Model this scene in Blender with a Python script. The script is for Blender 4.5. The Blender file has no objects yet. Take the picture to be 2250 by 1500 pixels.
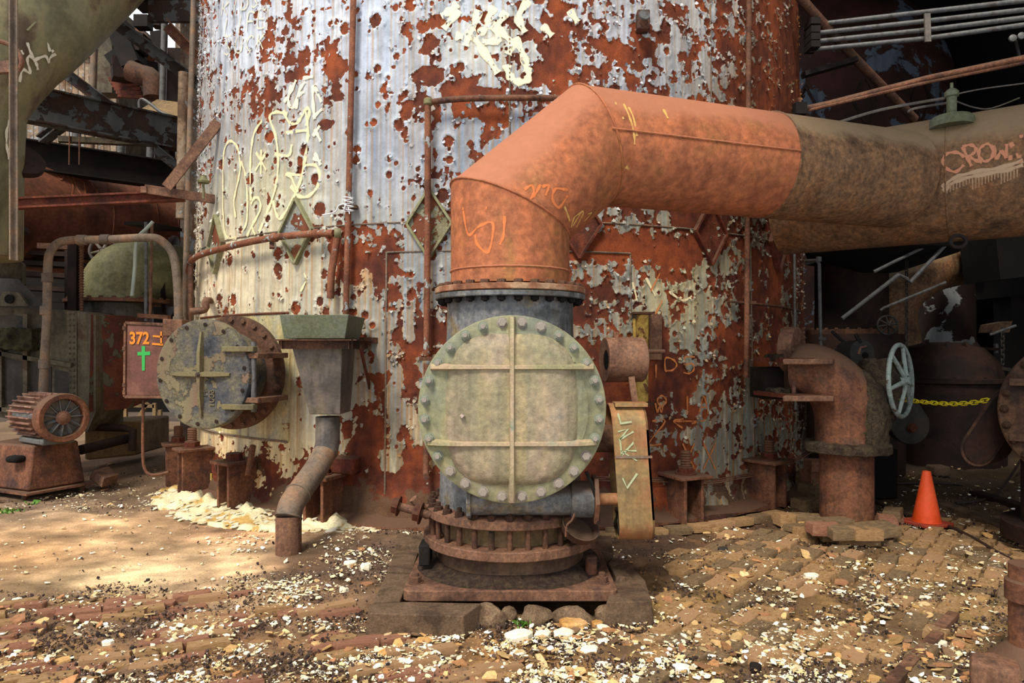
import bpy, bmesh, math, random
import numpy as np
from mathutils import Vector, Matrix, Quaternion
random.seed(7); rng = np.random.default_rng(7)
PI = math.pi
SC = bpy.context.scene
COL = SC.collection
# ---------------------------------------------------------------- camera, sky, sun, exposure
F, CXP, HY, CH = 1550.0, 1125.0, 765.0, 1.53
cam = bpy.data.objects.new('camera', bpy.data.cameras.new('camera')); COL.objects.link(cam)
cam.data.sensor_width = 36; cam.data.lens = F / 2250 * 36; cam.data.shift_y = 15 / 2250
cam.location = (0, 0, CH); cam.rotation_euler = (PI / 2, 0, 0); cam.data.clip_end = 500; cam.data.clip_start = .05
SC.camera = cam
w = bpy.data.worlds.new('sky'); SC.world = w; w.use_nodes = True
bg = w.node_tree.nodes['Background']; bg.inputs[0].default_value = (.90, .95, 1.0, 1); bg.inputs[1].default_value = 1.0
sun = bpy.data.objects.new('sun', bpy.data.lights.new('sun', 'SUN')); COL.objects.link(sun)
sun.data.energy = 3.4; sun.data.angle = math.radians(16); sun.data.color = (1, .93, .80)
sun.rotation_euler = Vector((.34, .72, -1.05)).to_track_quat('-Z', 'Y').to_euler()
SC.view_settings.view_transform = 'Standard'; SC.view_settings.look = 'None'
SC.view_settings.gamma = 1; SC.view_settings.use_curve_mapping = False; SC.view_settings.exposure = 0.26
SC.cycles.max_bounces = 6; SC.cycles.use_denoising = True

# ---------------------------------------------------------------- mapping helpers (authoring only)
def V(*a): return Vector(a)
def P(px, py, Y): return Vector(((px - CXP) / F * Y, Y, CH - (py - HY) / F * Y))
def G(px, py, z=0.0):
    Y = (CH - z) * F / (py - HY); return Vector(((px - CXP) / F * Y, Y, z))
def lin(c):
    if isinstance(c, str):
        c = tuple(int(c[i:i + 2], 16) / 255 for i in (0, 2, 4))
    else: c = tuple(v / 255 if max(c) > 1 else v for v in c)
    return tuple(v / 12.92 if v <= .04045 else ((v + .055) / 1.055) ** 2.4 for v in c[:3]) + (1,)
def nlin(a):
    a = np.clip(a, 0, 1); return np.where(a <= .04045, a / 12.92, ((a + .055) / 1.055) ** 2.4)
def perlin(x, y, seed=0):
    r = np.random.default_rng(seed); perm = r.permutation(256); perm = np.concatenate([perm, perm]); ang = r.uniform(0, 2 * PI, 256)
    gx, gy = np.cos(ang), np.sin(ang)
    xi = np.floor(x).astype(int); yi = np.floor(y).astype(int); xf = x - xi; yf = y - yi
    u = xf ** 3 * (xf * (xf * 6 - 15) + 10); v = yf ** 3 * (yf * (yf * 6 - 15) + 10)
    def d(ix, iy, fx, fy):
        h = perm[perm[ix & 255] + (iy & 255)]; return gx[h] * fx + gy[h] * fy
    a = d(xi, yi, xf, yf); b = d(xi + 1, yi, xf - 1, yf); c = d(xi, yi + 1, xf, yf - 1); e = d(xi + 1, yi + 1, xf - 1, yf - 1)
    return ((a + u * (b - a)) + v * ((c + u * (e - c)) - (a + u * (b - a)))) * 3.4
def fbm(x, y, seed=0, octv=4, gain=.5):
    s = 0; a = 1; n = 0
    for i in range(octv):
        s = s + a * perlin(x * 2 ** i, y * 2 ** i, seed + i); n += a * a; a *= gain
    return s / math.sqrt(n)

# ---------------------------------------------------------------- scene-graph helpers
W = {}
def root(name, label, cat, loc, group=None, kind=None):
    o = bpy.data.objects.new(name, None); COL.objects.link(o); o.location = loc; o.empty_display_size = .1
    W[o] = Matrix.Translation(Vector(loc)); return tag(o, label, cat, group, kind)
def tag(o, label=None, cat=None, group=None, kind=None):
    if label: o['label'] = label
    if cat: o['category'] = cat
    if group: o['group'] = group
    if kind: o['kind'] = kind
    elif cat and 'kind' not in o: o['kind'] = 'thing'
    return o
def place(o, parent, M):
    COL.objects.link(o); W[o] = M
    if parent is not None:
        o.parent = parent; o.matrix_local = W[parent].inverted() @ M
    else: o.matrix_local = M
    return o
def top(o):
    while o.parent: o = o.parent
    return o
def mesh_from(name, verts, faces, mats=(), sharp=38):
    me = bpy.data.meshes.new(name); me.from_pydata([tuple(v) for v in verts], [], faces)
    for m in mats: me.materials.append(m)
    me.polygons.foreach_set('use_smooth', [True] * len(me.polygons))
    if sharp: me.set_sharp_from_angle(angle=math.radians(sharp))
    return me
def inst(name, me, M, parent, label=None, kind=None):
    o = bpy.data.objects.new(name, me); place(o, parent, M)
    if label: o['label'] = label
    if kind: o['kind'] = kind
    return o
def frame(d, up=(0, 0, 1)):
    d = Vector(d).normalized(); up = Vector(up)
    if abs(d.dot(up)) > .98: up = Vector((0, 1, 0))
    x = up.cross(d).normalized(); y = d.cross(x)
    return Matrix((x, y, d)).transposed()          # columns x, y, d(z)
def MAT(p, d=(0, 0, 1), up=(0, 0, 1), s=1, spin=0):
    R = frame(d, up) @ Matrix.Rotation(spin, 3, 'Z')
    return Matrix.Translation(Vector(p)) @ R.to_4x4() @ Matrix.Scale(s, 4)
class MB:
    def __init__(s): s.v = []; s.f = []
    def add(s, vs, fs):
        n = len(s.v); s.v += [Vector(q) for q in vs]; s.f += [tuple(i + n for i in f) for f in fs]; return s
    def box(s, c, size, R=None):
        c = Vector(c); R = R or Matrix.Identity(3); h = Vector(size) / 2
        vs = [c + R @ Vector((x * h.x, y * h.y, z * h.z)) for x in (-1, 1) for y in (-1, 1) for z in (-1, 1)]
        return s.add(vs, [(0, 1, 3, 2), (4, 6, 7, 5), (0, 4, 5, 1), (2, 3, 7, 6), (0, 2, 6, 4), (1, 5, 7, 3)])
    def bx(s, x0, x1, y0, y1, z0, z1):
        return s.box(((x0 + x1) / 2, (y0 + y1) / 2, (z0 + z1) / 2), (abs(x1 - x0), abs(y1 - y0), abs(z1 - z0)))
    def bar(s, p0, p1, wd, ht, up=(0, 0, 1)):
        p0, p1 = Vector(p0), Vector(p1); return s.box((p0 + p1) / 2, (wd, ht, (p1 - p0).length), frame(p1 - p0, up))
    def ibeam(s, p0, p1, wd, ht, t=.02, up=(0, 0, 1)):
        p0, p1 = Vector(p0), Vector(p1); R = frame(p1 - p0, up); L = (p1 - p0).length; c = (p0 + p1) / 2; y = R.col[1]
        s.box(c, (t, ht - 2 * t, L), R); s.box(c + y * (ht / 2 - t / 2), (wd, t, L), R); s.box(c - y * (ht / 2 - t / 2), (wd, t, L), R); return s
    def angle(s, p0, p1, wd, t=.012, up=(0, 0, 1), flip=1):
        p0, p1 = Vector(p0), Vector(p1); R = frame(p1 - p0, up); L = (p1 - p0).length; c = (p0 + p1) / 2
        s.box(c, (wd, t, L), R); s.box(c + R @ Vector((flip * (wd / 2 - t / 2), -(wd / 2 + t / 2) , 0)), (t, wd, L), R); return s
    def cyl(s, p0, p1, r0, r1=None, n=24, caps=True):
        r1 = r0 if r1 is None else r1; p0, p1 = Vector(p0), Vector(p1); R = frame(p1 - p0); k = len(s.v)
        for p, r in ((p0, r0), (p1, r1)):
            for i in range(n): a = 2 * PI * i / n; s.v.append(p + R @ Vector((r * math.cos(a), r * math.sin(a), 0)))
        for i in range(n): j = (i + 1) % n; s.f.append((k + i, k + j, k + n + j, k + n + i))
        if caps: s.f.append(tuple(k + n - 1 - i for i in range(n))); s.f.append(tuple(k + n + i for i in range(n)))
        return s
    def lathe(s, prof, o, d=(0, 0, 1), n=48, closed=False, up=(0, 0, 1)):
        o = Vector(o); R = frame(d, up); k = len(s.v); m = len(prof)
        for r, h in prof:
            for i in range(n): a = 2 * PI * i / n; s.v.append(o + R @ Vector((r * math.cos(a), r * math.sin(a), h)))
        for q in range(m if closed else m - 1):
            a0 = k + q * n; b0 = k + ((q + 1) % m) * n
            for i in range(n): j = (i + 1) % n; s.f.append((a0 + i, a0 + j, b0 + j, b0 + i))
        if not closed:
            if prof[0][0] > 1e-4: s.f.append(tuple(k + n - 1 - i for i in range(n)))
            if prof[-1][0] > 1e-4: s.f.append(tuple(k + (m - 1) * n + i for i in range(n)))
        return s
    def tube(s, pts, r, n=10, caps=True, smooth=0, closed=False):
        pts = [Vector(p) for p in pts]
        if smooth: pts = spline(pts, smooth, closed)
        rr = r if hasattr(r, '__len__') else [r] * len(pts)
        if len(rr) != len(pts): rr = list(np.interp(np.linspace(0, 1, len(pts)), np.linspace(0, 1, len(rr)), rr))
        m = len(pts); k = len(s.v); T = []
        for i in range(m):
            a = pts[(i - 1) % m] if closed else pts[max(i - 1, 0)]; b = pts[(i + 1) % m] if closed else pts[min(i + 1, m - 1)]
            T.append((b - a).normalized())
        R = frame(T[0]); x = R.col[0].copy()
        for i in range(m):
            x = (x - T[i] * x.dot(T[i])).normalized(); y = T[i].cross(x)
            for q in range(n): a = 2 * PI * q / n; s.v.append(pts[i] + (x * math.cos(a) + y * math.sin(a)) * rr[i])
        for i in range(m if closed else m - 1):
            a0 = k + i * n; b0 = k + ((i + 1) % m) * n
            for q in range(n): j = (q + 1) % n; s.f.append((a0 + q, a0 + j, b0 + j, b0 + q))
        if caps and not closed: s.f.append(tuple(k + n - 1 - i for i in range(n))); s.f.append(tuple(k + (m - 1) * n + i for i in range(n)))
        return s
    def prism(s, poly, vec):
        n = len(poly); poly = [Vector(p) for p in poly]; vec = Vector(vec); k = len(s.v)
        nrm = Vector((0, 0, 0))
        for i in range(n): nrm += poly[i].cross(poly[(i + 1) % n])
        if nrm.dot(vec) > 0: poly = poly[::-1]
        s.v += poly + [p + vec for p in poly]
        s.f.append(tuple(range(k, k + n))); s.f.append(tuple(k + n + n - 1 - i for i in range(n)))
        for i in range(n): j = (i + 1) % n; s.f.append((k + i, k + n + i, k + n + j, k + j))
        return s
    def loft(s, rings):
        n = len(rings[0]); k = len(s.v)
        for r in rings: s.v += [Vector(p) for p in r]
        for q in range(len(rings) - 1):
            for i in range(n): j = (i + 1) % n; s.f.append((k + q * n + i, k + q * n + j, k + (q + 1) * n + j, k + (q + 1) * n + i))
        s.f.append(tuple(k + n - 1 - i for i in range(n))); s.f.append(tuple(k + (len(rings) - 1) * n + i for i in range(n))); return s
    def build(s, name, mat, parent=None, bevel=0, label=None, kind=None, sharp=38, subdiv=0, disp=None):
        L = W[top(parent)].translation if parent is not None else (sum(s.v, Vector()) / len(s.v))
        if parent is None:
            L = Vector((L.x, L.y, min(v.z for v in s.v)))
        me = mesh_from(name, [v - L for v in s.v], s.f, [mat], sharp)
        o = bpy.data.objects.new(name, me); place(o, parent, Matrix.Translation(L))
        if bevel:
            m = o.modifiers.new('b', 'BEVEL'); m.width = bevel; m.segments = 2; m.limit_method = 'ANGLE'; m.angle_limit = math.radians(40)
        if subdiv:
            m = o.modifiers.new('s', 'SUBSURF'); m.subdivision_type = 'SIMPLE'; m.levels = m.render_levels = subdiv
        if disp:
            tx = bpy.data.textures.new('n', 'CLOUDS'); tx.noise_scale = disp[1]; tx.noise_depth = 3
            m = o.modifiers.new('d', 'DISPLACE'); m.texture = tx; m.strength = disp[0]; m.texture_coords = 'GLOBAL' if False else 'LOCAL'
        if label: o['label'] = label
        if kind: o['kind'] = kind
        return o
def spline(pts, sub=6, closed=False):
    out = []; m = len(pts)
    for i in range(m if closed else m - 1):
        if closed: a, b, c, d = (pts[(i + q) % m] for q in (-1, 0, 1, 2))
        else: a, b, c, d = pts[max(i - 1, 0)], pts[i], pts[i + 1], pts[min(i + 2, m - 1)]
        for q in range(sub):
            t = q / sub; out.append(.5 * (2 * b + (c - a) * t + (2 * a - 5 * b + 4 * c - d) * t * t + (3 * b - a - 3 * c + d) * t ** 3))
    if not closed: out.append(pts[-1])
    return out

# ---------------------------------------------------------------- materials
def nodes(name):
    m = bpy.data.materials.new(name); m.use_nodes = True; nt = m.node_tree; b = nt.nodes['Principled BSDF']; return m, nt, b
def ramp(nt, src, cols, pos=None):
    r = nt.nodes.new('ShaderNodeValToRGB'); e = r.color_ramp.elements
    pos = pos or [.36 + .28 * i / max(1, len(cols) - 1) for i in range(len(cols))]
    while len(e) < len(cols): e.new(.5)
    for i, c in enumerate(cols):
        e[i].position = pos[i]; e[i].color = c if isinstance(c, tuple) and len(c) == 4 else lin(c)
    nt.links.new(src, r.inputs[0]); return r.outputs[0]
def noise(nt, vec, scale, detail=6, rough=.6, dist=0):
    n = nt.nodes.new('ShaderNodeTexNoise'); n.inputs['Scale'].default_value = scale; n.inputs['Detail'].default_value = detail
    n.inputs['Roughness'].default_value = rough; n.inputs['Distortion'].default_value = dist; nt.links.new(vec, n.inputs['Vector']); return n.outputs['Fac']
def mixc(nt, fac, a, b, mode='MIX'):
    m = nt.nodes.new('ShaderNodeMix'); m.data_type = 'RGBA'; m.blend_type = mode; m.clamp_result = False
    for s, v in ((m.inputs[0], fac), (m.inputs[6], a), (m.inputs[7], b)):
        if isinstance(v, (float, int)): s.default_value = v
        elif isinstance(v, tuple): s.default_value = v
        else: nt.links.new(v, s)
    return m.outputs[2]
def math_(nt, op, a, b=None, c=None, clamp=False):
    m = nt.nodes.new('ShaderNodeMath'); m.operation = op; m.use_clamp = clamp
    for i, v in enumerate((a, b, c)):
        if v is None: continue
        if isinstance(v, (float, int)): m.inputs[i].default_value = v
        else: nt.links.new(v, m.inputs[i])
    return m.outputs[0]
def vecmul(nt, v, sc):
    m = nt.nodes.new('ShaderNodeMapping'); m.inputs['Scale'].default_value = sc; nt.links.new(v, m.inputs['Vector']); return m.outputs[0]
def bumpn(nt, b, h, dist, strength=1):
    n = nt.nodes.new('ShaderNodeBump'); n.inputs['Distance'].default_value = dist; n.inputs['Strength'].default_value = strength
    nt.links.new(h, n.inputs['Height']); nt.links.new(n.outputs[0], b.inputs['Normal'])
def rusty(name, cols, scale=3., rough=.78, bump=.004, streak=0., over=None, dust=None, metal=0., fine=.35, dark=1.0, soft=.36):
    """mottled weathered metal: ramp of colours + grain + optional vertical streaks, peeling paint layer and dust settled on top faces"""
    m, nt, b = nodes(name)
    tc = nt.nodes.new('ShaderNodeTexCoord'); oi = nt.nodes.new('ShaderNodeObjectInfo')
    ad = nt.nodes.new('ShaderNodeVectorMath'); ad.operation = 'ADD'
    r = math_(nt, 'MULTIPLY', oi.outputs['Random'], 40.); nt.links.new(tc.outputs['Object'], ad.inputs[0]); nt.links.new(r, ad.inputs[1]); v = ad.outputs[0]
    n1 = noise(nt, v, scale, 8, .65, .4); c = ramp(nt, n1, cols, [soft + (1 - 2 * soft) * i / max(1, len(cols) - 1) for i in range(len(cols))])
    n2 = noise(nt, v, scale * 14, 5, .7)
    c = mixc(nt, fine, c, ramp(nt, n2, [(.10, .09, .08, 1), (.85, .83, .8, 1), (1.7, 1.6, 1.45, 1)], [.28, .5, .7]), 'MULTIPLY')
    h = n2
    if streak:
        s_ = noise(nt, vecmul(nt, v, (scale * 5, scale * 5, scale * .22)), 1, 5, .6)
        c = mixc(nt, streak, c, ramp(nt, s_, [(.3, .2, .14, 1), (1, 1, 1, 1), (1.5, 1.3, 1.0, 1)], [.33, .5, .68]), 'MULTIPLY')
    if over:
        oc, osc, thr = over[:3]
        f = noise(nt, v, osc, 10, .62, .3)
        fm = ramp(nt, f, [(0, 0, 0, 1), (1, 1, 1, 1)], [thr - .008, thr + .008])
        o2 = ramp(nt, noise(nt, vecmul(nt, v, (osc * 2, osc * 2, osc * .3)), 1, 5, .6), oc)
        c = mixc(nt, fm, c, o2); h = math_(nt, 'MULTIPLY_ADD', fm, 1.2, n2)
    if dust:
        g = nt.nodes.new('ShaderNodeNewGeometry'); sp = nt.nodes.new('ShaderNodeSeparateXYZ'); nt.links.new(g.outputs['Normal'], sp.inputs[0])
        d = math_(nt, 'MULTIPLY_ADD', n1, .9, sp.outputs[2]); d = ramp(nt, d, [(0, 0, 0, 1), (.85, .85, .85, 1)], [.75, 1.15 if False else 1.0])
        c = mixc(nt, d, c, lin(dust))
    if dark != 1: c = mixc(nt, 1., c, (dark, dark, dark, 1), 'MULTIPLY')
    nt.links.new(c, b.inputs['Base Color']); b.inputs['Roughness'].default_value = rough; b.inputs['Metallic'].default_value = metal
    b.inputs['Specular IOR Level'].default_value = .3
    bumpn(nt, b, h, bump); return m
def plain(name, col, rough=.6, metal=0.):
    m, nt, b = nodes(name); b.inputs['Base Color'].default_value = lin(col); b.inputs['Roughness'].default_value = rough; b.inputs['Metallic'].default_value = metal; return m
def spray(name, col, thin=.5):
    """sprayed paint film, worn through in places"""
    m, nt, b = nodes(name); b.inputs['Base Color'].default_value = lin(col); b.inputs['Roughness'].default_value = .7
    tc = nt.nodes.new('ShaderNodeTexCoord'); f = noise(nt, tc.outputs['Object'], 16, 8, .75)
    at = nt.nodes.new('ShaderNodeAttribute'); at.attribute_name = 'edge'
    f = math_(nt, 'ADD', f, math_(nt, 'MULTIPLY', at.outputs['Fac'], .28))
    a = ramp(nt, f, [(0, 0, 0, 1), (.9, .9, .9, 1)], [thin, thin + .3]); nt.links.new(a, b.inputs['Alpha']); return m
def attr_mat(name, attr, rough=.85, grain=60, bump=.002):
    m, nt, b = nodes(name); at = nt.nodes.new('ShaderNodeAttribute'); at.attribute_name = attr
    tc = nt.nodes.new('ShaderNodeTexCoord'); n2 = noise(nt, tc.outputs['Object'], grain, 5, .7)
    c = mixc(nt, .55, at.outputs['Color'], ramp(nt, n2, [(.35, .33, .3, 1), (1, 1, 1, 1), (1.5, 1.45, 1.3, 1)], [.3, .5, .7]), 'MULTIPLY')
    nt.links.new(c, b.inputs['Base Color']); b.inputs['Roughness'].default_value = rough; b.inputs['Specular IOR Level'].default_value = .2
    bumpn(nt, b, n2, bump); return m

M_ELB = rusty('rust_salmon', ['7a5230', '96603a', 'a05e3e', 'a86644', '8a6a3a'], 1.3, soft=.28, streak=.3, fine=.55, bump=.002, dust='a66a4e')
M_CRN = rusty('rust_brown_scaled', ['3c2a1e', '5e4634', '7a5c42', '80583a', '5c4c3a'], 2.0, soft=.27, streak=.4, fine=.75, bump=.008, dust='8a7458')
M_CAST = rusty('cast_iron_green', ['646a64', '777a68', '888666', '8c8670', '6a726e'], 1.6, soft=.3, rough=.6, streak=.4, fine=.4, bump=.004)
M_CASTB = rusty('cast_iron_blue_grey', ['4c4a48', '5e6062', '74767a', '7a6c54'], 2.5, rough=.5, streak=.5, fine=.6, bump=.004, dust='4d382c')
M_CASTP = rusty('cast_panel_khaki', ['6c6e5a', '7e7c62', '8e846a', '9a8a76', '6e7270'], 1.6, soft=.3, rough=.6, streak=.5, fine=.45, bump=.006)
M_RIM = rusty('cast_rib_tan', ['8f8a68', 'a89878', 'b39a80', '8d9380'], 4, rough=.6, streak=.2, fine=.3, bump=.003)
M_BOLT = rusty('bolt_pinkish_grey', ['7d8078', 'a39a90', 'b3a196', '948f86'], 8, rough=.55, bump=.002)
M_NUT = rusty('nut_grey_green', ['7a8274', '949a88', 'a39f8e'], 8, rough=.55, bump=.002)
M_RDK = rusty('rust_dark_brown', ['32221a', '4a3024', '60402e', '50382c'], 3, streak=.3, fine=.6, bump=.005, dust='4e3c2e')
M_RMD = rusty('rust_mid_brown', ['46302a', '684230', '7c523c', '6a4c3c'], 3, streak=.35, fine=.6, bump=.004, dust='5e4636')
M_RED = rusty('rust_red', ['3e1c12', '5c2a1a', '703824', '542c20'], 3, streak=.35, fine=.6, bump=.004, dust='5e4232')
M_RPK = rusty('rust_pink_brown', ['4c362a', '6a4a3a', '7c5a46', '60463a'], 4, streak=.35, fine=.55, bump=.003)
M_PIPE = rusty('pipe_rust_with_paint', ['5a3626', '7d4c36', '8d5a40'], 4, fine=.5, bump=.004, over=(['8c8f90', 'a5a49c'], 9, .60))
M_PIPEG = rusty('pipe_grey_brown', ['5c5148', '77685a', '8c6c54'], 4, streak=.3, bump=.003)
M_BAND = rusty('guard_band', ['7c6a4c', '947850', '9c6a48', '8a5e44'], 2.2, streak=.35, fine=.35, bump=.002)
M_YEL = rusty('yellow_flaking_pipe', ['9c8438', 'c0a050', '8a6a30'], 6, bump=.004, over=(['6e4630', '5a3826'], 7, .60))
M_LID = rusty('lid_black_green', ['34363c', '44474e', '5a5650', '6c6650', '4c4a44'], 3.0, rough=.65, fine=.6, bump=.006, over=(['786e50', '70634c', '74594a'], 3.6, .53))
M_HOP = rusty('hopper_grey', ['4e4a48', '625c58', '706860', '5e5a48'], 3, rough=.6, streak=.4, fine=.3, bump=.002)
M_HOPG = rusty('hopper_green_grey', ['55583e', '666b52', '6c7068'], 3, rough=.7, fine=.4, bump=.003)
M_DARK = rusty('black_steel', ['0f0c0b', '1a1412', '261a15'], 3, rough=.85, bump=.004)  # near-black mottled colour for the darkest steel
M_SHADE = rusty('shade_black', ['050404', '090605', '100a08'], 2, rough=.95, bump=.004)  # near-black that puts deep shade and dark holes into the colour
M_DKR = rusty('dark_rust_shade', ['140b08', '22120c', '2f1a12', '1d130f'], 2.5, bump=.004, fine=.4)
M_BEAM = rusty('beam_grey_peeling', ['261c18', '3a2a22', '4b3020'], 3, bump=.004, over=(['4a4a4a', '5a5a58'], 4, .50), dust='3b261c')
M_OLIVE = rusty('olive_painted_pipe', ['5d5840', '6e6a4e', '7b7454', '5a4a38'], 1.2, rough=.6, streak=.25, fine=.25, bump=.002)
M_OLG = rusty('moss_green_pipe', ['5a5a38', '6e6c4a', '7e7a58', '645e42'], 2., rough=.65, streak=.3, fine=.35, bump=.003)
M_DUCT = rusty('duct_olive_brown', ['3b352a', '50483a', '5b5444', '443426'], 2.2, streak=.45, fine=.45, bump=.004)
M_DUCTD = rusty('duct_panel_dark', ['242220', '343230', '403830'], 2.5, streak=.3, bump=.003)
M_DRM = rusty('drum_red_brown', ['4a2a1e', '64382a', '74442f', '583626'], 1.5, streak=.3, fine=.35, bump=.002)
M_BLK = rusty('wall_panel_weathered', ['5f4a3a', '8a7460', '9a8c7c', '6f5038'], 2, streak=.6, fine=.5, bump=.004, over=(['8a8e92', 'a3a5a6'], 5, .58))
M_STONE = rusty('stone_brown', ['46362a', '5e4a38', '6c5644', '52422f'], 5, rough=.9, fine=.5, bump=.006)
M_ROCK = rusty('rock_tan', ['5d4838', '7e6650', '90785e', '6a5240'], 6, rough=.95, fine=.6, bump=.012)
M_GRIME = rusty('caked_grime', ['2c221a', '42342a', '584c3a', '3a2c22'], 5, rough=.95, fine=.8, bump=.02)
M_CONC = rusty('concrete_tan', ['63543e', '80694c', '8c7654'], 3, streak=.3, rough=.9, bump=.003)
M_CONE = rusty('cone_orange', ['d84818', 'f0582a', 'f8643a'], 3, rough=.5, fine=.12, bump=.0005, over=None)
M_CONEB = rusty('cone_base_dirty', ['8c3a2a', 'b04632', '7b4436'], 8, rough=.7, bump=.001)
M_CHN = plain('chain_yellow', 'ffea30', .4)
M_WHEEL = rusty('wheel_blue_grey', ['7a8a88', '98a6a2', '6c706c'], 12, rough=.6, fine=.4, bump=.003, over=(['6a5c4c', '5c4636'], 14, .62))
M_WIRE = plain('wire_white', 'd8dade', .5)
M_CABLE = plain('cable_dark', '2e1c16', .7)
M_GCAB = plain('cable_grey_green', '8a9288', .6)
M_GALV = rusty('galvanised_rod', ['48494a', '646464', '46403a'], 9, rough=.45, bump=.001)
M_BOX = rusty('box_door_brown', ['5a3a32', '6c463c', '7b5448'], 3, rough=.55, streak=.15, fine=.3, bump=.001)
M_OR = plain('stencil_orange', 'd8801c', .7); M_GRN = plain('spray_green', '2fa44a', .7)
M_CRM = spray('spray_cream', 'eedcae', .46); M_CRMW = spray('spray_white', 'd9d2ba', .42); M_ORG = spray('spray_orange', 'c8763a', .48)
M_PGRN = spray('spray_pale_green', 'b0b890', .45); M_BRT = spray('spray_bright_cream', 'fff0c8', .36)

# ================================================================ THE ROUND TOWER
TX, TY = -.148, 9.97
def TR(z): return 3.98 - .017 * z
def tpt(th, z, off=0.):
    r = TR(z) + off; return Vector((TX + r * math.sin(th), TY - r * math.cos(th), z))
def trad(th): return Vector((math.sin(th), -math.cos(th), 0))
def TW(px, py, off=0.):
    """point where the sight line meets the tower: returns theta, z"""
    d = Vector(((px - CXP) / F, 1, -(py - HY) / F)); z = 1.5
    for _ in range(6):
        R = TR(z) + off; a = d.x ** 2 + 1; b = -2 * (d.x * TX + TY); c = TX ** 2 + TY ** 2 - R * R; D = b * b - 4 * a * c
        t = (-b - math.sqrt(max(D, 0))) / (2 * a); z = CH + t * d.z
    return math.atan2(t * d.x - TX, TY - t), z
def TP(px, py, off=0.):
    th, z = TW(px, py, off); return tpt(th, z, off)

tower = root('blast_stove_tower', 'huge round steel tower with peeling blue-grey paint over red rust behind the valve', 'tower', (TX, TY, 0))
NT, NZ = 900, 520
ths = np.linspace(-1.36, 1.36, NT); zs = np.linspace(-.02, 6.3, NZ)
TH, Z = np.meshgrid(ths, zs)                                   # rows z, cols theta
Rr = 3.98 - .017 * Z; X = TX + Rr * np.sin(TH); Y = TY - Rr * np.cos(TH)
IX = CXP + F * X / Y; IY = HY - F * (Z - CH) / Y
cover_map = ["68878997777455677421", "68768984676446565421", "58665984666446454421", "58467867556446444421",
             "57686965235335443321", "68899988767433443322", "79999898877543443322", "79899898776443444332",
             "79979977554434443443", "89985235664211112332", "99997328555366355322", "99999856255536655332",
             "99999974055526574543", "99999865155511446322", "99999745355501235522", "99999844355502225654",
             "99898435355033456665", "65555213255104355554", "21111001000000123333", "00000000000000001111"]
cm = np.array([[int(c) for c in r] for r in cover_map], float)
gx = np.clip((IX - 440) / 70, 0, 18.999); gy = np.clip(IY / 60, 0, 18.999)
x0 = gx.astype(int); y0 = gy.astype(int); fx = gx - x0; fy = gy - y0
pm = cm[y0, x0] * (1 - fx) * (1 - fy) + cm[y0, x0 + 1] * fx * (1 - fy) + cm[y0 + 1, x0] * (1 - fx) * fy + cm[y0 + 1, x0 + 1] * fx * fy
bias = np.interp(pm, range(10), [-2.4, -1.35, -.85, -.5, -.2, .1, .42, .8, 1.3, 2.0])
A = TH * 3.95
fld = .30 * fbm(A * 1.1 + 7, Z * .9 + 3, 11, 2) + .55 * fbm(A * 3.3, Z * 2.8 + 5, 21, 2) + .62 * fbm(A * 8.5, Z * 7.5, 31, 2) + .42 * fbm(A * 22, Z * 19, 41, 2)
fld = fld / fld.std() + bias * 1.3
def blotch(px, py, rx, ry, sign):                              # individual bare / painted patches read off the wall
    th, z = TW(px, py); Yd = tpt(th, z).y; rx *= Yd / F / max(.35, math.cos(th)); ry *= Yd / F
    d = np.hypot((A - th * 3.95) / rx, (Z - z) / ry) + .28 * fbm(A * 7, Z * 7, 77, 3)
    global fld
    fld = np.where(d < 1, np.where(sign < 0, np.minimum(fld, (d - .85) * 3), np.maximum(fld, (.9 - d) * 4 + .1)), fld)
for b_ in ((735, 160, 30, 55, -1), (740, 215, 22, 12, -1), (717, 271, 24, 14, -1), (595, 205, 22, 20, -1), (650, 165, 32, 18, -1),
           (572, 280, 12, 18, -1), (525, 285, 12, 14, -1), (668, 380, 12, 9, -1), (940, 165, 38, 22, -1), (950, 100, 24, 30, -1),
           (960, 50, 18, 26, -1), (800, 575, 55, 28, -1), (1080, 200, 60, 14, -1), (1060, 250, 46, 14, -1), (905, 740, 38, 90, -1),
           (850, 530, 50, 10, -1), (820, 980, 70, 55, -1), (790, 1080, 110, 60, -1), (1440, 790, 60, 90, -1), (1330, 540, 90, 40, -1),
           (1480, 560, 90, 24, -1), (1350, 900, 50, 80, -1), (1500, 860, 40, 60, -1), (1230, 130, 40, 60, -1), (1350, 110, 60, 24, -1),
           (900, 700, 14, 60, 1), (1420, 640, 60, 30, 1), (1540, 900, 22, 60, 1), (1460, 490, 22, 26, 1), (1645, 900, 16, 120, 1),
           (870, 900, 16, 110, 1), (860, 1000, 30, 40, 1), (1560, 1000, 26, 40, 1), (1560, 1110, 26, 30, 1)):
    blotch(*b_)
ns = 1500; sp_a = rng.uniform(-4.6, 3.6, ns); sp_z = rng.uniform(.5, 6.2, ns); sp_r = rng.uniform(.008, .03, ns) * rng.choice([1, 1, 1.3, 2.0], ns)
da = A[0, 1] - A[0, 0]; dz = Z[1, 0] - Z[0, 0]; blister = np.zeros_like(fld)
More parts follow.
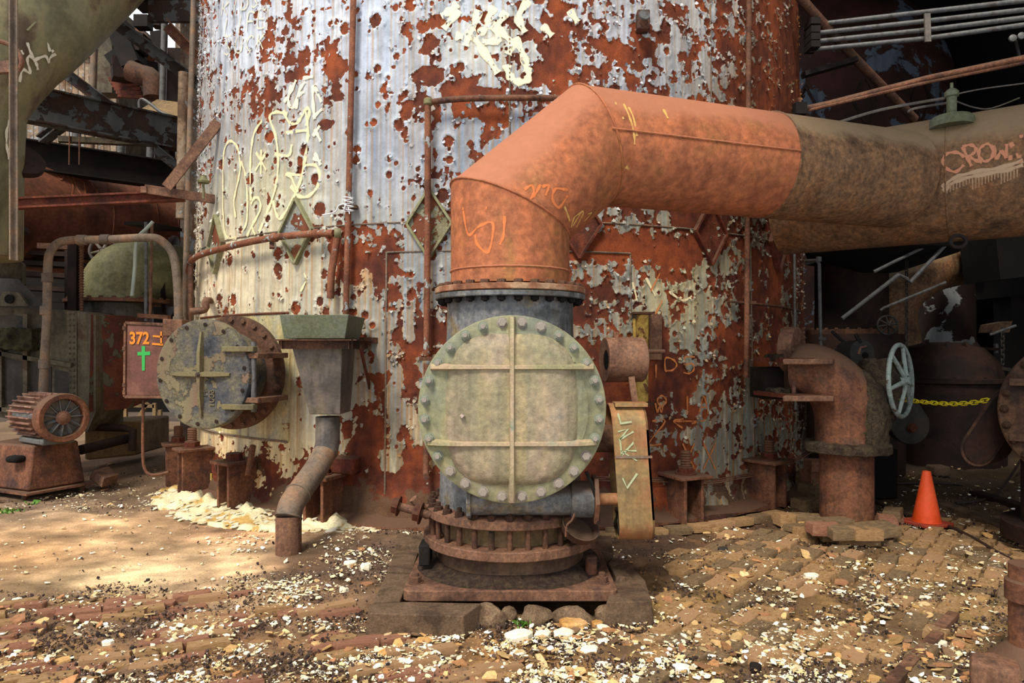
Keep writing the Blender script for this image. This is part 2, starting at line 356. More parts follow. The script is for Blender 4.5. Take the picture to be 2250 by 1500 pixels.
for a_, z_, r_ in zip(sp_a, sp_z, sp_r):
    i0 = int((a_ - A[0, 0]) / da); j0 = int((z_ - Z[0, 0]) / dz); k = int(r_ * 2.6 / da) + 1
    i1, i2, j1, j2 = max(i0 - k, 0), min(i0 + k + 1, NT), max(j0 - k, 0), min(j0 + k + 1, NZ)
    if i2 <= i1 or j2 <= j1 or z_ < 1.5 and rng.random() < .5: continue
    s_ = np.s_[j1:j2, i1:i2]; d = np.hypot(A[s_] - a_, (Z[s_] - z_) * .9) / r_
    fld[s_] = np.minimum(fld[s_], (d - 1) * 1.1); blister[s_] = np.maximum(blister[s_], np.exp(-((d - 1.4) / .5) ** 2) * (fld[s_] > 0))
# paint and rust colours by place, blue sky tint and right-side shade partly included
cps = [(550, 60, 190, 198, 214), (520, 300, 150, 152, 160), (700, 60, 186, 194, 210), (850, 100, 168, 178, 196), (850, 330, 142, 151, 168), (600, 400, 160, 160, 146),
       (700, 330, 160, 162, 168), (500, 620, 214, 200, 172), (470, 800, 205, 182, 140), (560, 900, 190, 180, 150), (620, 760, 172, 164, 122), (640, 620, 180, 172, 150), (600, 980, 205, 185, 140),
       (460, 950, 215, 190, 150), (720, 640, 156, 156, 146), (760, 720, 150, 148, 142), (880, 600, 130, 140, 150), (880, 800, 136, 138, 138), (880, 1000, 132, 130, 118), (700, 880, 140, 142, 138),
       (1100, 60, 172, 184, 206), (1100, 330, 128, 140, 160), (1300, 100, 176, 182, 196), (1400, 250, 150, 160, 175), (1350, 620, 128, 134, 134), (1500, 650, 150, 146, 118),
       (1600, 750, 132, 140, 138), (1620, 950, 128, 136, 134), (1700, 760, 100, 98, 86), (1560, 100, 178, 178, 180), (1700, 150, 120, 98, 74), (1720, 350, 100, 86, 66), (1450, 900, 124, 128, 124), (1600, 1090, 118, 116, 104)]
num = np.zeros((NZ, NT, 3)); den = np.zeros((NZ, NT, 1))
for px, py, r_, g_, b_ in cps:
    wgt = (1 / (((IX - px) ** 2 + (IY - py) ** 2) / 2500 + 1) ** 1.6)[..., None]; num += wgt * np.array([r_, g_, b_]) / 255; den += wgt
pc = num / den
st = fbm(A * 9, Z * .8, 51, 5, .75); st2 = fbm(A * 8, Z * 1.3, 61, 3); st3 = fbm(A * 40, Z * .5, 63, 2)
pc = pc * (1 + .035 * st + .06 * st2 + .02 * st3 + .03 * fbm(A * 16, Z * 9, 67, 3))[..., None]
lowz = np.clip((2.9 - Z) / 2.0, 0, 1)
cream = np.clip(st * .9 - .35, 0, 1) * (.05 + .45 * lowz); pc = pc * (1 - cream[..., None]) + cream[..., None] * np.array([.92, .84, .66])
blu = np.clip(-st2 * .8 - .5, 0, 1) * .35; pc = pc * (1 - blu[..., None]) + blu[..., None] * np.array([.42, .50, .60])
# rust water running down from every bare spot
run = np.zeros(NT); drip = np.zeros_like(fld); cg = np.clip(fbm(ths * 3.95 * 34, ths * 0 + 2, 71, 2) * .8 + .35, 0, 1.3)
for j in range(NZ - 1, -1, -1):
    bare = (fld[j] < 0); run = np.where(bare, np.minimum(run + .10, 1), run * (.975 + .012 * np.clip(cg, 0, 1))); drip[j] = run * cg
drip = np.clip(drip, 0, 1)
dm = (np.clip(drip * (.42 + .3 * lowz), 0, .8))[..., None]; pc = pc * (1 - dm) + dm * np.array([.62, .40, .18])
# cream overspray clouds behind the tags
for px, py, rx, ry, k in ((590, 430, 130, 130, .35), (1080, 90, 120, 90, .35), (1450, 650, 80, 50, .35), (790, 600, 50, 40, -.5)):
    e = np.exp(-((IX - px) / rx) ** 2 - ((IY - py) / ry) ** 2)[..., None] * abs(k)
    pc = pc * (1 - e) + e * (np.array([.80, .76, .58]) if k > 0 else np.array([.70, .42, .14]))
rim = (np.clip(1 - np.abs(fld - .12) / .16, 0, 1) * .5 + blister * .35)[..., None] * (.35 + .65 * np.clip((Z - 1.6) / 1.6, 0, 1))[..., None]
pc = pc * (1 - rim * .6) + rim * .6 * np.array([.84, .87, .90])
rn = fbm(A * 2.3, Z * 1.9, 81, 4); rn2 = fbm(A * 14, Z * 9, 85, 3)
tt = np.clip(.5 + .32 * rn + .16 * rn2, 0, 1)[..., None]
rc = np.array([.27, .115, .07]) * (1 - tt) + np.array([.53, .25, .115]) * tt
top_ = np.clip((Z - 2.5) / 2.5, 0, 1)[..., None]; rc = rc * (1 - .15 * top_) + .15 * top_ * np.array([.74, .36, .16])
edge_o = (np.clip(1 + fld / .35, 0, 1) * (fld < 0))[..., None]; rc = rc * (1 - .2 * edge_o) + .2 * edge_o * np.array([.80, .42, .15])
dirt = (np.clip((.30 - Z + .12 * fbm(A * 3, Z * 3, 91, 4) + .04 * fbm(A * 14, Z * 14, 97, 3)) / .03, 0, 1))[..., None] * .8
rc = rc * (1 - dirt) + dirt * np.array([.34, .27, .20]); fld = fld - 1.5 * dirt[..., 0] * (IX < 1500)
right_or = np.exp(-((IX - 1752) / 10) ** 2)[..., None] * (Z > 3.2)[..., None] * .8
pc = pc * (1 - right_or) + right_or * np.array([.78, .50, .22])
curl = .5 + .5 * np.clip(fbm(A * 12, Z * 12, 95, 2), -1, 1)
off = np.where(fld > 0, .004 + .022 * curl * np.exp(-np.clip(fld, 0, 9) / .16), 0) + blister * .008 + .0012 * rn2
off *= np.clip(Z / .3, 0, 1)
off += np.where(Z < .45, np.clip((.34 - Z + .10 * fbm(A * 2.6, Z * 2, 93, 3)), 0, .4) * .25, 0)
Rr2 = Rr + off; VX = (Rr2 * np.sin(TH)).ravel(); VY = (-Rr2 * np.cos(TH)).ravel()
me = bpy.data.meshes.new('shell'); nv = NT * NZ; me.vertices.add(nv)
me.vertices.foreach_set('co', np.stack([VX, VY, Z.ravel()], 1).astype(np.float32).ravel())
ii = (np.arange(NZ - 1)[:, None] * NT + np.arange(NT - 1)[None]).ravel(); fc = np.stack([ii, ii + 1, ii + NT + 1, ii + NT], 1)
me.loops.add(len(fc) * 4); me.polygons.add(len(fc)); me.loops.foreach_set('vertex_index', fc.ravel().astype(np.int32))
me.polygons.foreach_set('loop_start', np.arange(0, len(fc) * 4, 4, dtype=np.int32)); me.update(calc_edges=True); me.polygons.foreach_set('use_smooth', np.ones(len(fc), bool))
def put_col(me, name, arr):
    a = me.color_attributes.new(name, 'FLOAT_COLOR', 'POINT'); c = np.ones((len(me.vertices), 4), np.float32); c[:, :3] = nlin(arr.reshape(-1, 3)); a.data.foreach_set('color', c.ravel())
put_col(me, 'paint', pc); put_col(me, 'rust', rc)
a = me.attributes.new('cover', 'FLOAT', 'POINT'); a.data.foreach_set('value', fld.ravel().astype(np.float32))
m, nt, b = nodes('peeling_paint_over_rust')
def at_(n, nm): a = n.nodes.new('ShaderNodeAttribute'); a.attribute_name = nm; return a
tc = nt.nodes.new('ShaderNodeTexCoord'); nf = noise(nt, tc.outputs['Object'], 45, 6, .7); ng = noise(nt, tc.outputs['Object'], 110, 4, .7)
cv = math_(nt, 'ADD', at_(nt, 'cover').outputs['Fac'], math_(nt, 'MULTIPLY', math_(nt, 'SUBTRACT', nf, .5), 1.1))
mk = ramp(nt, math_(nt, 'MULTIPLY_ADD', cv, .5, .5), [(0, 0, 0, 1), (1, 1, 1, 1)], [.495, .515])
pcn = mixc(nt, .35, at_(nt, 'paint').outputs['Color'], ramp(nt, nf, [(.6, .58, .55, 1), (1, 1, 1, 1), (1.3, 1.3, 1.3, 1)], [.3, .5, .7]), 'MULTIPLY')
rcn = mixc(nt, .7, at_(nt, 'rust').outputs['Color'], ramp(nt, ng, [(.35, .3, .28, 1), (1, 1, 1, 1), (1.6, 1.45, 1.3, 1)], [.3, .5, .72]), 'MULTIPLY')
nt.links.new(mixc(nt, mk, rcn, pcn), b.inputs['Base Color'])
nt.links.new(ramp(nt, mk, [(.85, .85, .85, 1), (.55, .55, .55, 1)], [0, 1]), b.inputs['Roughness']); b.inputs['Specular IOR Level'].default_value = .35
bumpn(nt, b, math_(nt, 'MULTIPLY_ADD', mk, 1.0, math_(nt, 'MULTIPLY', ng, .35)), .008, .8)
me.materials.append(m); M_TOW = m
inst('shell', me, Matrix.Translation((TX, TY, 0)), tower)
# rest of the shell: back half and the part above the frame
mb = MB(); n = 64
for z0_, z1_, t0, t1 in ((-.02, 9.5, 1.36, 2 * PI - 1.36), (6.3, 9.5, -1.36, 1.36)):
    for i in range(n):
        a0 = t0 + (t1 - t0) * i / n; a1 = t0 + (t1 - t0) * (i + 1) / n
        mb.add([tpt(a0, z0_), tpt(a1, z0_), tpt(a1, z1_), tpt(a0, z1_)], [(0, 1, 2, 3)])
mb.build('rear_shell', M_RED, tower)
# curled flakes of paint standing off the wall
idx = np.argwhere((fld > .02) & (fld < .22) & (IX > 430) & (IX < 1765) & (Z > .5)); idx = idx[rng.permutation(len(idx))[:5200]]
fv, ff, fcol = [], [], []
for j, i in idx:
    th, z = TH[j, i], Z[j, i]; s = rng.uniform(.006, .02); c = tpt(th, z, off[j, i] + .002); rd = trad(th); tn = Vector((math.cos(th), math.sin(th), 0)); up = Vector((0, 0, 1))
    a = rng.uniform(0, 2 * PI); e1 = (tn * math.cos(a) + up * math.sin(a)); e2 = (up * math.cos(a) - tn * math.sin(a)); l = rng.uniform(.006, .022); k = len(fv)
    fv += [c - e1 * s, c + e1 * s * .8, c + e1 * s * .6 + e2 * s + rd * l * .6, c - e1 * s * .3 + e2 * s * 1.5 + rd * l, c - e1 * s * .9 + e2 * s * .8 + rd * l * .5]
    ff.append((k, k + 1, k + 2, k + 3, k + 4)); q = np.clip(pc[j, i] * rng.uniform(.85, 1.2), 0, 1); fcol += [q] * 5
org = Vector((TX, TY, 0)); me = mesh_from('paint_flakes', [q - org for q in fv], ff); put_col(me, 'c', np.array(fcol)); me.materials.append(attr_mat('flake_paint', 'c', .6, 40, .001))
inst('paint_flakes', me, Matrix.Translation(org), tower, kind='stuff')

def arc(th0, th1, z, off, n=24): return [tpt(th0 + (th1 - th0) * i / n, z, off) for i in range(n + 1)]
def weld(pts, r, name='weld_seam', mat=None):
    mb = MB(); pts = [Vector(p) for p in pts]; L = sum((pts[i + 1] - pts[i]).length for i in range(len(pts) - 1)); k = max(2, int(L / .018)); q = []
    cum = [0]
    for i in range(len(pts) - 1): cum.append(cum[-1] + (pts[i + 1] - pts[i]).length)
    for i in range(k + 1):
        s = L * i / k; j = min(max(0, next((a for a in range(len(cum) - 1) if cum[a + 1] >= s - 1e-9), len(cum) - 2)), len(pts) - 2)
        q.append(pts[j].lerp(pts[j + 1], (s - cum[j]) / max(1e-6, cum[j + 1] - cum[j])))
    return mb.tube(q, [r * (1 + .35 * (i % 2)) for i in range(k + 1)], n=6)
for (px, py0, py1) in ((848, 553, 1160), (1652, 540, 1120), (630, 690, 975), (1385, 560, 700), (1120, 60, 480), (1560, 0, 230)):
    th, _ = TW(px, (py0 + py1) / 2); _, z0_ = TW(px, py1); _, z1_ = TW(px, py0)
    weld([tpt(th, z0_ + (z1_ - z0_) * i / 12, .006) for i in range(13)], .008).build('weld_seam', M_PIPEG, tower)
thL, zL = TW(435, 560); thR, _ = TW(1765, 500); zr = TW(900, 488)[1]
weld(arc(-1.05, 1.05, zr, .006, 60), .007).build('weld_seam', M_PIPEG, tower)
z553 = TW(900, 553)[1]; weld(arc(TW(850, 553)[0], TW(1385, 560)[0], z553, .006), .007).build('weld_seam', M_PIPEG, tower)
# reinforcing plate round the manhole (lower left)
mb = MB(); t0, zt = TW(445, 690); t1, _ = TW(638, 700); zt = TW(560, 690)[1]; zb = TW(560, 962)[1]
rings = [[tpt(t0 + (t1 - t0) * i / 16, z, o) for i in range(17)] for z, o in ((zb, 0.0), (zb, .016), (zt, .016), (zt, 0.0))]
vs = [p for r in rings for p in r]; mb.add(vs, [(q * 17 + i, q * 17 + i + 1, (q + 1) * 17 + i + 1, (q + 1) * 17 + i) for q in range(3) for i in range(16)])
mb.prism([tpt(t1, zb, 0), tpt(t1, zb, .016), tpt(t1, zt, .016), tpt(t1, zt, 0)], trad(t1 + PI / 2) * .01)
mb.build('reinforcing_plate', rusty('plate_cream_green', ['9a8e62', 'b0a478', 'a09c88', 'b8a880'], 2.2, streak=.55, fine=.3, bump=.002, over=(['8c5434', '7a4428'], 5, .68)), tower)
weld(arc(t0, t1, zb, .018), .01).build('weld_seam', M_PIPEG, tower); weld(arc(t0, t1, zt, .018), .01).build('weld_seam', M_RED, tower)
# diamond stiffeners
M_DIAM = rusty('diamond_plate', ['7a7454', '8c8a70', '84888c'], 3, streak=.4, over=(['7a4428', '5e3020'], 4, .50))
M_DIAE = rusty('diamond_edge', ['7c7a50', '8e8c6c', '6c6048'], 5)
tds = [TW(px, 495)[0] for px in (480, 655, 945, 1270, 1557, 1705)]
for q, th in enumerate(tds):
    hw, hh = .20 / 3.97, .30; zc = zr + (-.02)
    red = q > 2
    o = [tpt(th, zc + hh, .0), tpt(th + hw, zc, .0), tpt(th, zc - hh, .0), tpt(th - hw, zc, .0)]
    mb = MB(); rd = trad(th); mb.prism(o, rd * .022); pl = mb.build('diamond_plate', M_RED if red else M_DIAM, tower)
    mb = MB()
    for i in range(4): mb.bar(o[i] + rd * .03, o[(i + 1) % 4] + rd * .03, .02, .05, up=rd)
    mb.build('edge_bar', M_RED if red else M_DIAE, pl)
# base ring and anchor chairs
mb = MB(); nn = 120; prof = [(3.85, .13), (4.22, .055), (4.22, .02), (3.85, .02)]
mb.lathe(prof, (TX, TY, 0), n=nn, closed=True)
mb.v = [p + Vector((0, 0, .012 * math.sin(i * 1.7) * (1 if i // nn in (1, 2) else 0))) for i, p in enumerate(mb.v)]
mb.build('base_ring', M_RMD, tower)
def nut_mesh(r=1., h=.8, stud=.0, sr=.55):
    mb = MB(); mb.cyl((0, 0, 0), (0, 0, .12), r * 1.25, n=16)
    mb.lathe([(r * .98, .12), (r, .18), (r, h - .1), (r * .85, h)], (0, 0, 0), n=6)
    if stud: mb.lathe([(sr, h - .05), (sr, h + stud - .08), (sr * .85, h + stud)], (0, 0, 0), n=12)
    return mb
me_nut_big = mesh_from('nut', nut_mesh(1, .9, .0).v, nut_mesh(1, .9).f, [M_RED], 30)
def chair(px, py, wd, hz, ztop, stud, lean=0, r=4.14):
    th = TW(px, py, r - 3.98)[0]; rd = trad(th); tn = Vector((math.cos(th), math.sin(th), 0)); R = Matrix((tn, rd, Vector((0, 0, 1)))).transposed()
    c = tpt(th, 0, 0); mb = MB()
    mb.box(c + rd * .16 + Vector((0, 0, ztop)), (wd, .36, .03), R)
    for s in (-1, 1): mb.box(c + rd * .15 + tn * s * wd * .27 + Vector((0, 0, (ztop + .02) / 2)), (.03, .30, ztop - .02), R)
    ch = mb.build('anchor_chair', M_RMD, tower, bevel=.006)
    cc = c + rd * .18 + Vector((0, 0, ztop + .015))
    inst('nut', me_nut_big, Matrix.Translation(cc) @ R.to_4x4() @ Matrix.Scale(.075, 4), ch)
    if stud:
        mb = MB(); p1 = cc + Vector((0, 0, stud)) + tn * lean; mb.cyl(cc, p1, .042, n=14)
        k = int(stud / .022)
        for i in range(k): a = i / k; mb.lathe([(.042, 0), (.05, .006), (.042, .012)], cc.lerp(p1, a), d=(p1 - cc), n=12)
        mb.build('anchor_bolt', M_RMD, ch)
chair(397, 1010, .20, 0, .48, .18); chair(428, 1030, .26, 0, .50, .20); chair(520, 1055, .30, 0, .47, .0); chair(710, 1095, .33, 0, .43, .0)
chair(1503, 1095, .33, 0, .42, .20); chair(1685, 1060, .34, 0, .46, .18)
mb = MB(); p = TP(545, 1045, .26); q = TP(556, 978, .16); mb.cyl(p, q, .026, n=12)
for i in range(18): mb.lathe([(.026, 0), (.032, .005), (.026, .01)], p.lerp(q, i / 18), d=(q - p), n=10)
mb.build('threaded_rod', M_RMD, tower)
# round riveted collar piece low on the left and small name plate
mb = MB(); th, z = TW(760, 1018); rd = trad(th); tn = Vector((math.cos(th), math.sin(th), 0)); R = Matrix((tn, rd, Vector((0, 0, 1)))).transposed()
mb.box(tpt(th, z, .06), (.31, .14, .15), R).build('stub_bracket', M_RED, tower, bevel=.02)
mb = MB(); th, z = TW(468, 1052); rd = trad(th); tn = Vector((math.cos(th), math.sin(th), 0)); R = Matrix((tn, rd, Vector((0, 0, 1)))).transposed()
mb.prism([tpt(th, z, .004) + R @ Vector((x, 0, y)) for x, y in ((-.12, -.2), (-.12, .12), (-.08, .18), (.08, .18), (.14, .08), (.16, -.2))], rd * .015).build('hand_hole_plate', M_RED, tower, bevel=.004)
mb = MB(); mb.box(tpt(th, z, .03), (.10, .01, .13), R).build('name_plate', M_YEL, tower)

# strokes sprayed on the wall -----------------------------------------------------------
def ribbon(mb_e, pts3, nrm, wd, sub=5):
    V_, F_, E_ = mb_e; P3 = spline([Vector(p) for p in pts3], sub) if sub > 1 and len(pts3) > 2 else [Vector(pts3[0]).lerp(Vector(pts3[-1]), i / 5) for i in range(6)] if len(pts3) == 2 else [Vector(p) for p in pts3]
    N3 = [nrm(p) for p in P3]; k = len(V_); n = len(P3)
    for i in range(n):
        t = (P3[min(i + 1, n - 1)] - P3[max(i - 1, 0)]).normalized(); s = t.cross(N3[i]).normalized(); wv = wd * (.8 + .25 * math.sin(i * 1.3))
        V_ += [P3[i] - s * wv, P3[i] - s * wv * .5, P3[i] + s * wv * .5, P3[i] + s * wv]; E_ += [0, 1, 1, 0]
    for i in range(n - 1):
        for c in range(3): F_.append((k + i * 4 + c, k + i * 4 + c + 1, k + i * 4 + 5 + c, k + i * 4 + 4 + c))
def ribbons(name, strokes, proj, nrm, wd, mat, parent, sub=5, label=None):
    me_ = ([], [], [])
    for s in strokes: ribbon(me_, [proj(*q) for q in s], nrm, wd, sub)
    L = W[top(parent)].translation; me = mesh_from(name, [v - L for v in me_[0]], me_[1], [mat], 0)
    a = me.attributes.new('edge', 'FLOAT', 'POINT'); a.data.foreach_set('value', me_[2])
    return inst(name, me, Matrix.Translation(L), parent, label)
FONT = {'L': [[(0, 1), (0, 0), (.6, 0)]], 'I': [[(.3, 1), (.3, 0)]], 'F': [[(.6, 1), (0, 1), (0, 0)], [(0, .5), (.5, .5)]], 'E': [[(.6, 1), (0, 1), (0, 0), (.6, 0)], [(0, .5), (.5, .5)]],
        'S': [[(.6, .9), (.3, 1), (.05, .8), (.3, .5), (.55, .25), (.3, 0), (0, .1)]], 'U': [[(0, 1), (0, .2), (.3, 0), (.6, .2), (.6, 1)]], 'C': [[(.6, .85), (.35, 1), (.05, .7), (.05, .3), (.35, 0), (.6, .15)]],
        'K': [[(0, 1), (0, 0)], [(.6, 1), (0, .45)], [(.15, .55), (.6, 0)]], 'D': [[(0, 0), (0, 1), (.4, .9), (.6, .5), (.4, .1), (0, 0)]], 'O': [[(.3, 1), (.05, .7), (.05, .3), (.3, 0), (.58, .3), (.58, .7), (.3, 1)]],
        'R': [[(0, 0), (0, 1), (.45, .95), (.5, .65), (.05, .5), (.6, 0)]], 'W': [[(0, 1), (.15, 0), (.3, .6), (.45, 0), (.65, 1)]], 'N': [[(0, 0), (0, 1), (.55, 0), (.6, 1)]], '!': [[(.2, 1), (.3, .3)], [(.3, .08), (.32, 0)]],
        '5': [[(.6, 1), (.1, 1), (.05, .55), (.45, .6), (.55, .25), (.3, 0), (0, .05)]], 'X': [[(0, 1), (.6, 0)], [(.6, 1), (0, 0)]], 'H': [[(0, 0), (0, 1)], [(.6, 0), (.6, 1)], [(0, .5), (.6, .5)]], 'A': [[(0, 0), (.3, 1), (.6, 0)], [(.12, .4), (.48, .4)]],
        'Y': [[(0, 1), (.3, .5)], [(.6, 1), (.3, .5), (.3, 0)]], 'Z': [[(0, 1), (.6, 1), (0, 0), (.6, 0)]]}
def word(s, x, y, wd, ht, slant=0, rise=0):
    out = []
    for i, c in enumerate(s):
        for st_ in FONT.get(c, []): out.append([(x + i * wd + u * wd * .95 + slant * v, y - v * ht - rise * i) for u, v in st_])
    return out
tnr = lambda p: Vector((p.x - TX, p.y - TY, 0)).normalized(); tpj = lambda px, py: TP(px, py, .014)
zz = lambda s, ox: [[(ox + x / 2.679, y / 2.679) for x, y in q] for q in s]
g1 = zz([[(235, 1280), (225, 1180), (250, 1060), (262, 980), (245, 870), (200, 830), (165, 900), (160, 1100), (162, 1280), (180, 1390), (240, 1400)],
         [(265, 950), (290, 1020), (303, 1150), (300, 1300), (270, 1370)], [(300, 1390), (335, 1320), (380, 1230), (372, 1170), (345, 1165), (325, 1200)],
         [(325, 1180), (320, 1000), (330, 850), (350, 770), (390, 710)], [(370, 1370), (420, 1250), (470, 1100), (485, 950), (470, 800), (435, 690), (470, 660), (540, 670)],
         [(330, 1340), (350, 1380)], [(455, 1180), (475, 1260), (500, 1285), (560, 1190), (610, 1080), (640, 950), (660, 800), (655, 700), (640, 640)], [(530, 780), (660, 765)], [(465, 905), (545, 915), (565, 850)],
         [(355, 895), (415, 1000)], [(415, 895), (350, 1005)], [(385, 880), (383, 1040)], [(560, 1090), (600, 1150), (660, 1155), (715, 1100), (728, 1020), (700, 970), (640, 975)],
         [(600, 1130), (560, 1040), (530, 1025), (620, 1030)], [(515, 650), (550, 720), (600, 720), (650, 640), (670, 660), (650, 740)]], 430)
ribbons('graffiti', g1, tpj, tnr, .022, M_CRM, tower, label='cream spray-painted looping graffiti')
g2 = zz([[(520, 600), (560, 540), (590, 470)], [(560, 500), (545, 600), (575, 630), (615, 520), (645, 480)], [(590, 640), (610, 560), (640, 540)], [(690, 500), (690, 600), (700, 700)], [(700, 510), (740, 600)],
         [(690, 690), (745, 640)], [(700, 760), (735, 830)], [(690, 800), (730, 740)], [(700, 900), (735, 970)], [(690, 930), (735, 950)], [(630, 460), (690, 450)]], 430)
ribbons('graffiti', g2, tpj, tnr, .02, M_BRT, tower, label='pale spray tag higher on the wall')
g3 = zz([[(200, 20), (160, 60), (105, 95)], [(210, 60), (120, 170)], [(330, 60), (290, 190), (340, 280), (440, 430)], [(420, 40), (380, 120), (440, 190)], [(490, 70), (440, 160), (520, 250), (500, 320)],
         [(330, 200), (400, 140), (440, 230), (350, 250)], [(620, 0), (560, 100), (600, 190)], [(490, 380), (505, 440), (550, 480), (610, 470), (620, 420), (600, 400)], [(280, 180), (250, 270)], [(540, 220), (590, 330), (610, 420)], [(190, 210), (235, 215)], [(700, 150), (760, 210)], [(860, 60), (910, 130)]], 930)
ribbons('graffiti', g3, tpj, tnr, .04, M_BRT, tower, label='bright cream scrawl at the top of the wall')
ribbons('graffiti', word('LIFE', 494, 78, 24, 38, 4, 6) + word('SUCK', 492, 120, 24, 34, 4, 4) + word('KIDS', 486, 34, 22, 30, 4, 6), tpj, tnr, .012, M_CRMW, tower, label='small pale lettering')
g4 = word('D', 1462, 815, 44, 28) + word('5', 1502, 820, 44, 36) + word('IA', 1500, 910, 36, 40) + word('O', 1444, 892, 34, 24) + word('I', 1430, 830, 40, 30) + word('Z', 1425, 975, 50, 50, 8) + word('XX', 1500, 1030, 46, 56) + word('W', 1440, 905, 30, 20)
g4 += [[(1480, 925), (1540, 925)], [(1500, 940), (1480, 925), (1502, 920)], [(1520, 930), (1560, 920)], [(1430, 640), (1450, 600)], [(1440, 690), (1456, 660)]]
ribbons('graffiti', g4, tpj, tnr, .012, M_ORG, tower, label='orange lettering on the bare rust right of the valve')
ribbons('graffiti', [[(660, 640), (672, 615), (668, 600)], [(1420, 610), (1440, 650)], [(1470, 640), (1500, 660), (1520, 650)], [(1390, 620), (1400, 660)]], tpj, tnr, .015, M_CRM, tower)

# ================================================================ GROUND
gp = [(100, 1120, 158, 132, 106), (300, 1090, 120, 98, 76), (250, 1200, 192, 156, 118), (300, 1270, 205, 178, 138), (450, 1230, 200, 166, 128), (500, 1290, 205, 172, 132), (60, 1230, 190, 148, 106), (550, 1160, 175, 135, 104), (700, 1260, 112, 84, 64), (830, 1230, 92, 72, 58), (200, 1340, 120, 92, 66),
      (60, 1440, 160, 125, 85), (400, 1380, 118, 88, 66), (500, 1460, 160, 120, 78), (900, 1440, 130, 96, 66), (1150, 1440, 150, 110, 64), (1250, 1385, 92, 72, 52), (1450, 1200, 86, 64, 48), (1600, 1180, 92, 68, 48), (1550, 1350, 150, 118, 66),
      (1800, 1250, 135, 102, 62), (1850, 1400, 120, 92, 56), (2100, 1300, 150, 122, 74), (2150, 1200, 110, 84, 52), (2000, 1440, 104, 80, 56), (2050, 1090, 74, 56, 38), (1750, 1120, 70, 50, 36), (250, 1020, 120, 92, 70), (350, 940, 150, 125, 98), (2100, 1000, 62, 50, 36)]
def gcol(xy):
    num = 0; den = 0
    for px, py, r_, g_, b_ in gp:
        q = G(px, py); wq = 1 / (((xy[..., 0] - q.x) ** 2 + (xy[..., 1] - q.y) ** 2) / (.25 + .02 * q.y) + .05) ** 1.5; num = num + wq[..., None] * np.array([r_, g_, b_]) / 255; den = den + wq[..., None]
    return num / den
def slabd(x, y):                                     # 1 on the smooth concrete apron at left
    e = perlin(x * 1.5, y * 1.5, 5) * .22
    a = np.clip((y - (4.55 + (x + 2.4) * .42) + e) / .05, 0, 1); b = np.clip((-.95 + e - x) / .3, 0, 1); c = np.clip((6.7 + e - y) / .3, 0, 1); return a * b * c
def build_grid(name, xs, ys, parent=None, z0=0.):
    XX, YY = np.meshgrid(xs, ys); s = slabd(XX, YY)
    zz_ = .028 * s + (1 - s) * (.012 * fbm(XX * 3, YY * 3, 2, 3) + .006 * fbm(XX * 18, YY * 18, 3, 2)) + .02 * perlin(XX * .6, YY * .6, 9) + .002 * fbm(XX * 14, YY * 14, 6, 2)
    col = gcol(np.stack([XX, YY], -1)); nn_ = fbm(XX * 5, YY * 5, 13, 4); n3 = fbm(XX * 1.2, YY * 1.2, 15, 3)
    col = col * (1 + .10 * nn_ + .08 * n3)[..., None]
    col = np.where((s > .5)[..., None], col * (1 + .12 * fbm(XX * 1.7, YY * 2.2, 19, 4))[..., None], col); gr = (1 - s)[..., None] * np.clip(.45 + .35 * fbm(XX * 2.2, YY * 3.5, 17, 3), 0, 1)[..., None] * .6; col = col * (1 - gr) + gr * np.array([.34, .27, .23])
    ny, nx = XX.shape; me = bpy.data.meshes.new(name); me.vertices.add(nx * ny); me.vertices.foreach_set('co', np.stack([XX, YY, zz_ + z0], -1).astype(np.float32).ravel())
    ii = (np.arange(ny - 1)[:, None] * nx + np.arange(nx - 1)[None]).ravel(); fc = np.stack([ii, ii + 1, ii + nx + 1, ii + nx], 1)
    me.loops.add(len(fc) * 4); me.polygons.add(len(fc)); me.loops.foreach_set('vertex_index', fc.ravel().astype(np.int32)); me.polygons.foreach_set('loop_start', np.arange(0, len(fc) * 4, 4, dtype=np.int32))
    me.update(calc_edges=True); me.polygons.foreach_set('use_smooth', np.ones(len(fc), bool)); put_col(me, 'c', col); return me
def gz(x, y):
    s = float(slabd(np.array(x), np.array(y))); return .028 * s + .02 * float(perlin(np.array(x * .6), np.array(y * .6), 9))
M_GRD = attr_mat('ground_dirt_and_concrete', 'c', .9, 70, .006)
ys_ = np.concatenate([np.linspace(1.5, 2.8, 12, endpoint=False), np.linspace(2.8, 7, 230, endpoint=False), np.geomspace(7, 60, 60)])
xs_ = np.concatenate([-np.geomspace(60, 5.5, 26, endpoint=False), np.linspace(-5.5, 6.5, 520, endpoint=False), np.geomspace(6.5, 60, 26)])
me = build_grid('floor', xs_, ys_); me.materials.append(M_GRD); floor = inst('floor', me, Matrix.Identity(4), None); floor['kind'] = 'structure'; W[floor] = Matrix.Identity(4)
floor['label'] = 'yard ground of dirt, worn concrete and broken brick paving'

# ================================================================ CENTRAL GATE VALVE
VX_, VY_ = -.012, 4.56
valve = root('gate_valve', 'large cast-iron gate valve with round green-grey bolted cover in the centre foreground', 'valve', (VX_, VY_, .10))
vo = (VX_, VY_, 0)
def pro(mb, prof, n=64, o=vo): return mb.lathe(prof, o, n=n)
pro(MB(), [(.47, .16), (.47, .34)]).build('lower_cylinder', rusty('cyl_brown', ['46342a', '5a4434', '66503e', '52402f'], 2, streak=.3, fine=.5, bump=.002, dust='503a2a'), valve)
pro(MB(), [(.44, .30), (.44, .55)]).build('inner_neck', M_CONC, valve)
pro(MB(), [(.43, .31), (.55, .31), (.555, .315), (.555, .362), (.55, .368), (.43, .368)], 72).build('lower_flange', M_RPK, valve)
pro(MB(), [(.40, .485), (.535, .485), (.54, .49), (.54, .535), (.535, .54), (.40, .56)], 72).build('upper_flange', M_RPK, valve)
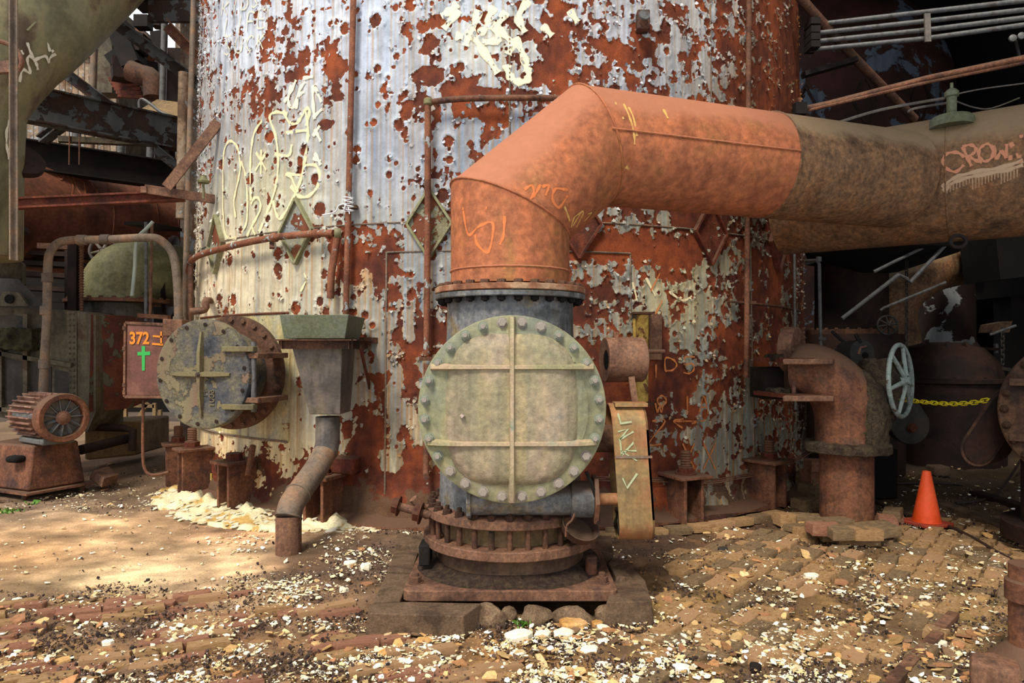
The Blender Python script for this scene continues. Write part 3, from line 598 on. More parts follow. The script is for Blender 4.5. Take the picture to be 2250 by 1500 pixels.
for i in range(30):
    a = 2 * PI * (i + .5) / 30
    if not (-.75 < math.cos(a - PI / 2 - PI) + 1 < 3): pass
    p = Vector((VX_ + .505 * math.cos(a), VY_ + .505 * math.sin(a), .355)); q = p + Vector((0, 0, .15))
    if i == 0: me_stud = mesh_from('stud_bolt', MB().cyl((0, 0, 0), (0, 0, .15), .017, n=10).v, MB().cyl((0, 0, 0), (0, 0, .15), .017, n=10).f, [M_RDK])
    inst('stud_bolt', me_stud, Matrix.Translation(p), valve)
tmp = nut_mesh(1, 1.1, .9, .5); me_nut = mesh_from('nut', tmp.v, tmp.f, [M_RDK], 30)
for i in range(30):
    a = 2 * PI * (i + .5) / 30; c, s = math.cos(a), math.sin(a)
    inst('nut', me_nut, MAT((VX_ + .505 * c, VY_ + .505 * s, .538), s=.028, spin=i), valve)
# body: oval barrel that carries the cover at the front
def oval(z, rx, ry, yo=0): return [Vector((VX_ + rx * math.cos(a), VY_ + yo + ry * math.sin(a), z)) for a in [2 * PI * i / 48 for i in range(48)]]
MB().loft([oval(.53, .455, .44), oval(.60, .455, .44), oval(.80, .45, .43), oval(1.45, .42, .42), oval(1.62, .408, .408), oval(1.86, .405, .405)]).build('body', M_CASTB, valve)
CZ, CR, CY = 1.19, .523, 3.93
# bonnet behind the cover
mb = MB(); mb.lathe([(.40, -.42), (.44, -.06), (.512, -.05), (.516, -.045), (.516, -.008), (.40, -.006)], (VX_ + .012, CY + .04, CZ), d=(0, -1, 0), n=80).build('bonnet_flange', M_RDK, valve)
cc = Vector((VX_ + .012, CY, CZ))
mb = MB(); mb.lathe([(CR, -.034), (CR + .002, -.03), (CR + .002, -.006), (CR - .006, 0), (.452, .0), (.43, .004), (.425, .008), (.0001, .008)], cc, d=(0, -1, 0), n=96)
cover = mb.build('cover', M_CAST, valve)
# raised, slightly domed centre panel with rounded square outline
def panel(sc, n=72, ex=3.2):
    out = []
    for i in range(n):
        a = 2 * PI * i / n; c, s = math.cos(a), math.sin(a); r = 1 / (abs(c) ** ex + abs(s) ** ex) ** (1 / ex)
        out.append((c * r * .355 * sc, s * r * (.37 if s > 0 else .37) * sc))
    return out
rings = []
for sc, h in ((1.04, .004), (1.0, .022), (.95, .036), (.85, .046), (.6, .054), (.3, .056), (.02, .056)):
    ln = 1.0
    rings.append([Vector((cc.x + x * (1 if abs(z) < 9 else 1), CY - h, CZ + z * 1.10 + .0)) for x, z in panel(sc)])
MB().loft(rings).build('raised_panel', M_CASTP, cover, sharp=60)
def rib(x0, z0, x1, z1, w0, h):
    p0, p1 = Vector((x0, 0, z0)), Vector((x1, 0, z1)); t = (p1 - p0).normalized(); s = Vector((t.z, 0, -t.x)); mb = MB(); rg = []
    for i in range(13):
        f = i / 12; p = p0.lerp(p1, f); k = min(1, min(f, 1 - f) * 8); hh = h * (.35 + .65 * k); q = cc + Vector((p.x, 0, p.z))
        rg.append([q + s * w0 * 1.5 + Vector((0, -.0, 0)), q + s * w0 + Vector((0, -hh * .8, 0)), q + s * w0 * .7 + Vector((0, -hh, 0)), q - s * w0 * .7 + Vector((0, -hh, 0)), q - s * w0 + Vector((0, -hh * .8, 0)), q - s * w0 * 1.5])
    return mb.loft(rg)
rib(0, .515, 0, -.515, .014, .078).build('rib', M_RIM, cover)
rib(-.452, .236, .452, .236, .013, .070).build('rib', M_RIM, cover); rib(-.468, -.186, .468, -.186, .013, .070).build('rib', M_RIM, cover)
tmp = nut_mesh(1, 1.0, .75, .55); me_cn = mesh_from('cover_nut', tmp.v, tmp.f, [M_BOLT, M_NUT], 30)
tmp = nut_mesh(1, .85); me_ch = mesh_from('cover_bolt_head', tmp.v, tmp.f, [M_BOLT], 30)
for p in me_cn.polygons: p.material_index = 1 if max((me_cn.vertices[v].co.xy.length for v in p.vertices)) > .6 else 0
for i in range(28):
    a = PI / 2 + 2 * PI * (i + .5) / 28; c, s = math.cos(a), math.sin(a)
    hd = i in (0, 27, 26) or 10 <= i <= 18
    inst('cover_bolt' if hd else 'cover_nut', me_ch if hd else me_cn, MAT(cc + Vector((.487 * c, 0, .487 * s)), d=(0, -1, 0), s=.0245, spin=i * .7), cover)
mb = MB(); mb.lathe([(.014, 0), (.014, .03), (.011, .034)], cc + Vector((-.273, -.05, -.03)), d=(0, -1, 0), n=4).build('plug', M_BOLT, cover)
def text3(s, M, size, ext, mat, parent, name='raised_lettering'):
    cu = bpy.data.curves.new(name, 'FONT'); cu.body = s; cu.size = size; cu.extrude = ext; cu.align_x = 'CENTER'; cu.align_y = 'CENTER'; cu.offset = size * .03 if size > .1 else 0; cu.materials.append(mat)
    o = bpy.data.objects.new(name, cu); place(o, parent, M)
    dg = bpy.context.evaluated_depsgraph_get(); me = bpy.data.meshes.new_from_object(o.evaluated_get(dg)); bpy.data.objects.remove(o)
    return inst(name, me, M, parent)
for k, ch in enumerate('NEY'):
    a = math.radians(142 - k * 6.5); q = cc + Vector((.42 * math.cos(a), -.002, .42 * math.sin(a)))
    text3(ch, Matrix.Translation(q) @ Matrix.Rotation(PI / 2, 4, 'X') @ Matrix.Rotation(a - PI / 2, 4, 'Z'), .05, .006, M_CAST, cover)
for k, ch in enumerate('58'):
    a = math.radians(42 - k * 5.5); q = cc + Vector((.425 * math.cos(a), -.002, .425 * math.sin(a)))
    text3(ch, Matrix.Translation(q) @ Matrix.Rotation(PI / 2, 4, 'X') @ Matrix.Rotation(a - PI / 2, 4, 'Z'), .045, .006, M_CAST, cover)
# operating shaft housing, shaft, belt guard, counterweight
mb = MB(); mb.cyl((-.24, 4.10, .655), (.47, 4.10, .655), .092, n=28); mb.cyl((-.26, 4.10, .655), (-.235, 4.10, .655), .115, n=8); mb.cyl((.34, 4.10, .655), (.47, 4.10, .655), .105, n=28)
mb.build('shaft_housing', M_CASTB, valve, bevel=.004)
MB().cyl((.47, 4.10, .655), (.495, 4.10, .655), .15, n=6).build('housing_flange', M_RMD, valve, bevel=.004)
MB().cyl((.48, 4.10, .655), (.66, 4.10, .655), .034, n=20).build('shaft', M_BAND, valve)
MB().cyl((.40, 4.35, .98), (.66, 4.30, .98), .085, n=24).build('upper_shaft', M_RPK, valve, bevel=.004)
mb = MB(); mb.tube([(.42, 4.0, .83), (.46, 4.0, .74), (.49, 4.02, .60), (.49, 4.02, .53)], .011, n=6, smooth=4).build('hook_rod', M_DARK, valve)
# guard: racetrack band standing on edge, its flat side turned to the right
def track(r, zt, zb, yc, n=14):
    o = []
    for i in range(n + 1): a = PI * i / n; o.append((yc + r * math.cos(a), zt + r * math.sin(a)))
    for i in range(n + 1): a = PI + PI * i / n; o.append((yc + r * math.cos(a), zb + r * math.sin(a)))
    return o
gt, gb, gy = 1.06, .54, 4.21
tx = lambda z: .572 + (1.19 - z) * .07
outer, inner = track(.145, gt, gb, gy), track(.137, gt, gb, gy)
wg = .205; mb = MB(); k = len(outer)
vs = []
for (yo, zo), (yi, zi) in zip(outer, inner):
    x = tx(zo); vs += [(x, yo, zo), (x + wg, yo, zo), (x + wg, yi, zi), (x, yi, zi)]
fs = []
for i in range(k):
    j = (i + 1) % k
    for q in range(4): fs.append((i * 4 + q, i * 4 + (q + 1) % 4, j * 4 + (q + 1) % 4, j * 4 + q))
mb.add(vs, fs); guard = mb.build('belt_guard', M_BAND, valve)
mb = MB(); mb.prism([(tx(z) + wg - .012, y, z) for y, z in outer], (.012, 0, 0)); mb.build('side_plate', M_BAND, guard)
MB().cyl((.64, gy, .655), (.72, gy, .655), .10, n=24).build('pulley', M_RDK, guard)
mb = MB(); mb.box((tx(.53) + .06, gy, .50), (.10, .20, .12)); mb.build('grime', M_GRIME, guard, subdiv=4, disp=(.05, .06))
mb = MB(); mb.box((tx(.9) + .11, gy - .148, .905), (.21, .006, .014)); mb.box((.70, gy - .147, 1.19), (.001, .001, .001)); mb.build('strap', M_PIPEG, guard)
gpj = lambda px, py: Vector((P(px, py, gy - .149).x, gy - .149, P(px, py, gy - .149).z)); gn = lambda p: Vector((0, -1, 0))
ribbons('graffiti', [[(1358, 908), (1364, 930), (1388, 926)], [(1358, 948), (1380, 942), (1362, 965), (1366, 1000)], [(1362, 965), (1392, 948)], [(1366, 1000), (1392, 972), (1398, 990), (1364, 990), (1400, 1012)], [(1368, 1050), (1378, 1072), (1400, 1040)]], gpj, gn, .008, M_PGRN, guard, sub=1, label='pale green sprayed letters')
wc = P(1370, 790, 4.32); ax = Vector((1, .12, 0)).normalized()
mb = MB(); mb.lathe([(.06, .012), (.122, .0), (.134, 0), (.137, .005), (.137, .235), (.13, .242), (.001, .242)], wc - ax * .12, d=ax, n=40)
cw = mb.build('counterweight', M_RPK, valve)
MB().lathe([(.0, .011), (.06, .011)], wc - ax * .121, d=ax, n=24).build('bore', M_SHADE, cw)
MB().bar(wc + V(-.05, -.02, .12), wc + V(-.05, -.02, .17), .03, .03).build('stub', M_RMD, cw)
MB().cyl(wc + V(.11, .02, .05), wc + V(.26, .04, .05), .014, n=10).build('handle_rod', M_RDK, valve)
MB().bar(wc + V(.03, -.10, -.10), P(1396, 892, 4.2), .036, .03).build('lever_bar', M_RPK, valve)
MB().bx(.60, .79, 4.10, 4.22, 1.19, 1.212).build('lever_bracket', M_BAND, valve)
# outrigger bolts on the left and scoop at right of the rings
mb = MB(); mb.cyl((-.50, 4.35, .50), (-.70, 4.38, .55), .026, n=12); mb.build('eye_bolt', M_RPK, valve)
mb = MB(); mb.cyl((-.62, 4.42, .59), (-.53, 4.46, .47), .028, n=12); mb.build('eye_bolt', M_RPK, valve)
inst('nut', me_nut_big, MAT((-.70, 4.38, .55), (-1, .1, .2), s=.05), valve); inst('nut', me_nut_big, MAT((-.56, 4.36, .51), (-1, .1, .2), s=.055), valve)
mb = MB(); mb.lathe([(.02, -.03), (.07, -.02), (.105, .0), (.115, .05), (.108, .05), (.09, .0), (.02, -.015)], P(1270, 1165, 4.12), d=(.3, -.55, .8), n=24).build('scoop', M_RDK, valve)
MB().tube([P(1265, 1115, 4.05), P(1258, 1140, 4.0), P(1245, 1155, 3.98), P(1243, 1178, 3.98)], .006, n=6, smooth=4).build('wire', M_RMD, valve)
# base plate
def rrect(x0, x1, y0, y1, r, z, n=6, skew=0):
    o = []
    for cx, cy, a0 in ((x1 - r, y1 - r, 0), (x0 + r, y1 - r, 90), (x0 + r, y0 + r, 180), (x1 - r, y0 + r, 270)):
        for i in range(n + 1): a = math.radians(a0 + 90 * i / n); o.append(Vector((cx + r * math.cos(a), cy + r * math.sin(a), z)))
    return o
MB().prism(rrect(-.62, .60, 3.98, 5.15, .05, .10), (0, 0, .062)).build('base_plate', M_RPK, valve, bevel=.006)
mb = MB(); mb.lathe([(.46, .215), (.49, .20), (.53, .18), (.575, .168), (.61, .160)], vo, n=80); mb.v = [v + V(0, 0, .006 * math.sin(i * 12.9) * (v.z > .162)) for i, v in enumerate(mb.v)]; mb.v = [V(min(max(v.x, -.60), .58), max(v.y, 4.0), v.z) for v in mb.v]; mb.build('settled_grit', rusty('grit_brown', ['33261f', '4c3a2e', '64503e'], 30, rough=1, fine=.9, bump=.012), valve, kind='stuff')
for px, py, Y in ((913, 1298, 4.12), (1323, 1296, 4.12)):
    p = P(px, py, Y); p.z = .162; inst('anchor_nut', mesh_from('anchor_nut', nut_mesh(1, 1.1, .6).v, nut_mesh(1, 1.1, .6).f, [M_RPK], 30) if px < 1000 else bpy.data.meshes['anchor_nut'], MAT(p, s=.036), valve)
MB().cyl((.48, 4.28, .16), (.48, 4.28, .27), .036, n=16).build('anchor_stub', M_RMD, valve, bevel=.008)
MB().bx(-.57, -.50, 4.3, 4.45, .20, .33).build('side_lug', M_DARK, valve, bevel=.01)

# ---------------------------------------------------------------- big elbow pipe
elbow = root('mitred_elbow_pipe', 'thick orange-rust mitred pipe rising from the valve and bending away to the right', 'pipe', (VX_, VY_, 1.84))
R_ = .382; hd = Vector((math.cos(math.radians(20)), math.sin(math.radians(20)), 0)); a0 = Vector((VX_, VY_, 1.93)); a1 = Vector((VX_, VY_, 2.407)); a2 = Vector((.52, 4.75, 2.887)); a3 = a2 + hd * 1.44; a4 = a2 + hd * 2.75
def miter_rings(pts, r, n=72):
    """rings of a mitred pipe: each bend cut on its bisecting plane"""
    pts = [Vector(p) for p in pts]; out = []; T = [(pts[i + 1] - pts[i]).normalized() for i in range(len(pts) - 1)]
    R = frame(T[0], (0, 1, 0)); base = [R @ Vector((r * math.cos(2 * PI * i / n), r * math.sin(2 * PI * i / n), 0)) for i in range(n)]
    cur = [pts[0] + b_ for b_ in base]; out.append(cur)
    for i in range(1, len(pts)):
        t = T[i - 1]; nrm = (T[i - 1] + (T[i] if i < len(T) else T[i - 1])).normalized()
        cur = [p + t * ((pts[i] - p).dot(nrm) / t.dot(nrm)) for p in cur]; out.append(cur)
    return out
rg = miter_rings([a0, a1, a2, a3, a4], R_)
def seg(r0, r1, n=6): return [[p.lerp(q, i / n) for p, q in zip(r0, r1)] for i in range(n + 1)]
for i, mt in ((0, M_ELB), (1, M_ELB), (2, M_ELB), (3, M_CRN)):
    MB().loft(seg(rg[i], rg[i + 1])).build('pipe_section', mt, elbow, sharp=50)
for i in (1, 2, 3): weld([p + (p - sum(rg[i], Vector()) / 72).normalized() * .002 for p in rg[i] + rg[i][:1]], .006).build('weld_bead', M_ELB if i < 3 else M_CRN, elbow)
# long seam on the horizontal run, facing the camera slightly above the middle
def ray_cyl(px, py, p0, d, r):
    d = d.normalized(); o = Vector((0, 0, CH)); v = Vector(((px - CXP) / F, 1, -(py - HY) / F)); w_ = o - p0
    vp = v - d * v.dot(d); wp = w_ - d * w_.dot(d); a = vp.dot(vp); b = 2 * vp.dot(wp); c = wp.dot(wp) - r * r; D = max(b * b - 4 * a * c, 0)
    return o + v * ((-b - math.sqrt(D)) / (2 * a))
hp = lambda px, py: ray_cyl(px, py, a2, hd, R_ + .002); hn = lambda p: ((p - a2) - hd * (p - a2).dot(hd)).normalized()
q0 = hp(1345, 282); qv = q0 - a2; along0 = qv.dot(hd); perp = qv - hd * along0
weld([a2 + perp + hd * (along0 + (1.43 - along0) * i / 4) for i in range(5)], .007).build('weld_bead', M_ELB, elbow)
vp_ = lambda px, py: ray_cyl(px, py, a0, Vector((0, 0, 1)), R_ + .002); vn = lambda p: Vector((p.x - VX_, p.y - VY_, 0)).normalized()
md = (a2 - a1).normalized(); mp = lambda px, py: ray_cyl(px, py, a1, md, R_ + .002); mn = lambda p: ((p - a1) - md * (p - a1).dot(md)).normalized()
weld([a0 + Vector((math.cos(t) * R_, math.sin(t) * R_, .09)) for t in [2 * PI * i / 48 for i in range(49)]], .006).build('weld_bead', M_ELB, elbow)
ge = zz([[(230, 1228), (375, 1222)], [(235, 1240), (265, 1380), (330, 1330), (410, 1315), (385, 1480), (320, 1440), (305, 1380)], [(478, 1270), (472, 1380), (450, 1440)]], 930)
M_ORB = spray('spray_orange_bright', 'd8763c', .46); M_GLD = spray('spray_gold', 'd8a85c', .44)
ribbons('graffiti', ge, vp_, vn, .012, M_ORB, elbow, label='orange sprayed zigzag tag')
ribbons('graffiti', zz([[(595, 1115), (640, 1090), (650, 1140), (620, 1180)], [(690, 1085), (650, 1160)], [(700, 1100), (740, 1090), (720, 1150)], [(850, 1120), (780, 1110), (760, 1170), (800, 1220), (850, 1150)]], 930), mp, mn, .012, M_ORB, elbow)
ribbons('graffiti', zz([[(832, 1215), (850, 1260), (862, 1300)], [(880, 1330), (930, 1250), (940, 1260), (900, 1340)], [(930, 1250), (890, 1280), (870, 1340)], [(950, 1300), (990, 1255), (970, 1260)]], 930), mp, mn, .010, M_GLD, elbow, label='gold scrawl at the inner bend')
ribbons('graffiti', zz([[(1180, 610), (1215, 690), (1240, 780), (1245, 850)], [(1210, 630), (1240, 700), (1258, 800)], [(1130, 600), (1180, 700)]], 930), hp, hn, .010, M_GLD, elbow)
ribbons('graffiti', [[(1458, 240), (1468, 260)], [(1375, 366), (1382, 372)], [(1360, 362), (1362, 375)]], hp, hn, .014, M_GLD, elbow, sub=1)
pro(MB(), [(.38, .0), (.478, .0), (.484, .005), (.484, .034), (.478, .038), (.384, .042)], 80, (VX_, VY_, 1.875)).build('flange', rusty('flange_rust_cream', ['6a4230', '8a5a40', 'a48468', '7c6a58'], 3, streak=.2, fine=.4, bump=.003), elbow)
pro(MB(), [(.38, .0), (.478, .0), (.482, .005), (.482, .032), (.38, .033)], 80, (VX_, VY_, 1.838)).build('top_flange', M_CASTB, valve)
tmp = nut_mesh(1, .9); me_fn = mesh_from('flange_bolt', tmp.v, tmp.f, [M_RPK], 30); tmp = nut_mesh(1, 1.0, .3); me_fd = mesh_from('flange_nut', tmp.v, tmp.f, [M_DARK], 30)
for i in range(28):
    a = 2 * PI * (i + .5) / 28; c, s = math.cos(a), math.sin(a); p = Vector((VX_ + .443 * c, VY_ + .443 * s, 0))
    inst('flange_bolt', me_fn, MAT(p + V(0, 0, 1.912), s=.028, spin=i), elbow); inst('flange_nut', me_fd, MAT(p + V(0, 0, 1.838), (0, 0, -1), s=.025, spin=i), valve)

# ---------------------------------------------------------------- crown pipe
c0 = P(2035, 398, 5.85); cdir = Vector((.80, -.60, .0)).normalized()
crown = root('graffiti_pipe', 'wide dark brown pipe with orange sprayed lettering entering from the right', 'pipe', c0)
RC = .50
C0 = Vector((c0.x, c0.y, 2.90)); mb = MB(); mb.loft([[C0 - cdir * 1.15 + (frame(cdir) @ Vector((RC * math.cos(2 * PI * i / 72), RC * math.sin(2 * PI * i / 72), 0))) + cdir * L for i in range(72)] for L in np.linspace(0, 4.0, 20)])
mb.build('pipe_body', M_CRN, crown, sharp=50)
kp = lambda px, py: ray_cyl(px, py, C0, cdir, RC + .003); kn = lambda p: ((p - C0) - cdir * (p - C0).dot(cdir)).normalized()
gw = []
zc_ = lambda q: [[(1680 + x / 2.5, y / 2.5) for x, y in p] for p in q]
pts_ = zc_([[(1100, 862), (1060, 838), (1005, 842), (980, 880), (1000, 925), (1050, 942), (1095, 905)], [(1088, 806), (1112, 860), (1136, 912)], [(1086, 806), (1130, 795), (1160, 815), (1150, 840), (1118, 858)], [(1118, 858), (1160, 880), (1195, 892)],
            [(1205, 795), (1178, 825), (1182, 868), (1215, 885), (1250, 860), (1252, 812), (1225, 790), (1200, 800)], [(1255, 800), (1272, 876)], [(1272, 876), (1300, 825)], [(1300, 825), (1326, 868)], [(1326, 868), (1330, 790)], [(1350, 880), (1352, 782)], [(1352, 782), (1398, 868)], [(1398, 868), (1410, 740)], [(1404, 885), (1412, 892)]])
ribbons('graffiti', pts_, kp, kn, .015, spray('spray_peach', 'c88460', .36), crown, label='orange lettering reading CROWN')
us = [[(2070, 412), (2095, 392), (2140, 378), (2200, 368), (2248, 352)], [(2072, 420), (2100, 398), (2150, 385), (2210, 374), (2248, 362)]] + [[(x, 396 - (x - 2090) * .17 if x > 2090 else 405), (x, 396 - (x - 2090) * .17 + 12 + (x * 7) % 17)] for x in range(2074, 2240, 7)]
ribbons('graffiti', us[:2], kp, kn, .02, spray('spray_cream2', 'b89878', .36), crown); ribbons('graffiti', us[2:], kp, kn, .006, spray('spray_cream3', 'a88868', .38), crown)
weld([C0 + frame(cdir) @ Vector((RC * math.cos(t), RC * math.sin(t), .18)) for t in [2 * PI * i / 40 for i in range(41)]], .006).build('weld_bead', M_CRN, crown)
mp_ = P(2091, 262, 5.45); MB().lathe([(.15, -.06), (.15, .0), (.13, .02), (.03, .025)], mp_ + V(0, 0, .0), n=28).build('saddle', M_HOPG, crown)
MB().lathe([(.035, 0), (.035, .16), (.05, .165), (.05, .20), (.03, .22), (.012, .23), (.012, .27)], mp_ + V(0, 0, .01), n=18).build('mast_stub', M_HOPG, crown)
mb = MB(); pe = P(2105, 530, 5.3); mb.tube([pe + V(.06 * math.cos(t), 0, .045 * math.sin(t)) for t in [2 * PI * i / 16 for i in range(16)]], .014, n=8, closed=True).build('lifting_eye', M_DARK, crown)

# ---------------------------------------------------------------- stones round the base
def stone(name, poly, z0, z1, label, grp=None, cat='stone', mat=M_STONE, top_in=.012, amp=.006):
    mb = MB(); a = [Vector((x, y, z0)) for x, y in poly]; c = sum(a, Vector()) / len(a)
    t = [Vector((p.x, p.y, z1)) + (c - p).normalized() * top_in for p in a]; t = [Vector((p.x, p.y, z1 + random.uniform(-amp, amp))) for p in t]
    area = sum(a[i].x * a[(i + 1) % len(a)].y - a[(i + 1) % len(a)].x * a[i].y for i in range(len(a)))
    if area < 0: a, t = a[::-1], t[::-1]
    mb.loft([a, [p.lerp(q, .9) + V(0, 0, 0) for p, q in zip(a, t)], t]); o = mb.build(name, mat, bevel=.006); tag(o, label, cat, grp); return o
def gxy(*pp): return [tuple(G(px, py, z)[:2]) for px, py, z in pp]
stone('stone_slab', gxy((803, 1346, .12), (1022, 1352, .12), (1062, 1325, .12), (885, 1318, .12), (806, 1328, .12)), 0, .12, 'long dressed brown stone slab in front of the valve base, left side')
stone('stone_slab', gxy((818, 1322, .11), (880, 1318, .11), (905, 1260, .11), (848, 1256, .11)), .0, .11, 'near flat slab along the left side of the valve base')
stone('stone_slab', gxy((850, 1254, .11), (906, 1256, .11), (922, 1204, .11), (868, 1200, .11)), .0, .11, 'middle flat slab along the left side of the valve base')
stone('stone_slab', gxy((866, 1196, .15), (925, 1200, .15), (940, 1176, .15), (872, 1170, .15)), .0, .15, 'far slab against the tower ring left of the valve base')
stone('stone_block', gxy((1328, 1386, .0), (1437, 1378, .0), (1425, 1318, .0), (1385, 1288, .0), (1350, 1300, .0)), .0, .13, 'sloping broken stone block at the right front corner of the valve base', top_in=.03, amp=.02)
stone('stone_block', gxy((1352, 1290, .1), (1410, 1285, .1), (1385, 1235, .1), (1345, 1228, .1), (1325, 1245, .1)), .0, .14, 'rounded stone beside the right edge of the base plate', top_in=.04, amp=.02)
stone('stone_block', gxy((1310, 1218, .14), (1350, 1224, .14), (1345, 1182, .14), (1298, 1180, .14)), .0, .16, 'flat stone behind the belt guard right of the valve base', top_in=.02)
def rock(px, py, sx, sy, sz, label, grp=None, mat=M_ROCK, z=0, name='rock', seed=0, cat='rock'):
    r = np.random.default_rng(seed + int(px)); bm = bmesh.new(); bmesh.ops.create_icosphere(bm, subdivisions=3, radius=1)
    p = G(px, py, 0) if not isinstance(px, Vector) else px; o = r.uniform(0, 50, 3)
    pl = [Vector(r.normal(size=3)).normalized() for _ in range(9)]
    for v in bm.verts:
        for n_ in pl:
            d = v.co.dot(n_) - .72
            if d > 0: v.co -= n_ * d * .9
        v.co = Vector((v.co.x * sx, v.co.y * sy, v.co.z * sz)) * (1 + .06 * math.sin(v.co.x * 9 + o[0]) * math.sin(v.co.y * 8 + o[1]))
    me = bpy.data.meshes.new(name); bm.to_mesh(me); bm.free(); me.materials.append(mat); me.polygons.foreach_set('use_smooth', [True] * len(me.polygons)); me.set_sharp_from_angle(angle=math.radians(32))
    ob = inst(name, me, Matrix.Translation((p.x, p.y, z + sz * .55)) @ Matrix.Rotation(r.uniform(-.5, .5), 4, 'Z'), None); return tag(ob, label, cat, grp)
rock(1075, 1372, .10, .07, .085, 'wedge shaped rock just right of the long slab')
rock(1118, 1368, .05, .05, .06, 'small squarish rock under the base plate front, left of the middle')
rock(1180, 1370, .10, .07, .075, 'rounded tan rock under the middle of the base plate')
rock(1260, 1374, .12, .08, .075, 'broad cracked tan rock under the right half of the base plate')
rock(1330, 1365, .07, .06, .06, 'tan rock wedged beside the right stone block')
rock(1100, 1378, .05, .04, .02, 'flat dark brick shard lying before the rocks', mat=M_RDK)

# ================================================================ ON THE TOWER, LEFT
# manhole with bolted lid
ln_ = Vector((-.26, -.966, 0)).normalized(); lc = P(443, 822, 5.95)
man = root('bolted_manhole', 'round black and olive manhole with cross-ribbed lid sticking out of the tower at left', 'manhole', lc)
MB().lathe([(.36, -1.3), (.36, -.05), (.44, -.048)], lc, d=ln_, n=56).build('neck', M_LID, man)
MB().lathe([(.36, -.46), (.50, -.455), (.51, -.45), (.51, -.40), (.50, -.395), (.36, -.39)], lc, d=ln_, n=64).build('ring_flange', M_RDK, man)
mb = MB(); mb.lathe([(.40, -.09), (.462, -.085), (.466, -.08), (.466, -.02), (.458, -.005), (.44, 0), (.42, -.004), (.0001, .0)], lc, d=ln_, n=72); lid = mb.build('lid', M_LID, man)
R = frame(ln_); lx, lz = Vector((-ln_.y, ln_.x, 0)) , Vector((0, 0, 1))
lf = lambda x, z, h=0: lc + lx * x + lz * z + ln_ * h
def ribl(p0, p1, w0, h):
    p0, p1 = Vector(p0), Vector(p1); t = (p1 - p0).normalized(); s = Vector((-t.y, t.x)); rg = []
    for i in range(9):
        f = i / 8; p = p0.lerp(p1, f); k = min(1, min(f, 1 - f) * 4); hh = h * (.3 + .7 * k); ww = w0 * (.6 + .4 * k)
        rg.append([lf(*(p + s * ww), -.002), lf(*(p + s * ww * .7), hh), lf(*(p - s * ww * .7), hh), lf(*(p - s * ww), -.002)])
    return MB().loft(rg)
M_LIDR = rusty('lid_rib_olive', ['5e5540', '756c4c', '6a5a46'], 5, rough=.7, bump=.003)
ribl((-.30, -.0), (.28, -.0), .024, .045).build('rib', M_LIDR, lid); ribl((0, .36), (.0, -.36), .022, .045).build('rib', M_LIDR, lid)
tmp = nut_mesh(1, .8, .4); me_ln = mesh_from('lid_bolt', tmp.v, tmp.f, [M_LID], 30); inst('lid_bolt', me_ln, MAT(lf(.0, .0, .04), d=ln_, s=.022), lid)
for i in range(14):
    a = 2 * PI * (i + .3) / 14; MB().lathe([(.014, 0), (.018, .006), (.012, .008)], lf(.42 * math.cos(a), .42 * math.sin(a), -.001), d=ln_, n=12).build('bolt_hole', M_DKR, lid)
for i in range(24):
    a = 2 * PI * i / 24; 
    if math.cos(a) > -.35: inst('flange_bolt', me_fn, MAT(lf(.475 * math.cos(a), .475 * math.sin(a), -.395), d=ln_, s=.024), man)
for z in (.19, -.29):
    mb = MB(); mb.prism([lf(x, z, h) for x, h in ((.22, .035), (.44, .035), (.50, .0), (.50, -.06), (.22, .0))], (0, 0, .045)); mb.build('hinge_strap', M_LIDR, man, bevel=.005)
    mb = MB(); mb.prism([lf(x, z - .055 * (1 if z > 0 else -1), h) for x, h in ((.40, -.02), (.53, -.02), (.56, -.2), (.56, -.42), (.42, -.42))], (0, 0, .045)); mb.build('hinge_lug', M_RPK, man, bevel=.005)
MB().cyl(lf(.47, .27, -.05), lf(.47, -.31, -.05), .022, n=12).build('hinge_pin', M_GALV, man)
text3('1009', Matrix.Translation(lf(.10, -.2, .001)) @ Matrix((-lz, -lx, ln_)).transposed().to_4x4() @ Matrix.Rotation(PI, 4, 'Z'), .075, .006, M_LID, lid)
text3('H', Matrix.Translation(lf(.03, -.16, .001)) @ Matrix((-lz, -lx, ln_)).transposed().to_4x4() @ Matrix.Rotation(PI, 4, 'Z'), .075, .006, M_LID, lid)
# small stop cock over the manhole
mb = MB(); th, z = TW(452, 672, .05); c = TP(462, 660); q = P(420, 684, 6.9); mb.tube([c, P(452, 662, 6.9), P(450, 680, 6.85), P(418, 684, 6.8)], .035, n=10, smooth=3); o = mb.build('drain_spout', M_RPK); tag(o, 'small bent rusty spout pipe on the tower above the manhole', 'pipe')
# hopper
hop = root('funnel_hopper', 'grey steel funnel hopper with angle frame on the left of the valve', 'hopper', P(715, 830, 5.8))
def quadr(pl, pr, Yf, Yb, z, sk=0): return [Vector(((pl - CXP) / F * Yf, Yf, z)), Vector(((pr - CXP) / F * Yf, Yf, z)), Vector(((pr - CXP) / F * Yf + sk, Yb, z)), Vector(((pl - CXP) / F * Yf + sk, Yb, z))]
Yf, Yb = 5.5, 6.05
t1_ = quadr(614, 766, 5.46, 6.08, 1.79); t2_ = quadr(624, 758, 5.50, 6.02, 1.605); ti1 = [p.lerp(sum(t1_, Vector()) / 4, .05) for p in t1_]; ti2 = [p.lerp(sum(t2_, Vector()) / 4, .08) for p in t2_]
MB().loft([t2_, t1_, ti1, ti2]).build('upper_hood', M_HOPG, hop, bevel=.004)
f1 = quadr(610, 774, 5.47, 6.1, 1.60)
mb = MB()
for i in range(4): a_, b_ = f1[i], f1[(i + 1) % 4]; mb.angle(a_ + V(0, 0, -.005), b_ + V(0, 0, -.005), .065, .01, flip=(1 if i != 9 else -1))
fr = mb.build('angle_frame', M_RDK, hop)
b1 = quadr(638, 752, 5.53, 6.0, 1.585); b2 = quadr(680, 748, 5.66, 5.93, 1.0, .02)
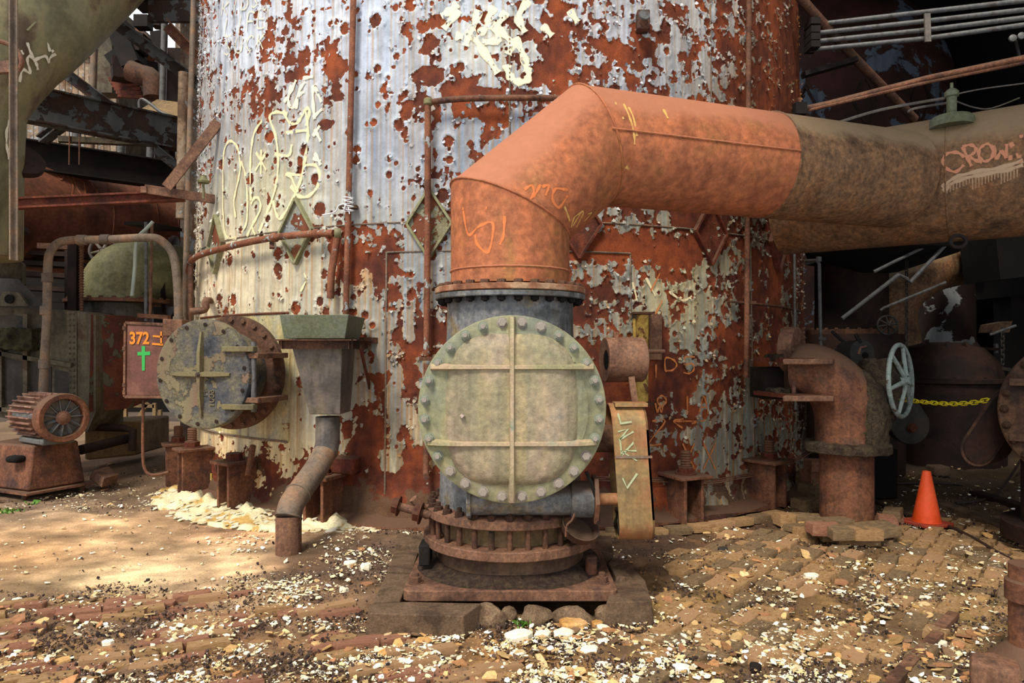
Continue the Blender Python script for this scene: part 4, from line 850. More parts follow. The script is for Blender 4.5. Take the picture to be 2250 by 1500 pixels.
MB().loft([b2, b1]).build('funnel', M_HOP, hop, bevel=.006)
MB().bar(f1[1] + V(.02, .2, -.06), TP(812, 850), .05, .012, up=(1, 0, 0)).build('brace', M_RED, hop)
MB().bar(f1[2] + V(-.05, -.05, 0), TP(830, 748, -.03), .06, .05).build('bracket_arm', M_RDK, hop)
dp = [P(720, 915, 5.80), P(720, 970, 5.80), P(716, 990, 5.78), P(694, 1030, 5.62), P(655, 1085, 5.34), P(640, 1110, 5.24), P(634, 1135, 5.20), P(634, 1160, 5.19), P(634, 1236, 5.17)]
dp[-1].z = -.03
MB().tube(dp[:3], .098, n=28).build('outlet_collar', M_HOP, hop); MB().tube(dp[2:7], .094, n=28, smooth=4).build('drain_pipe', M_PIPEG, hop); MB().tube(dp[6:], .093, n=28).build('drain_foot', M_RPK, hop)
for i in (2, 4, 6): mb = MB(); t = (dp[i + 1 if i < 6 else i] - dp[i - 1 if i == 6 else i]).normalized(); mb.lathe([(.094, -.008), (.102, -.004), (.102, .004), (.094, .008)], dp[i], d=t, n=28).build('pipe_ring', M_PIPEG, hop)
# curved pipe with drop, left
p1 = root('curved_rail_pipe', 'rusty pipe curving round the tower above the hopper and dropping at its end', 'pipe', TP(600, 525, .15))
pts = [TP(x, y, .12) for x, y in ((414, 600), (418, 578), (440, 560), (520, 538), (600, 522), (680, 514), (733, 512))]
MB().tube(pts, .032, n=12, smooth=5).build('run', M_PIPE, p1); MB().tube([pts[-1], TP(742, 514, .10), TP(738, 540, .10), TP(728, 600, .10), TP(726, 655, .10)], .032, n=12).build('drop', M_PIPE, p1)
for px, py in ((597, 522), (690, 513)): MB().lathe([(.034, 0), (.042, .004), (.042, .05), (.034, .054)], TP(px, py, .12), d=(1, -.2, .02), n=14).build('coupling', M_PIPE, p1)
MB().bar(TP(597, 520), TP(597, 545, .13), .04, .02).build('bracket', M_RMD, p1)
MB().lathe([(.04, -.03), (.048, -.02), (.048, .02), (.04, .03)], TP(742, 513, .10), d=(1, .3, 0), n=14).build('elbow_fitting', M_OLG, p1)
# curved pipe, centre
p2 = root('curved_rail_pipe', 'rusty pipe curving behind the big elbow with a long drop beside the valve', 'pipe', TP(940, 225, .1))
MB().tube([TP(x, y, .10) for x, y in ((948, 224), (1000, 218), (1060, 216), (1140, 215), (1240, 216), (1330, 222))], .026, n=12, smooth=4).build('run', M_RMD, p2)
MB().tube([TP(940, 224, .10), TP(940, 500, .10), TP(937, 780, .10)], .027, n=12).build('drop', M_PIPE, p2); MB().lathe([(.03, -.03), (.04, -.02), (.04, .02), (.03, .03)], TP(941, 224, .10), n=14).build('elbow_fitting', M_OLG, p2)
MB().tube([TP(938, 800, .10), TP(936, 1030, .10), TP(936, 1046, .13), TP(936, 1047, .19)], .027, n=12).build('lower_drop', M_RMD, p2); MB().box(TP(938, 788, .08), (.12, .08, .03)).build('clamp', M_RDK, p2)
# vertical pipes
def vpipe(name, label, px0, py0, px1, py1, r, off, mat, clamps=()):
    q = root(name, label, 'pipe', TP(px1, py1, off)); MB().tube([TP(px0 + (px1 - px0) * i / 3, py0 + (py1 - py0) * i / 3, off) for i in range(4)], r, n=12).build('tube', mat, q)
    for c in clamps: MB().box(TP(px0 + (px1 - px0) * (c - py0) / (py1 - py0), c, off * .7), (.16, .06, .03)).build('clamp', M_RDK, q)
    return q
vpipe('vertical_pipe', 'thin rusty pipe with pale paint patches running from the top down to the hopper', 777, -20, 760, 690, .027, .08, M_PIPE, (455,))
vpipe('vertical_pipe', 'thin bare rust pipe down the right side of the tower', 1646, -20, 1640, 830, .026, .10, M_RMD, (665,))
vpipe('vertical_pipe', 'very thin conduit near the right edge of the tower', 1745, 480, 1748, 900, .014, .05, M_GALV)
vpipe('vertical_pipe', 'short pale strut leaning on the right of the tower under the big pipe', 1722, 485, 1712, 545, .02, .10, M_RPK)
th = TW(1645, 665)[0]; MB().bar(TP(1600, 662, .03), TP(1672, 668, .12), .05, .015).build('strap_bracket', M_RDK, tower)
o = MB(); o.tube([TP(1665, 668, .03), TP(1720, 674, .03), TP(1760, 684, .03)], .012, n=8).build('lug_bar', M_RDK, tower)
# wire knot
mb = MB(); r_ = random.Random(3)
for k in range(4): mb.tube([TP(757 + r_.uniform(-3, 3), 432 + k * 9, .125), TP(772, 430 + k * 9 + 4, .15), TP(776, 436 + k * 9, .10), TP(752, 440 + k * 8, .13)], .005, n=5, smooth=4)
mb.tube([TP(755, 448, .13), TP(744, 452, .14), TP(738, 464, .14), TP(722, 470, .13), TP(708, 472, .14)], .006, n=5, smooth=4); mb.tube([TP(760, 448, .13), TP(755, 460, .15)], .005, n=5); mb.tube([TP(765, 450, .13), TP(768, 470, .14)], .005, n=5)
tag(mb.build('wire_tie', M_WIRE), 'knot of white wire tied round the thin pipe above the hopper', 'wire')
# lamp stub at the top
q = root('pipe_stub', 'small rusty capped stub with a round pale face high on the tower right of centre', 'fitting', TP(1414, 60, .1))
MB().box(TP(1412, 48, .06), (.11, .12, .17)).build('bracket', M_RDK, q, bevel=.01); MB().cyl(TP(1410, 62, .06), TP(1416, 34, .16), .035, n=14).build('stub', M_RPK, q); MB().lathe([(.046, -.01), (.05, 0), (.046, .01)], TP(1416, 33, .19), d=(.2, -1, .25), n=16).build('cap', M_GALV, q)
# sight tube
q = root('sight_tube', 'vertical flaking yellow tube between two small brackets behind the counterweight', 'tube', TP(1411, 885, .1))
MB().tube([TP(1412, 692, .13), TP(1411, 882, .13)], .052, n=18).build('tube', M_YEL, q); MB().tube([TP(1396, 700, .07), TP(1396, 870, .07)], .022, n=10).build('side_strip', M_YEL, q)
for y in (688, 886): MB().box(TP(1411, y, .10), (.17, .17, .018)).build('bracket', M_RDK, q)
MB().bar(TP(1440, 690, .03), TP(1440, 790, .03), .13, .01, up=trad(TW(1440, 740)[0])).build('backing_plate', M_RPK, q)
# guy wires wrapped low round the right side
for k in range(3):
    mb = MB(); mb.tube([TP(x, y + k * 4, .05 + .012 * k) for x, y in ((1300, 1046), (1360, 1049), (1440, 1050), (1520, 1052), (1570, 1053), (1620, 1044), (1680, 1032), (1740, 1010), (1785, 985))], .006, n=6, smooth=4)
    tag(mb.build('guy_wire', M_RPK), ['uppermost', 'middle', 'lowest'][k] + ' of three rusty wires wrapped round the tower foot at right', 'wire', 'wires round the tower foot')
# bracket frame at upper left of the tower
q = root('tee_bracket', 'rusty flat-bar bracket with diagonal arm at the upper left edge of the tower', 'bracket', P(470, 438, 7.3))
MB().bar(P(318, 415, 7.2), P(474, 438, 7.4), .035, .09, up=(0, 0, 1)).build('arm', M_RPK, q); MB().bar(P(366, 412, 7.18), P(480, 268, 7.3), .03, .10, up=(0, 0, 1)).build('diagonal', M_RPK, q)
MB().bar(P(318, 410, 7.2), P(318, 424, 7.2), .06, .05).build('end_cap', M_RPK, q)
q = root('insulator_cap', 'small cream bell-shaped insulator on the bracket arm at the tower edge', 'insulator', P(447, 425, 7.2))
MB().lathe([(.012, -.16), (.012, 0), (.055, .0), (.06, .02), (.035, .045), (.03, .07), (.034, .075)], P(447, 402, 7.2), n=20).build('bell', M_OLG, q)

# ================================================================ LEFT SIDE
# motor on its pedestal
ped = root('motor_pedestal', 'rusty sheet-steel pedestal with a slot, standing on the ground at far left', 'pedestal', G(90, 1105, 0))
f4 = lambda z, e: [P(-40 - e, 0, 7.0).xy.to_tuple() , ]
def pq(a, z): return Vector(((a[0] - CXP) / F * a[1], a[1], z))
bt = [(-45, 7.25), (62, 6.95), (188, 7.45), (80, 7.9)]; tp_ = [(-25, 7.3), (72, 7.03), (172, 7.45), (75, 7.85)]
zt_, zb_ = .56, .12
MB().loft([[pq(a, zb_) for a in bt], [pq(a, zt_) for a in tp_]]).build('box', M_RMD, ped, bevel=.02)
MB().prism([pq(a, .095) for a in ((-70, 7.25), (58, 6.85), (205, 7.45), (85, 8.0))], (0, 0, .02)).build('foot_plate', M_RMD, ped)
c = P(35, 1008, 7.02); MB().box(c, (.16, .12, .07), Matrix.Rotation(-.28, 3, 'Z')).build('slot', M_SHADE, ped, bevel=.03)
for a in ((55, 7.0), (180, 7.4)): MB().cyl(pq(a, -.02), pq(a, .10), .03, n=10).build('leg', M_RDK, ped)
MB().prism([pq(a, -.02) for a in ((-90, 7.2), (50, 6.95), (195, 7.55), (85, 8.1))], (0, 0, .06)).build('grout_pad', M_STONE, ped, bevel=.02)
mot = root('electric_motor', 'rusty finned electric motor with exposed fan on the pedestal at far left', 'motor', P(80, 975, 7.3))
mA = P(142, 918, 7.0); mB_ = P(30, 908, 7.62); mx = (mA - mB_); mx.z = 0; mx.normalize(); ms = Vector((-mx.y, mx.x, 0)); rM = .215
mc = mA - mx * .38
M_MOT = rusty('motor_fins', ['4a3028', '6c4a3c', '8a6454', '9a7c68'], 6, rough=.5, bump=.002)
MB().lathe([(.10, -.42), (.19, -.41), (.20, -.36), (.20, .20), (.235, .24), (.245, .30), (.245, .37), (.235, .385), (.19, .385), (.185, .37), (.185, .31), (.10, .30)], mc, d=mx, n=40).build('housing', M_RMD, mot)
for i in range(26):
    a = 2 * PI * i / 26; n_ = ms * math.cos(a) + Vector((0, 0, 1)) * math.sin(a); t_ = mx.cross(n_)
    MB().box(mc + n_ * .215 - mx * .08, (.012, .05, .50), Matrix((t_, n_, mx)).transposed()).build('cooling_fin', M_MOT, mot)
for i in range(11):
    a = 2 * PI * i / 11; n_ = ms * math.cos(a) + Vector((0, 0, 1)) * math.sin(a); t_ = mx.cross(n_)
    MB().box(mc + n_ * .11 + mx * .34, (.008, .14, .05), Matrix((t_, n_, mx)).transposed() @ Matrix.Rotation(.5, 3, 'Y')).build('fan_blade', M_GALV, mot)
MB().lathe([(.07, .29), (.07, .36), (.045, .375), (.045, .39), (.02, .395), (.0001, .395)], mc, d=mx, n=24).build('fan_hub', M_RPK, mot)
MB().lathe([(.18, .315), (.0001, .312)], mc, d=mx, n=30).build('back_disc', M_HOP, mot)
MB().box(mc + V(0, 0, -.24), (.30, .52, .06), Matrix((ms, mx, Vector((0, 0, 1)))).transposed()).build('feet', M_GALV, mot, bevel=.015)
MB().box(mc + ms * -.20 + V(0, 0, .02), (.05, .44, .06), Matrix((ms, mx, Vector((0, 0, 1)))).transposed()).build('side_lug', M_GALV, mot, bevel=.01)
# duct housing
duct = root('duct_casing', 'olive-brown riveted sheet-metal duct casing tapering towards the tower at left', 'duct', P(100, 950, 8.2))
Yd = 8.05
def pp(px, py, Y=Yd): return P(px, py, Y)
MB().prism([pp(-60, 672), pp(165, 682), pp(165, 948), pp(-60, 905)][::-1], (0, 1.0, 0)).build('casing', M_DUCT, duct)
for (a, b_, c_, d_) in (((-50, 776), (112, 806), (112, 900), (-50, 880)), ((-50, 690), (50, 694), (50, 765), (-50, 755)), ((120, 812), (152, 818), (152, 900), (120, 905))):
    MB().prism([pp(*q_, Yd - .01) for q_ in (d_, c_, b_, a)], (0, .02, 0)).build('panel', M_DUCTD, duct)
for p_, q_ in (((-50, 768), (158, 802)), ((-50, 893), (158, 915)), ((58, 690), (58, 905)), ((2, 905), (2, 770))): MB().bar(pp(*p_, Yd - .03), pp(*q_, Yd - .03), .05, .05).build('stiffener', M_DUCT, duct)
MB().prism([pp(166, 682), pp(210, 692, 7.9), pp(210, 905, 7.9), pp(192, 948), pp(166, 948)][::-1], (0, .6, 0)).build('corner_plate', M_DUCT, duct)
MB().prism([pp(200, 690, 7.9), pp(278, 735, 8.3), pp(278, 868, 8.3), pp(195, 905, 7.9)][::-1], (.2, .5, 0)).build('taper_panel', rusty('taper_red_peel', ['44241a', '5e3022', '6c3c2a'], 2, bump=.005, over=(['4c4a3a', '5a5844'], 4, .55)), duct)
tmp = MB().lathe([(1, 0), (.8, .5), (.3, .75), (.0001, .8)], (0, 0, 0), n=10); me_rv = mesh_from('rivet', tmp.v, tmp.f, [M_DUCT])
for x in (154, 163):
    for k in range(20): inst('rivet', me_rv, MAT(pp(x, 690 + k * 12.4, Yd - .005), d=(0, -1, 0), s=.016), duct)
MB().bar(pp(158.5, 684, Yd - .004), pp(158.5, 945, Yd - .004), .11, .01, up=(0, 1, 0)).build('rivet_strip', M_DUCT, duct)
mb = MB(); mb.box(pp(25, 745, Yd - .05), (.55, .14, .22)); tag(mb.build('moss_heap', rusty('moss', ['26241a', '3e3c26', '52502e'], 8, rough=1, bump=.03), subdiv=5, disp=(.12, .10)), 'clump of moss and debris caught on the duct casing at far left', 'moss', kind='stuff')
# machine parts above the casing
q = root('hopper_boot', 'dark sheet-steel boot with a round collar above the duct casing at far left', 'duct', P(20, 660, 8.3))
MB().loft([[pp(-60, 668, 7.9), pp(100, 672, 7.9), pp(100, 672, 8.8), pp(-60, 668, 8.8)], [pp(-60, 610, 8.0), pp(40, 612, 8.0), pp(40, 612, 8.7), pp(-60, 610, 8.7)]]).build('boot', M_DUCTD, q)
MB().prism([pp(5, 640, 7.85), pp(40, 642, 7.85), pp(62, 672, 7.85), pp(-8, 672, 7.85)][::-1], (0, .04, 0)).build('lug_plate', M_DUCT, q); MB().lathe([(.05, 0), (.05, .02)], pp(22, 657, 7.84), d=(0, -1, 0), n=16).build('lug_hole', M_SHADE, q)
MB().lathe([(.42, 0), (.42, .24), (.40, .26)], P(-38, 622, 8.3), n=48).build('collar', M_DUCT, q); MB().lathe([(.33, .2), (.33, .95)], P(-38, 622, 8.3), n=40).build('column', M_DKR, q); MB().lathe([(.45, .62), (.45, .68)], P(-38, 622, 8.3), n=40).build('flange', M_DKR, q)
# arch pipe
ar = root('arch_pipe', 'brown arched conduit pipe standing over the duct casing in the left background', 'pipe', P(98, 870, 7.6))
MB().tube([P(x, y, Y) for x, y, Y in ((94, 880, 7.6), (97, 800, 7.6), (103, 700, 7.6), (105, 590, 7.6), (110, 555, 7.6), (130, 533, 7.6), (165, 527, 7.6), (230, 526, 7.6), (320, 522, 7.6), (352, 527, 7.6), (378, 555, 7.6), (387, 595, 7.6), (391, 650, 7.6), (393, 730, 7.6))], .044, n=16, smooth=4).build('tube', M_PIPEG, ar)
for px, py, d in ((104, 610, (0, 0, 1)), (100, 682, (0, 0, 1)), (97, 800, (0, 0, 1)), (180, 527, (1, 0, 0)), (232, 526, (1, 0, 0)), (392, 705, (0, 0, 1))): MB().lathe([(.045, -.05), (.055, -.045), (.055, .045), (.045, .05)], P(px, py, 7.6), d=d, n=18).build('coupling', M_PIPEG, ar)
# electrical box
eb = root('switch_box', 'brown steel switch box with orange stencil number and green cross left of the manhole', 'box', P(330, 880, 7.4))
def eP(px, py, o=0): return P(px, py, 7.35 - o)
MB().prism([eP(274, 706), eP(400, 712), eP(400, 876), eP(272, 874)][::-1], (0, .22, 0)).build('case', M_BOX, eb, bevel=.01)
door = MB().prism([eP(279, 713, .012), eP(396, 718, .012), eP(396, 868, .012), eP(277, 868, .012)][::-1], (0, .015, 0)).build('door', M_BOX, eb, bevel=.004)
mb = MB()
for a, b_ in (((276, 709), (398, 714)), ((398, 714), (398, 872)), ((398, 872), (274, 871)), ((274, 871), (276, 709))): mb.bar(eP(*a, .012), eP(*b_, .012), .022, .03)
mb.build('rim', M_RPK, door)
for y in (720, 765, 845, 862): MB().cyl(eP(273, y - 4, .02), eP(273, y + 4, .02), .018, n=8).build('hinge', M_RPK, eb)
en = lambda p: Vector((0, -1, 0)); ep = lambda px, py: eP(px, py, .016)
def flat_text(s, px, py, size, mat, par, Y, sx=1, name='lettering'):
    M = Matrix.Translation(P(px, py, Y)) @ Matrix.Rotation(PI / 2, 4, 'X') @ Matrix.Diagonal((sx, 1, 1, 1)); return text3(s, M, size, .001, mat, par, name)
flat_text('372', 306, 744, .175, M_OR, eb, 7.33, .8, 'stencil_number')
mb = MB(); mb.bar(eP(334, 755, .018), eP(358, 757, .018), .002, .022, up=(0, 0, 1)); mb.bar(eP(336, 738, .018), eP(357, 740, .018), .002, .02, up=(0, 0, 1)); mb.bar(eP(354, 728, .018), eP(354, 756, .018), .002, .018, up=(1, 0, 0)); mb.build('stencil_mark', M_OR, eb, kind='stuff')
mb = MB(); mb.prism([eP(311, 760, .017), eP(319, 760, .017), eP(318, 814, .017), eP(312, 814, .017)][::-1], (0, .002, 0)); mb.prism([eP(302, 773, .0175), eP(330, 772, .0175), eP(330, 780, .0175), eP(302, 781, .0175)][::-1], (0, .002, 0)); mb.build('green_cross', M_GRN, eb)
MB().prism([eP(357, 700, .1), eP(400, 702, .1), eP(400, 740, .1), eP(357, 738, .1)][::-1], (0, .15, 0)).build('junction_cover', M_RPK, eb, bevel=.008)
tag(MB().tube([P(x, y, 7.4) for x, y in ((315, 878), (314, 930), (314, 1000), (318, 1030), (330, 1042), (350, 1042), (372, 1036))], .016, n=8, smooth=4).build('hanging_conduit', M_RMD), 'thin bent conduit hanging from the switch box to the ground', 'pipe')
# green elbow and its flange, far left middle
ge_ = root('moss_green_elbow', 'fat moss-green pipe elbow with riveted flange behind the arch pipe', 'pipe', P(265, 660, 9.2))
MB().tube([P(262, 664, 9.2), P(263, 640, 9.2), P(275, 612, 9.2), P(300, 598, 9.25), P(335, 596, 9.35), P(372, 604, 9.6)], [.50, .48, .44, .42, .42, .42], n=40, smooth=5).build('elbow', M_OLG, ge_)
MB().lathe([(.45, -.02), (.66, -.02), (.66, .02), (.45, .025)], P(268, 664, 9.2), n=56).build('flange', M_RMD, ge_)
for i in range(26): a = 2 * PI * i / 26; inst('flange_bolt', me_fn, MAT(P(268, 664, 9.2) + V(.60 * math.cos(a), .60 * math.sin(a), .02), s=.03), ge_)
MB().lathe([(.40, 0), (.40, .5)], P(262, 752, 9.2), n=40).build('neck', M_HOP, ge_)
MB().lathe([(.42, 0), (.55, 0), (.55, .05), (.42, .05)], P(372, 606, 9.6), d=(1, .3, -.1), n=40).build('end_flange', M_DKR, ge_)
for i in range(20): a = 2 * PI * i / 20; R = frame((1, .3, -.1)); inst('flange_bolt', me_fn, MAT(P(372, 606, 9.6) + R @ V(.5 * math.cos(a), .5 * math.sin(a), 0), d=(-1, -.3, .1), s=.03), ge_)
q = root('stem_and_yoke', 'rods and yoke plate over the green elbow in the left background', 'valve stem', P(325, 500, 8.4))
MB().tube([P(321, 488, 8.4), P(321, 705, 8.4)], .022, n=8).build('rod', M_GALV, q); MB().tube([P(334, 486, 8.4), P(330, 690, 8.4)], .018, n=8).build('rod', M_RPK, q); MB().bar(P(300, 490, 8.4), P(375, 505, 9.2), .3, .04).build('yoke_plate', M_DARK, q); MB().bar(P(305, 693, 8.4), P(372, 697, 8.4), .08, .05).build('cross_bar', M_RMD, q)
tag(MB().tube([P(x, y, 8.0) for x, y in ((336, 487), (322, 502), (304, 520), (298, 545), (296, 590), (290, 650))], .02, n=8, smooth=4).build('grey_hose', M_GCAB), 'grey-green hose hanging over the arch pipe', 'hose')
def wheel(name, label, c, nrm, R, r, spokes, mat, cat='handwheel', hub=.05, dish=.04):
    q = root(name, label, cat, c); Rm = frame(nrm)
    MB().tube([c + Rm @ Vector((R * math.cos(t), R * math.sin(t), 0)) for t in [2 * PI * i / 40 for i in range(40)]], r, n=10, closed=True).build('rim', mat, q)
    for i in range(spokes): a = 2 * PI * (i + .2) / spokes; d = Rm @ Vector((math.cos(a), math.sin(a), 0)); MB().tube([c + d * hub * .7 + Vector(nrm).normalized() * dish, c + d * R * .55 + Vector(nrm).normalized() * dish * .5, c + d * (R - r * .4)], [r * 1.1, r * .95, r * .75], n=8).build('spoke', mat, q)
    MB().lathe([(hub, -.01), (hub, .04), (hub * .6, .05), (hub * .6, .075), (hub * .3, .08)], c, d=nrm, n=20).build('hub', mat, q); return q
wheel('handwheel', 'grey six-spoke handwheel half hidden behind the green elbow', P(228, 552, 9.6), (.3, -1, 0), .17, .022, 6, M_HOP)
# threaded post
q = root('threaded_post', 'dark post with a threaded rod rising behind the arch pipe', 'post', P(170, 690, 8.4)); MB().ibeam(P(163, 690, 8.4), P(163, 535, 8.4), .1, .1, up=(0, 1, 0)).build('post', M_DKR, q)
mb = MB(); mb.cyl(P(179, 690, 8.3), P(179, 538, 8.3), .02, n=10)
for i in range(26): mb.lathe([(.02, 0), (.032, .008), (.02, .016)], P(179, 690 - i * 5.9, 8.3), n=10)
mb.build('threaded_rod', M_RMD, q)
# concrete plinth, low pipes
tag(MB().prism([P(185, 930, 8.9), P(300, 925, 9.3), P(300, 1000, 9.3), P(185, 1012, 8.9)][::-1], (0, .9, 0)).build('concrete_plinth', M_CONC, bevel=.03), 'tan concrete plinth under the pipes behind the motor', 'plinth')
q = root('low_drain_pipes', 'dark drain pipes running from the motor pedestal to the plinth', 'pipe', P(240, 980, 8.4)); MB().tube([P(192, 938, 8.2), P(270, 940, 8.3), P(292, 946, 8.3), P(290, 990, 8.3)], .045, n=12).build('upper_pipe', M_DKR, q); MB().tube([P(178, 988, 7.7), P(285, 962, 8.4)], .055, n=12).build('lower_pipe', M_DKR, q)
tag(MB().prism([P(205, 1032, 7.6), P(228, 1050, 7.3), P(223, 1072, 7.3), P(196, 1050, 7.6)][::-1], (.02, .25, .0)).build('scrap_plate', M_RPK, bevel=.01), 'small rusty scrap piece on the ground by the motor pedestal', 'scrap')
# diagonal big pipe, upper left
dg = root('olive_diagonal_pipe', 'huge olive pipe sweeping down diagonally across the upper left corner with pale graffiti', 'pipe', P(-60, 400, 7))
dpts = [P(560, -420, 11.0), P(125, -35, 7.7), P(-22, 85, 7.1), P(-108, 190, 6.9), P(-124, 300, 6.9), P(-128, 560, 6.9)]
mb = MB(); mb.tube(dpts, .66, n=64, smooth=8); mb.build('pipe_body', M_OLIVE, dg, sharp=60)
dd = (dpts[2] - dpts[1]).normalized(); dpj = lambda px, py: ray_cyl(px, py, dpts[1], dd, .675); dn = lambda p: ((p - dpts[1]) - dd * (p - dpts[1]).dot(dd)).normalized()
vpj = lambda px, py: ray_cyl(px, py, dpts[4], Vector((0, 0, 1)), .672); vnn = lambda p: Vector((p.x - dpts[4].x, p.y - dpts[4].y, 0)).normalized()
z3 = lambda s: [[(x / 3, y / 3) for x, y in q] for q in s]
ribbons('graffiti', z3([[(130, 540), (150, 460), (200, 480), (180, 400), (200, 370), (240, 420), (250, 460)], [(180, 280), (200, 340), (230, 400)], [(220, 400), (300, 370), (320, 410), (340, 370), (430, 330), (400, 310)], [(330, 340), (320, 280), (370, 250), (405, 265), (390, 310), (340, 340)], [(150, 360), (140, 330)]]), dpj, dn, .02, M_CRMW, dg)
ribbons('graffiti', z3([[(0, 400), (60, 400), (90, 440)], [(60, 510), (70, 570), (30, 600), (0, 560)], [(0, 740), (50, 730), (90, 680)], [(75, 760), (45, 860), (45, 960), (60, 1050)], [(20, 630), (35, 640)]]), vpj, vnn, .02, M_CRMW, dg)
weld([dpts[1] + frame(dd) @ Vector((.662 * math.cos(t), .662 * math.sin(t), .55)) for t in [2 * PI * i / 40 for i in range(41)]], .008).build('weld_bead', M_OLIVE, dg)
weld([dpj(60, 68), dpj(127, -2)], .01).build('weld_bead', M_OLIVE, dg)
q = root('pipe_hoop', 'rusty steel hoop brackets round the olive pipe at the left edge', 'bracket', P(10, 130, 6.2)); MB().tube([P(x, y, 6.15) for x, y in ((-20, 90), (5, 92), (30, 103), (44, 120), (48, 140), (40, 156))], .02, n=8, smooth=4).build('hoop', M_RMD, q); MB().bar(P(-30, 152, 6.15), P(30, 146, 6.15), .04, .10, up=(0, 0, 1)).build('shelf', M_RPK, q)
q = root('flange_stub', 'dark round flange with bolts at the left edge above the channel beam', 'flange', P(20, 390, 7.4)); MB().lathe([(.08, 0), (.08, .3), (.24, .3), (.24, .36)], P(22, 405, 7.4), d=(.5, -.4, .55), n=28).build('flange', M_DKR, q); MB().lathe([(.12, 0), (.12, .16)], P(-10, 440, 7.2), d=(1, 0, .3), n=20).build('neck', M_DARK, q)
# steelwork
def beam(name, label, p, q_, wd, ht, mat=M_BEAM, kind='i', cat='beam', up=(0, 0, 1), group=None):
    mb = MB(); {'i': lambda: mb.ibeam(p, q_, wd, ht, up=up), 'a': lambda: mb.angle(p, q_, wd, up=up), 'b': lambda: mb.bar(p, q_, wd, ht, up)}[kind](); return tag(mb.build(name, mat), label, cat, group)
beam('steel_beam', 'grey peeling steel I-beam sloping across the upper left background', P(30, 222, 8.2), P(400, 297, 9.4), .20, .42)
beam('steel_beam', 'lower black steel beam behind the red-brown drum', P(20, 335, 9.3), P(392, 388, 10.6), .22, .40, M_DARK)
beam('steel_channel', 'thin olive steel channel crossing the left background', P(128, 306, 9.0), P(392, 318, 9.6), .10, .07, M_DUCT, 'b')
beam('steel_channel', 'rusty channel running level from the left edge to the tower bracket', P(-30, 450, 6.9), P(405, 430, 7.4), .10, .11, M_RED, 'i')
beam('brace', 'grey diagonal brace from the olive pipe down to the sloping beam', P(125, 135, 9), P(268, 240, 9.2), .12, .12, M_BEAM, 'a', 'brace')
beam('brace', 'grey diagonal brace between the bright gaps and the tower', P(262, 42, 8.8), P(445, 178, 8.9), .13, .13, M_BEAM, 'a', 'brace')
beam('brace', 'short brown brace at the upper left edge of the tower', P(370, 45, 8.6), P(448, 125, 8.6), .12, .10, M_RMD, 'a', 'brace')
beam('brace', 'short dark brace under the sloping beam', P(92, 308, 9.1), P(156, 258, 9.0), .14, .10, M_BEAM, 'i', 'brace')
beam('brace', 'dark brace in front of the tower edge under the olive channel', P(345, 318, 9.2), P(395, 358, 9.2), .12, .10, M_BEAM, 'a', 'brace')
beam('header_beam', 'grey plate beam with bolt holes at the top beside the tower', P(328, 26, 8.8), P(462, 26, 8.8), .06, .26, M_BEAM, 'b')
beam('header_beam', 'black beam at the very top left of the tower', P(300, 4, 9.0), P(470, -2, 9.0), .3, .16, M_DARK, 'b')
beam('vertical_angle', 'rusty vertical angle bar at the far left edge', P(33, -40, 6.0), P(34, 572, 6.0), .042, .042, M_PIPEG, 'a', 'bar', (0, 1, 0))
for px0, px1, py0, py1, Y, r, lab, mt in ((426, 404, -20, 730, 7.9, .030, 'grey-brown vertical conduit left of the tower, the nearer one', M_PIPEG), (404, 398, 160, 480, 8.3, .06, 'wider pale vertical pipe close to the tower edge', M_BLK), (208, 200, 80, 330, 11, .05, 'thin grey column pipe in front of the clad bin, tallest', M_PIPEG), (170, 168, 250, 330, 11, .06, 'short grey pipe below the sloping beam, right one', M_GALV), (94, 94, 245, 310, 11, .06, 'short grey pipe below the sloping beam, left one', M_GALV),
                                     (362, 356, 45, 265, 11, .05, 'slim pipe column right of the bright gaps', M_GALV), (268, 266, 285, 345, 11, .06, 'short pipe under the sloping beam, middle', M_GALV), (332, 330, 300, 370, 11, .06, 'short pipe under the sloping beam near the tower', M_GALV), (420, 416, 560, 735, 7.7, .028, 'rust-coloured conduit dropping to the switch box', M_RPK)):
    tag(MB().tube([P(px0, py0, Y), P(px1, py1, Y)], r, n=12).build('vertical_pipe', mt), lab, 'pipe')
tag(MB().bx(*(sorted((P(396, 0, 9.6).x, P(470, 0, 9.6).x))), 9.6, 9.9, 0, 8).build('pale_column', M_BLK), 'pale weathered column directly left of the tower', 'column')
for px in (153, 175): tag(MB().tube([P(px, 240, 9), P(px - 1, 362, 9)], .008, n=6).build('hanger_rod', M_RMD), ['left one of the two thin hanger rods by the sloping beam', 'right one of the two thin hanger rods by the sloping beam'][px > 160], 'rod', 'hanger rods over the red-brown drum')
dr = root('brown_drum_pipe', 'very wide red-brown horizontal pipe in the left background', 'pipe', P(200, 560, 10.5))
d0, d1 = V(P(-60, 430, 9.3).x, 9.3, 3.42), V(P(440, 430, 12.2).x, 12.2, 3.42); MB().loft([[d0.lerp(d1, t) + frame(d1 - d0) @ Vector((.80 * math.cos(2 * PI * i / 56), .80 * math.sin(2 * PI * i / 56), 0)) for i in range(56)] for t in np.linspace(0, 1, 12)]).build('pipe_body', M_DRM, dr, sharp=50)
for t in (.42, .62, .72): weld([d0.lerp(d1, t) + frame(d1 - d0) @ Vector((.805 * math.cos(a), .805 * math.sin(a), 0)) for a in [2 * PI * i / 40 for i in range(41)]], .008).build('weld_bead', M_DRM, dr)
dd2 = (d1 - d0).normalized(); drp = lambda px, py: ray_cyl(px, py, d0, dd2, .81); drn = lambda p: ((p - d0) - dd2 * (p - d0).dot(dd2)).normalized()
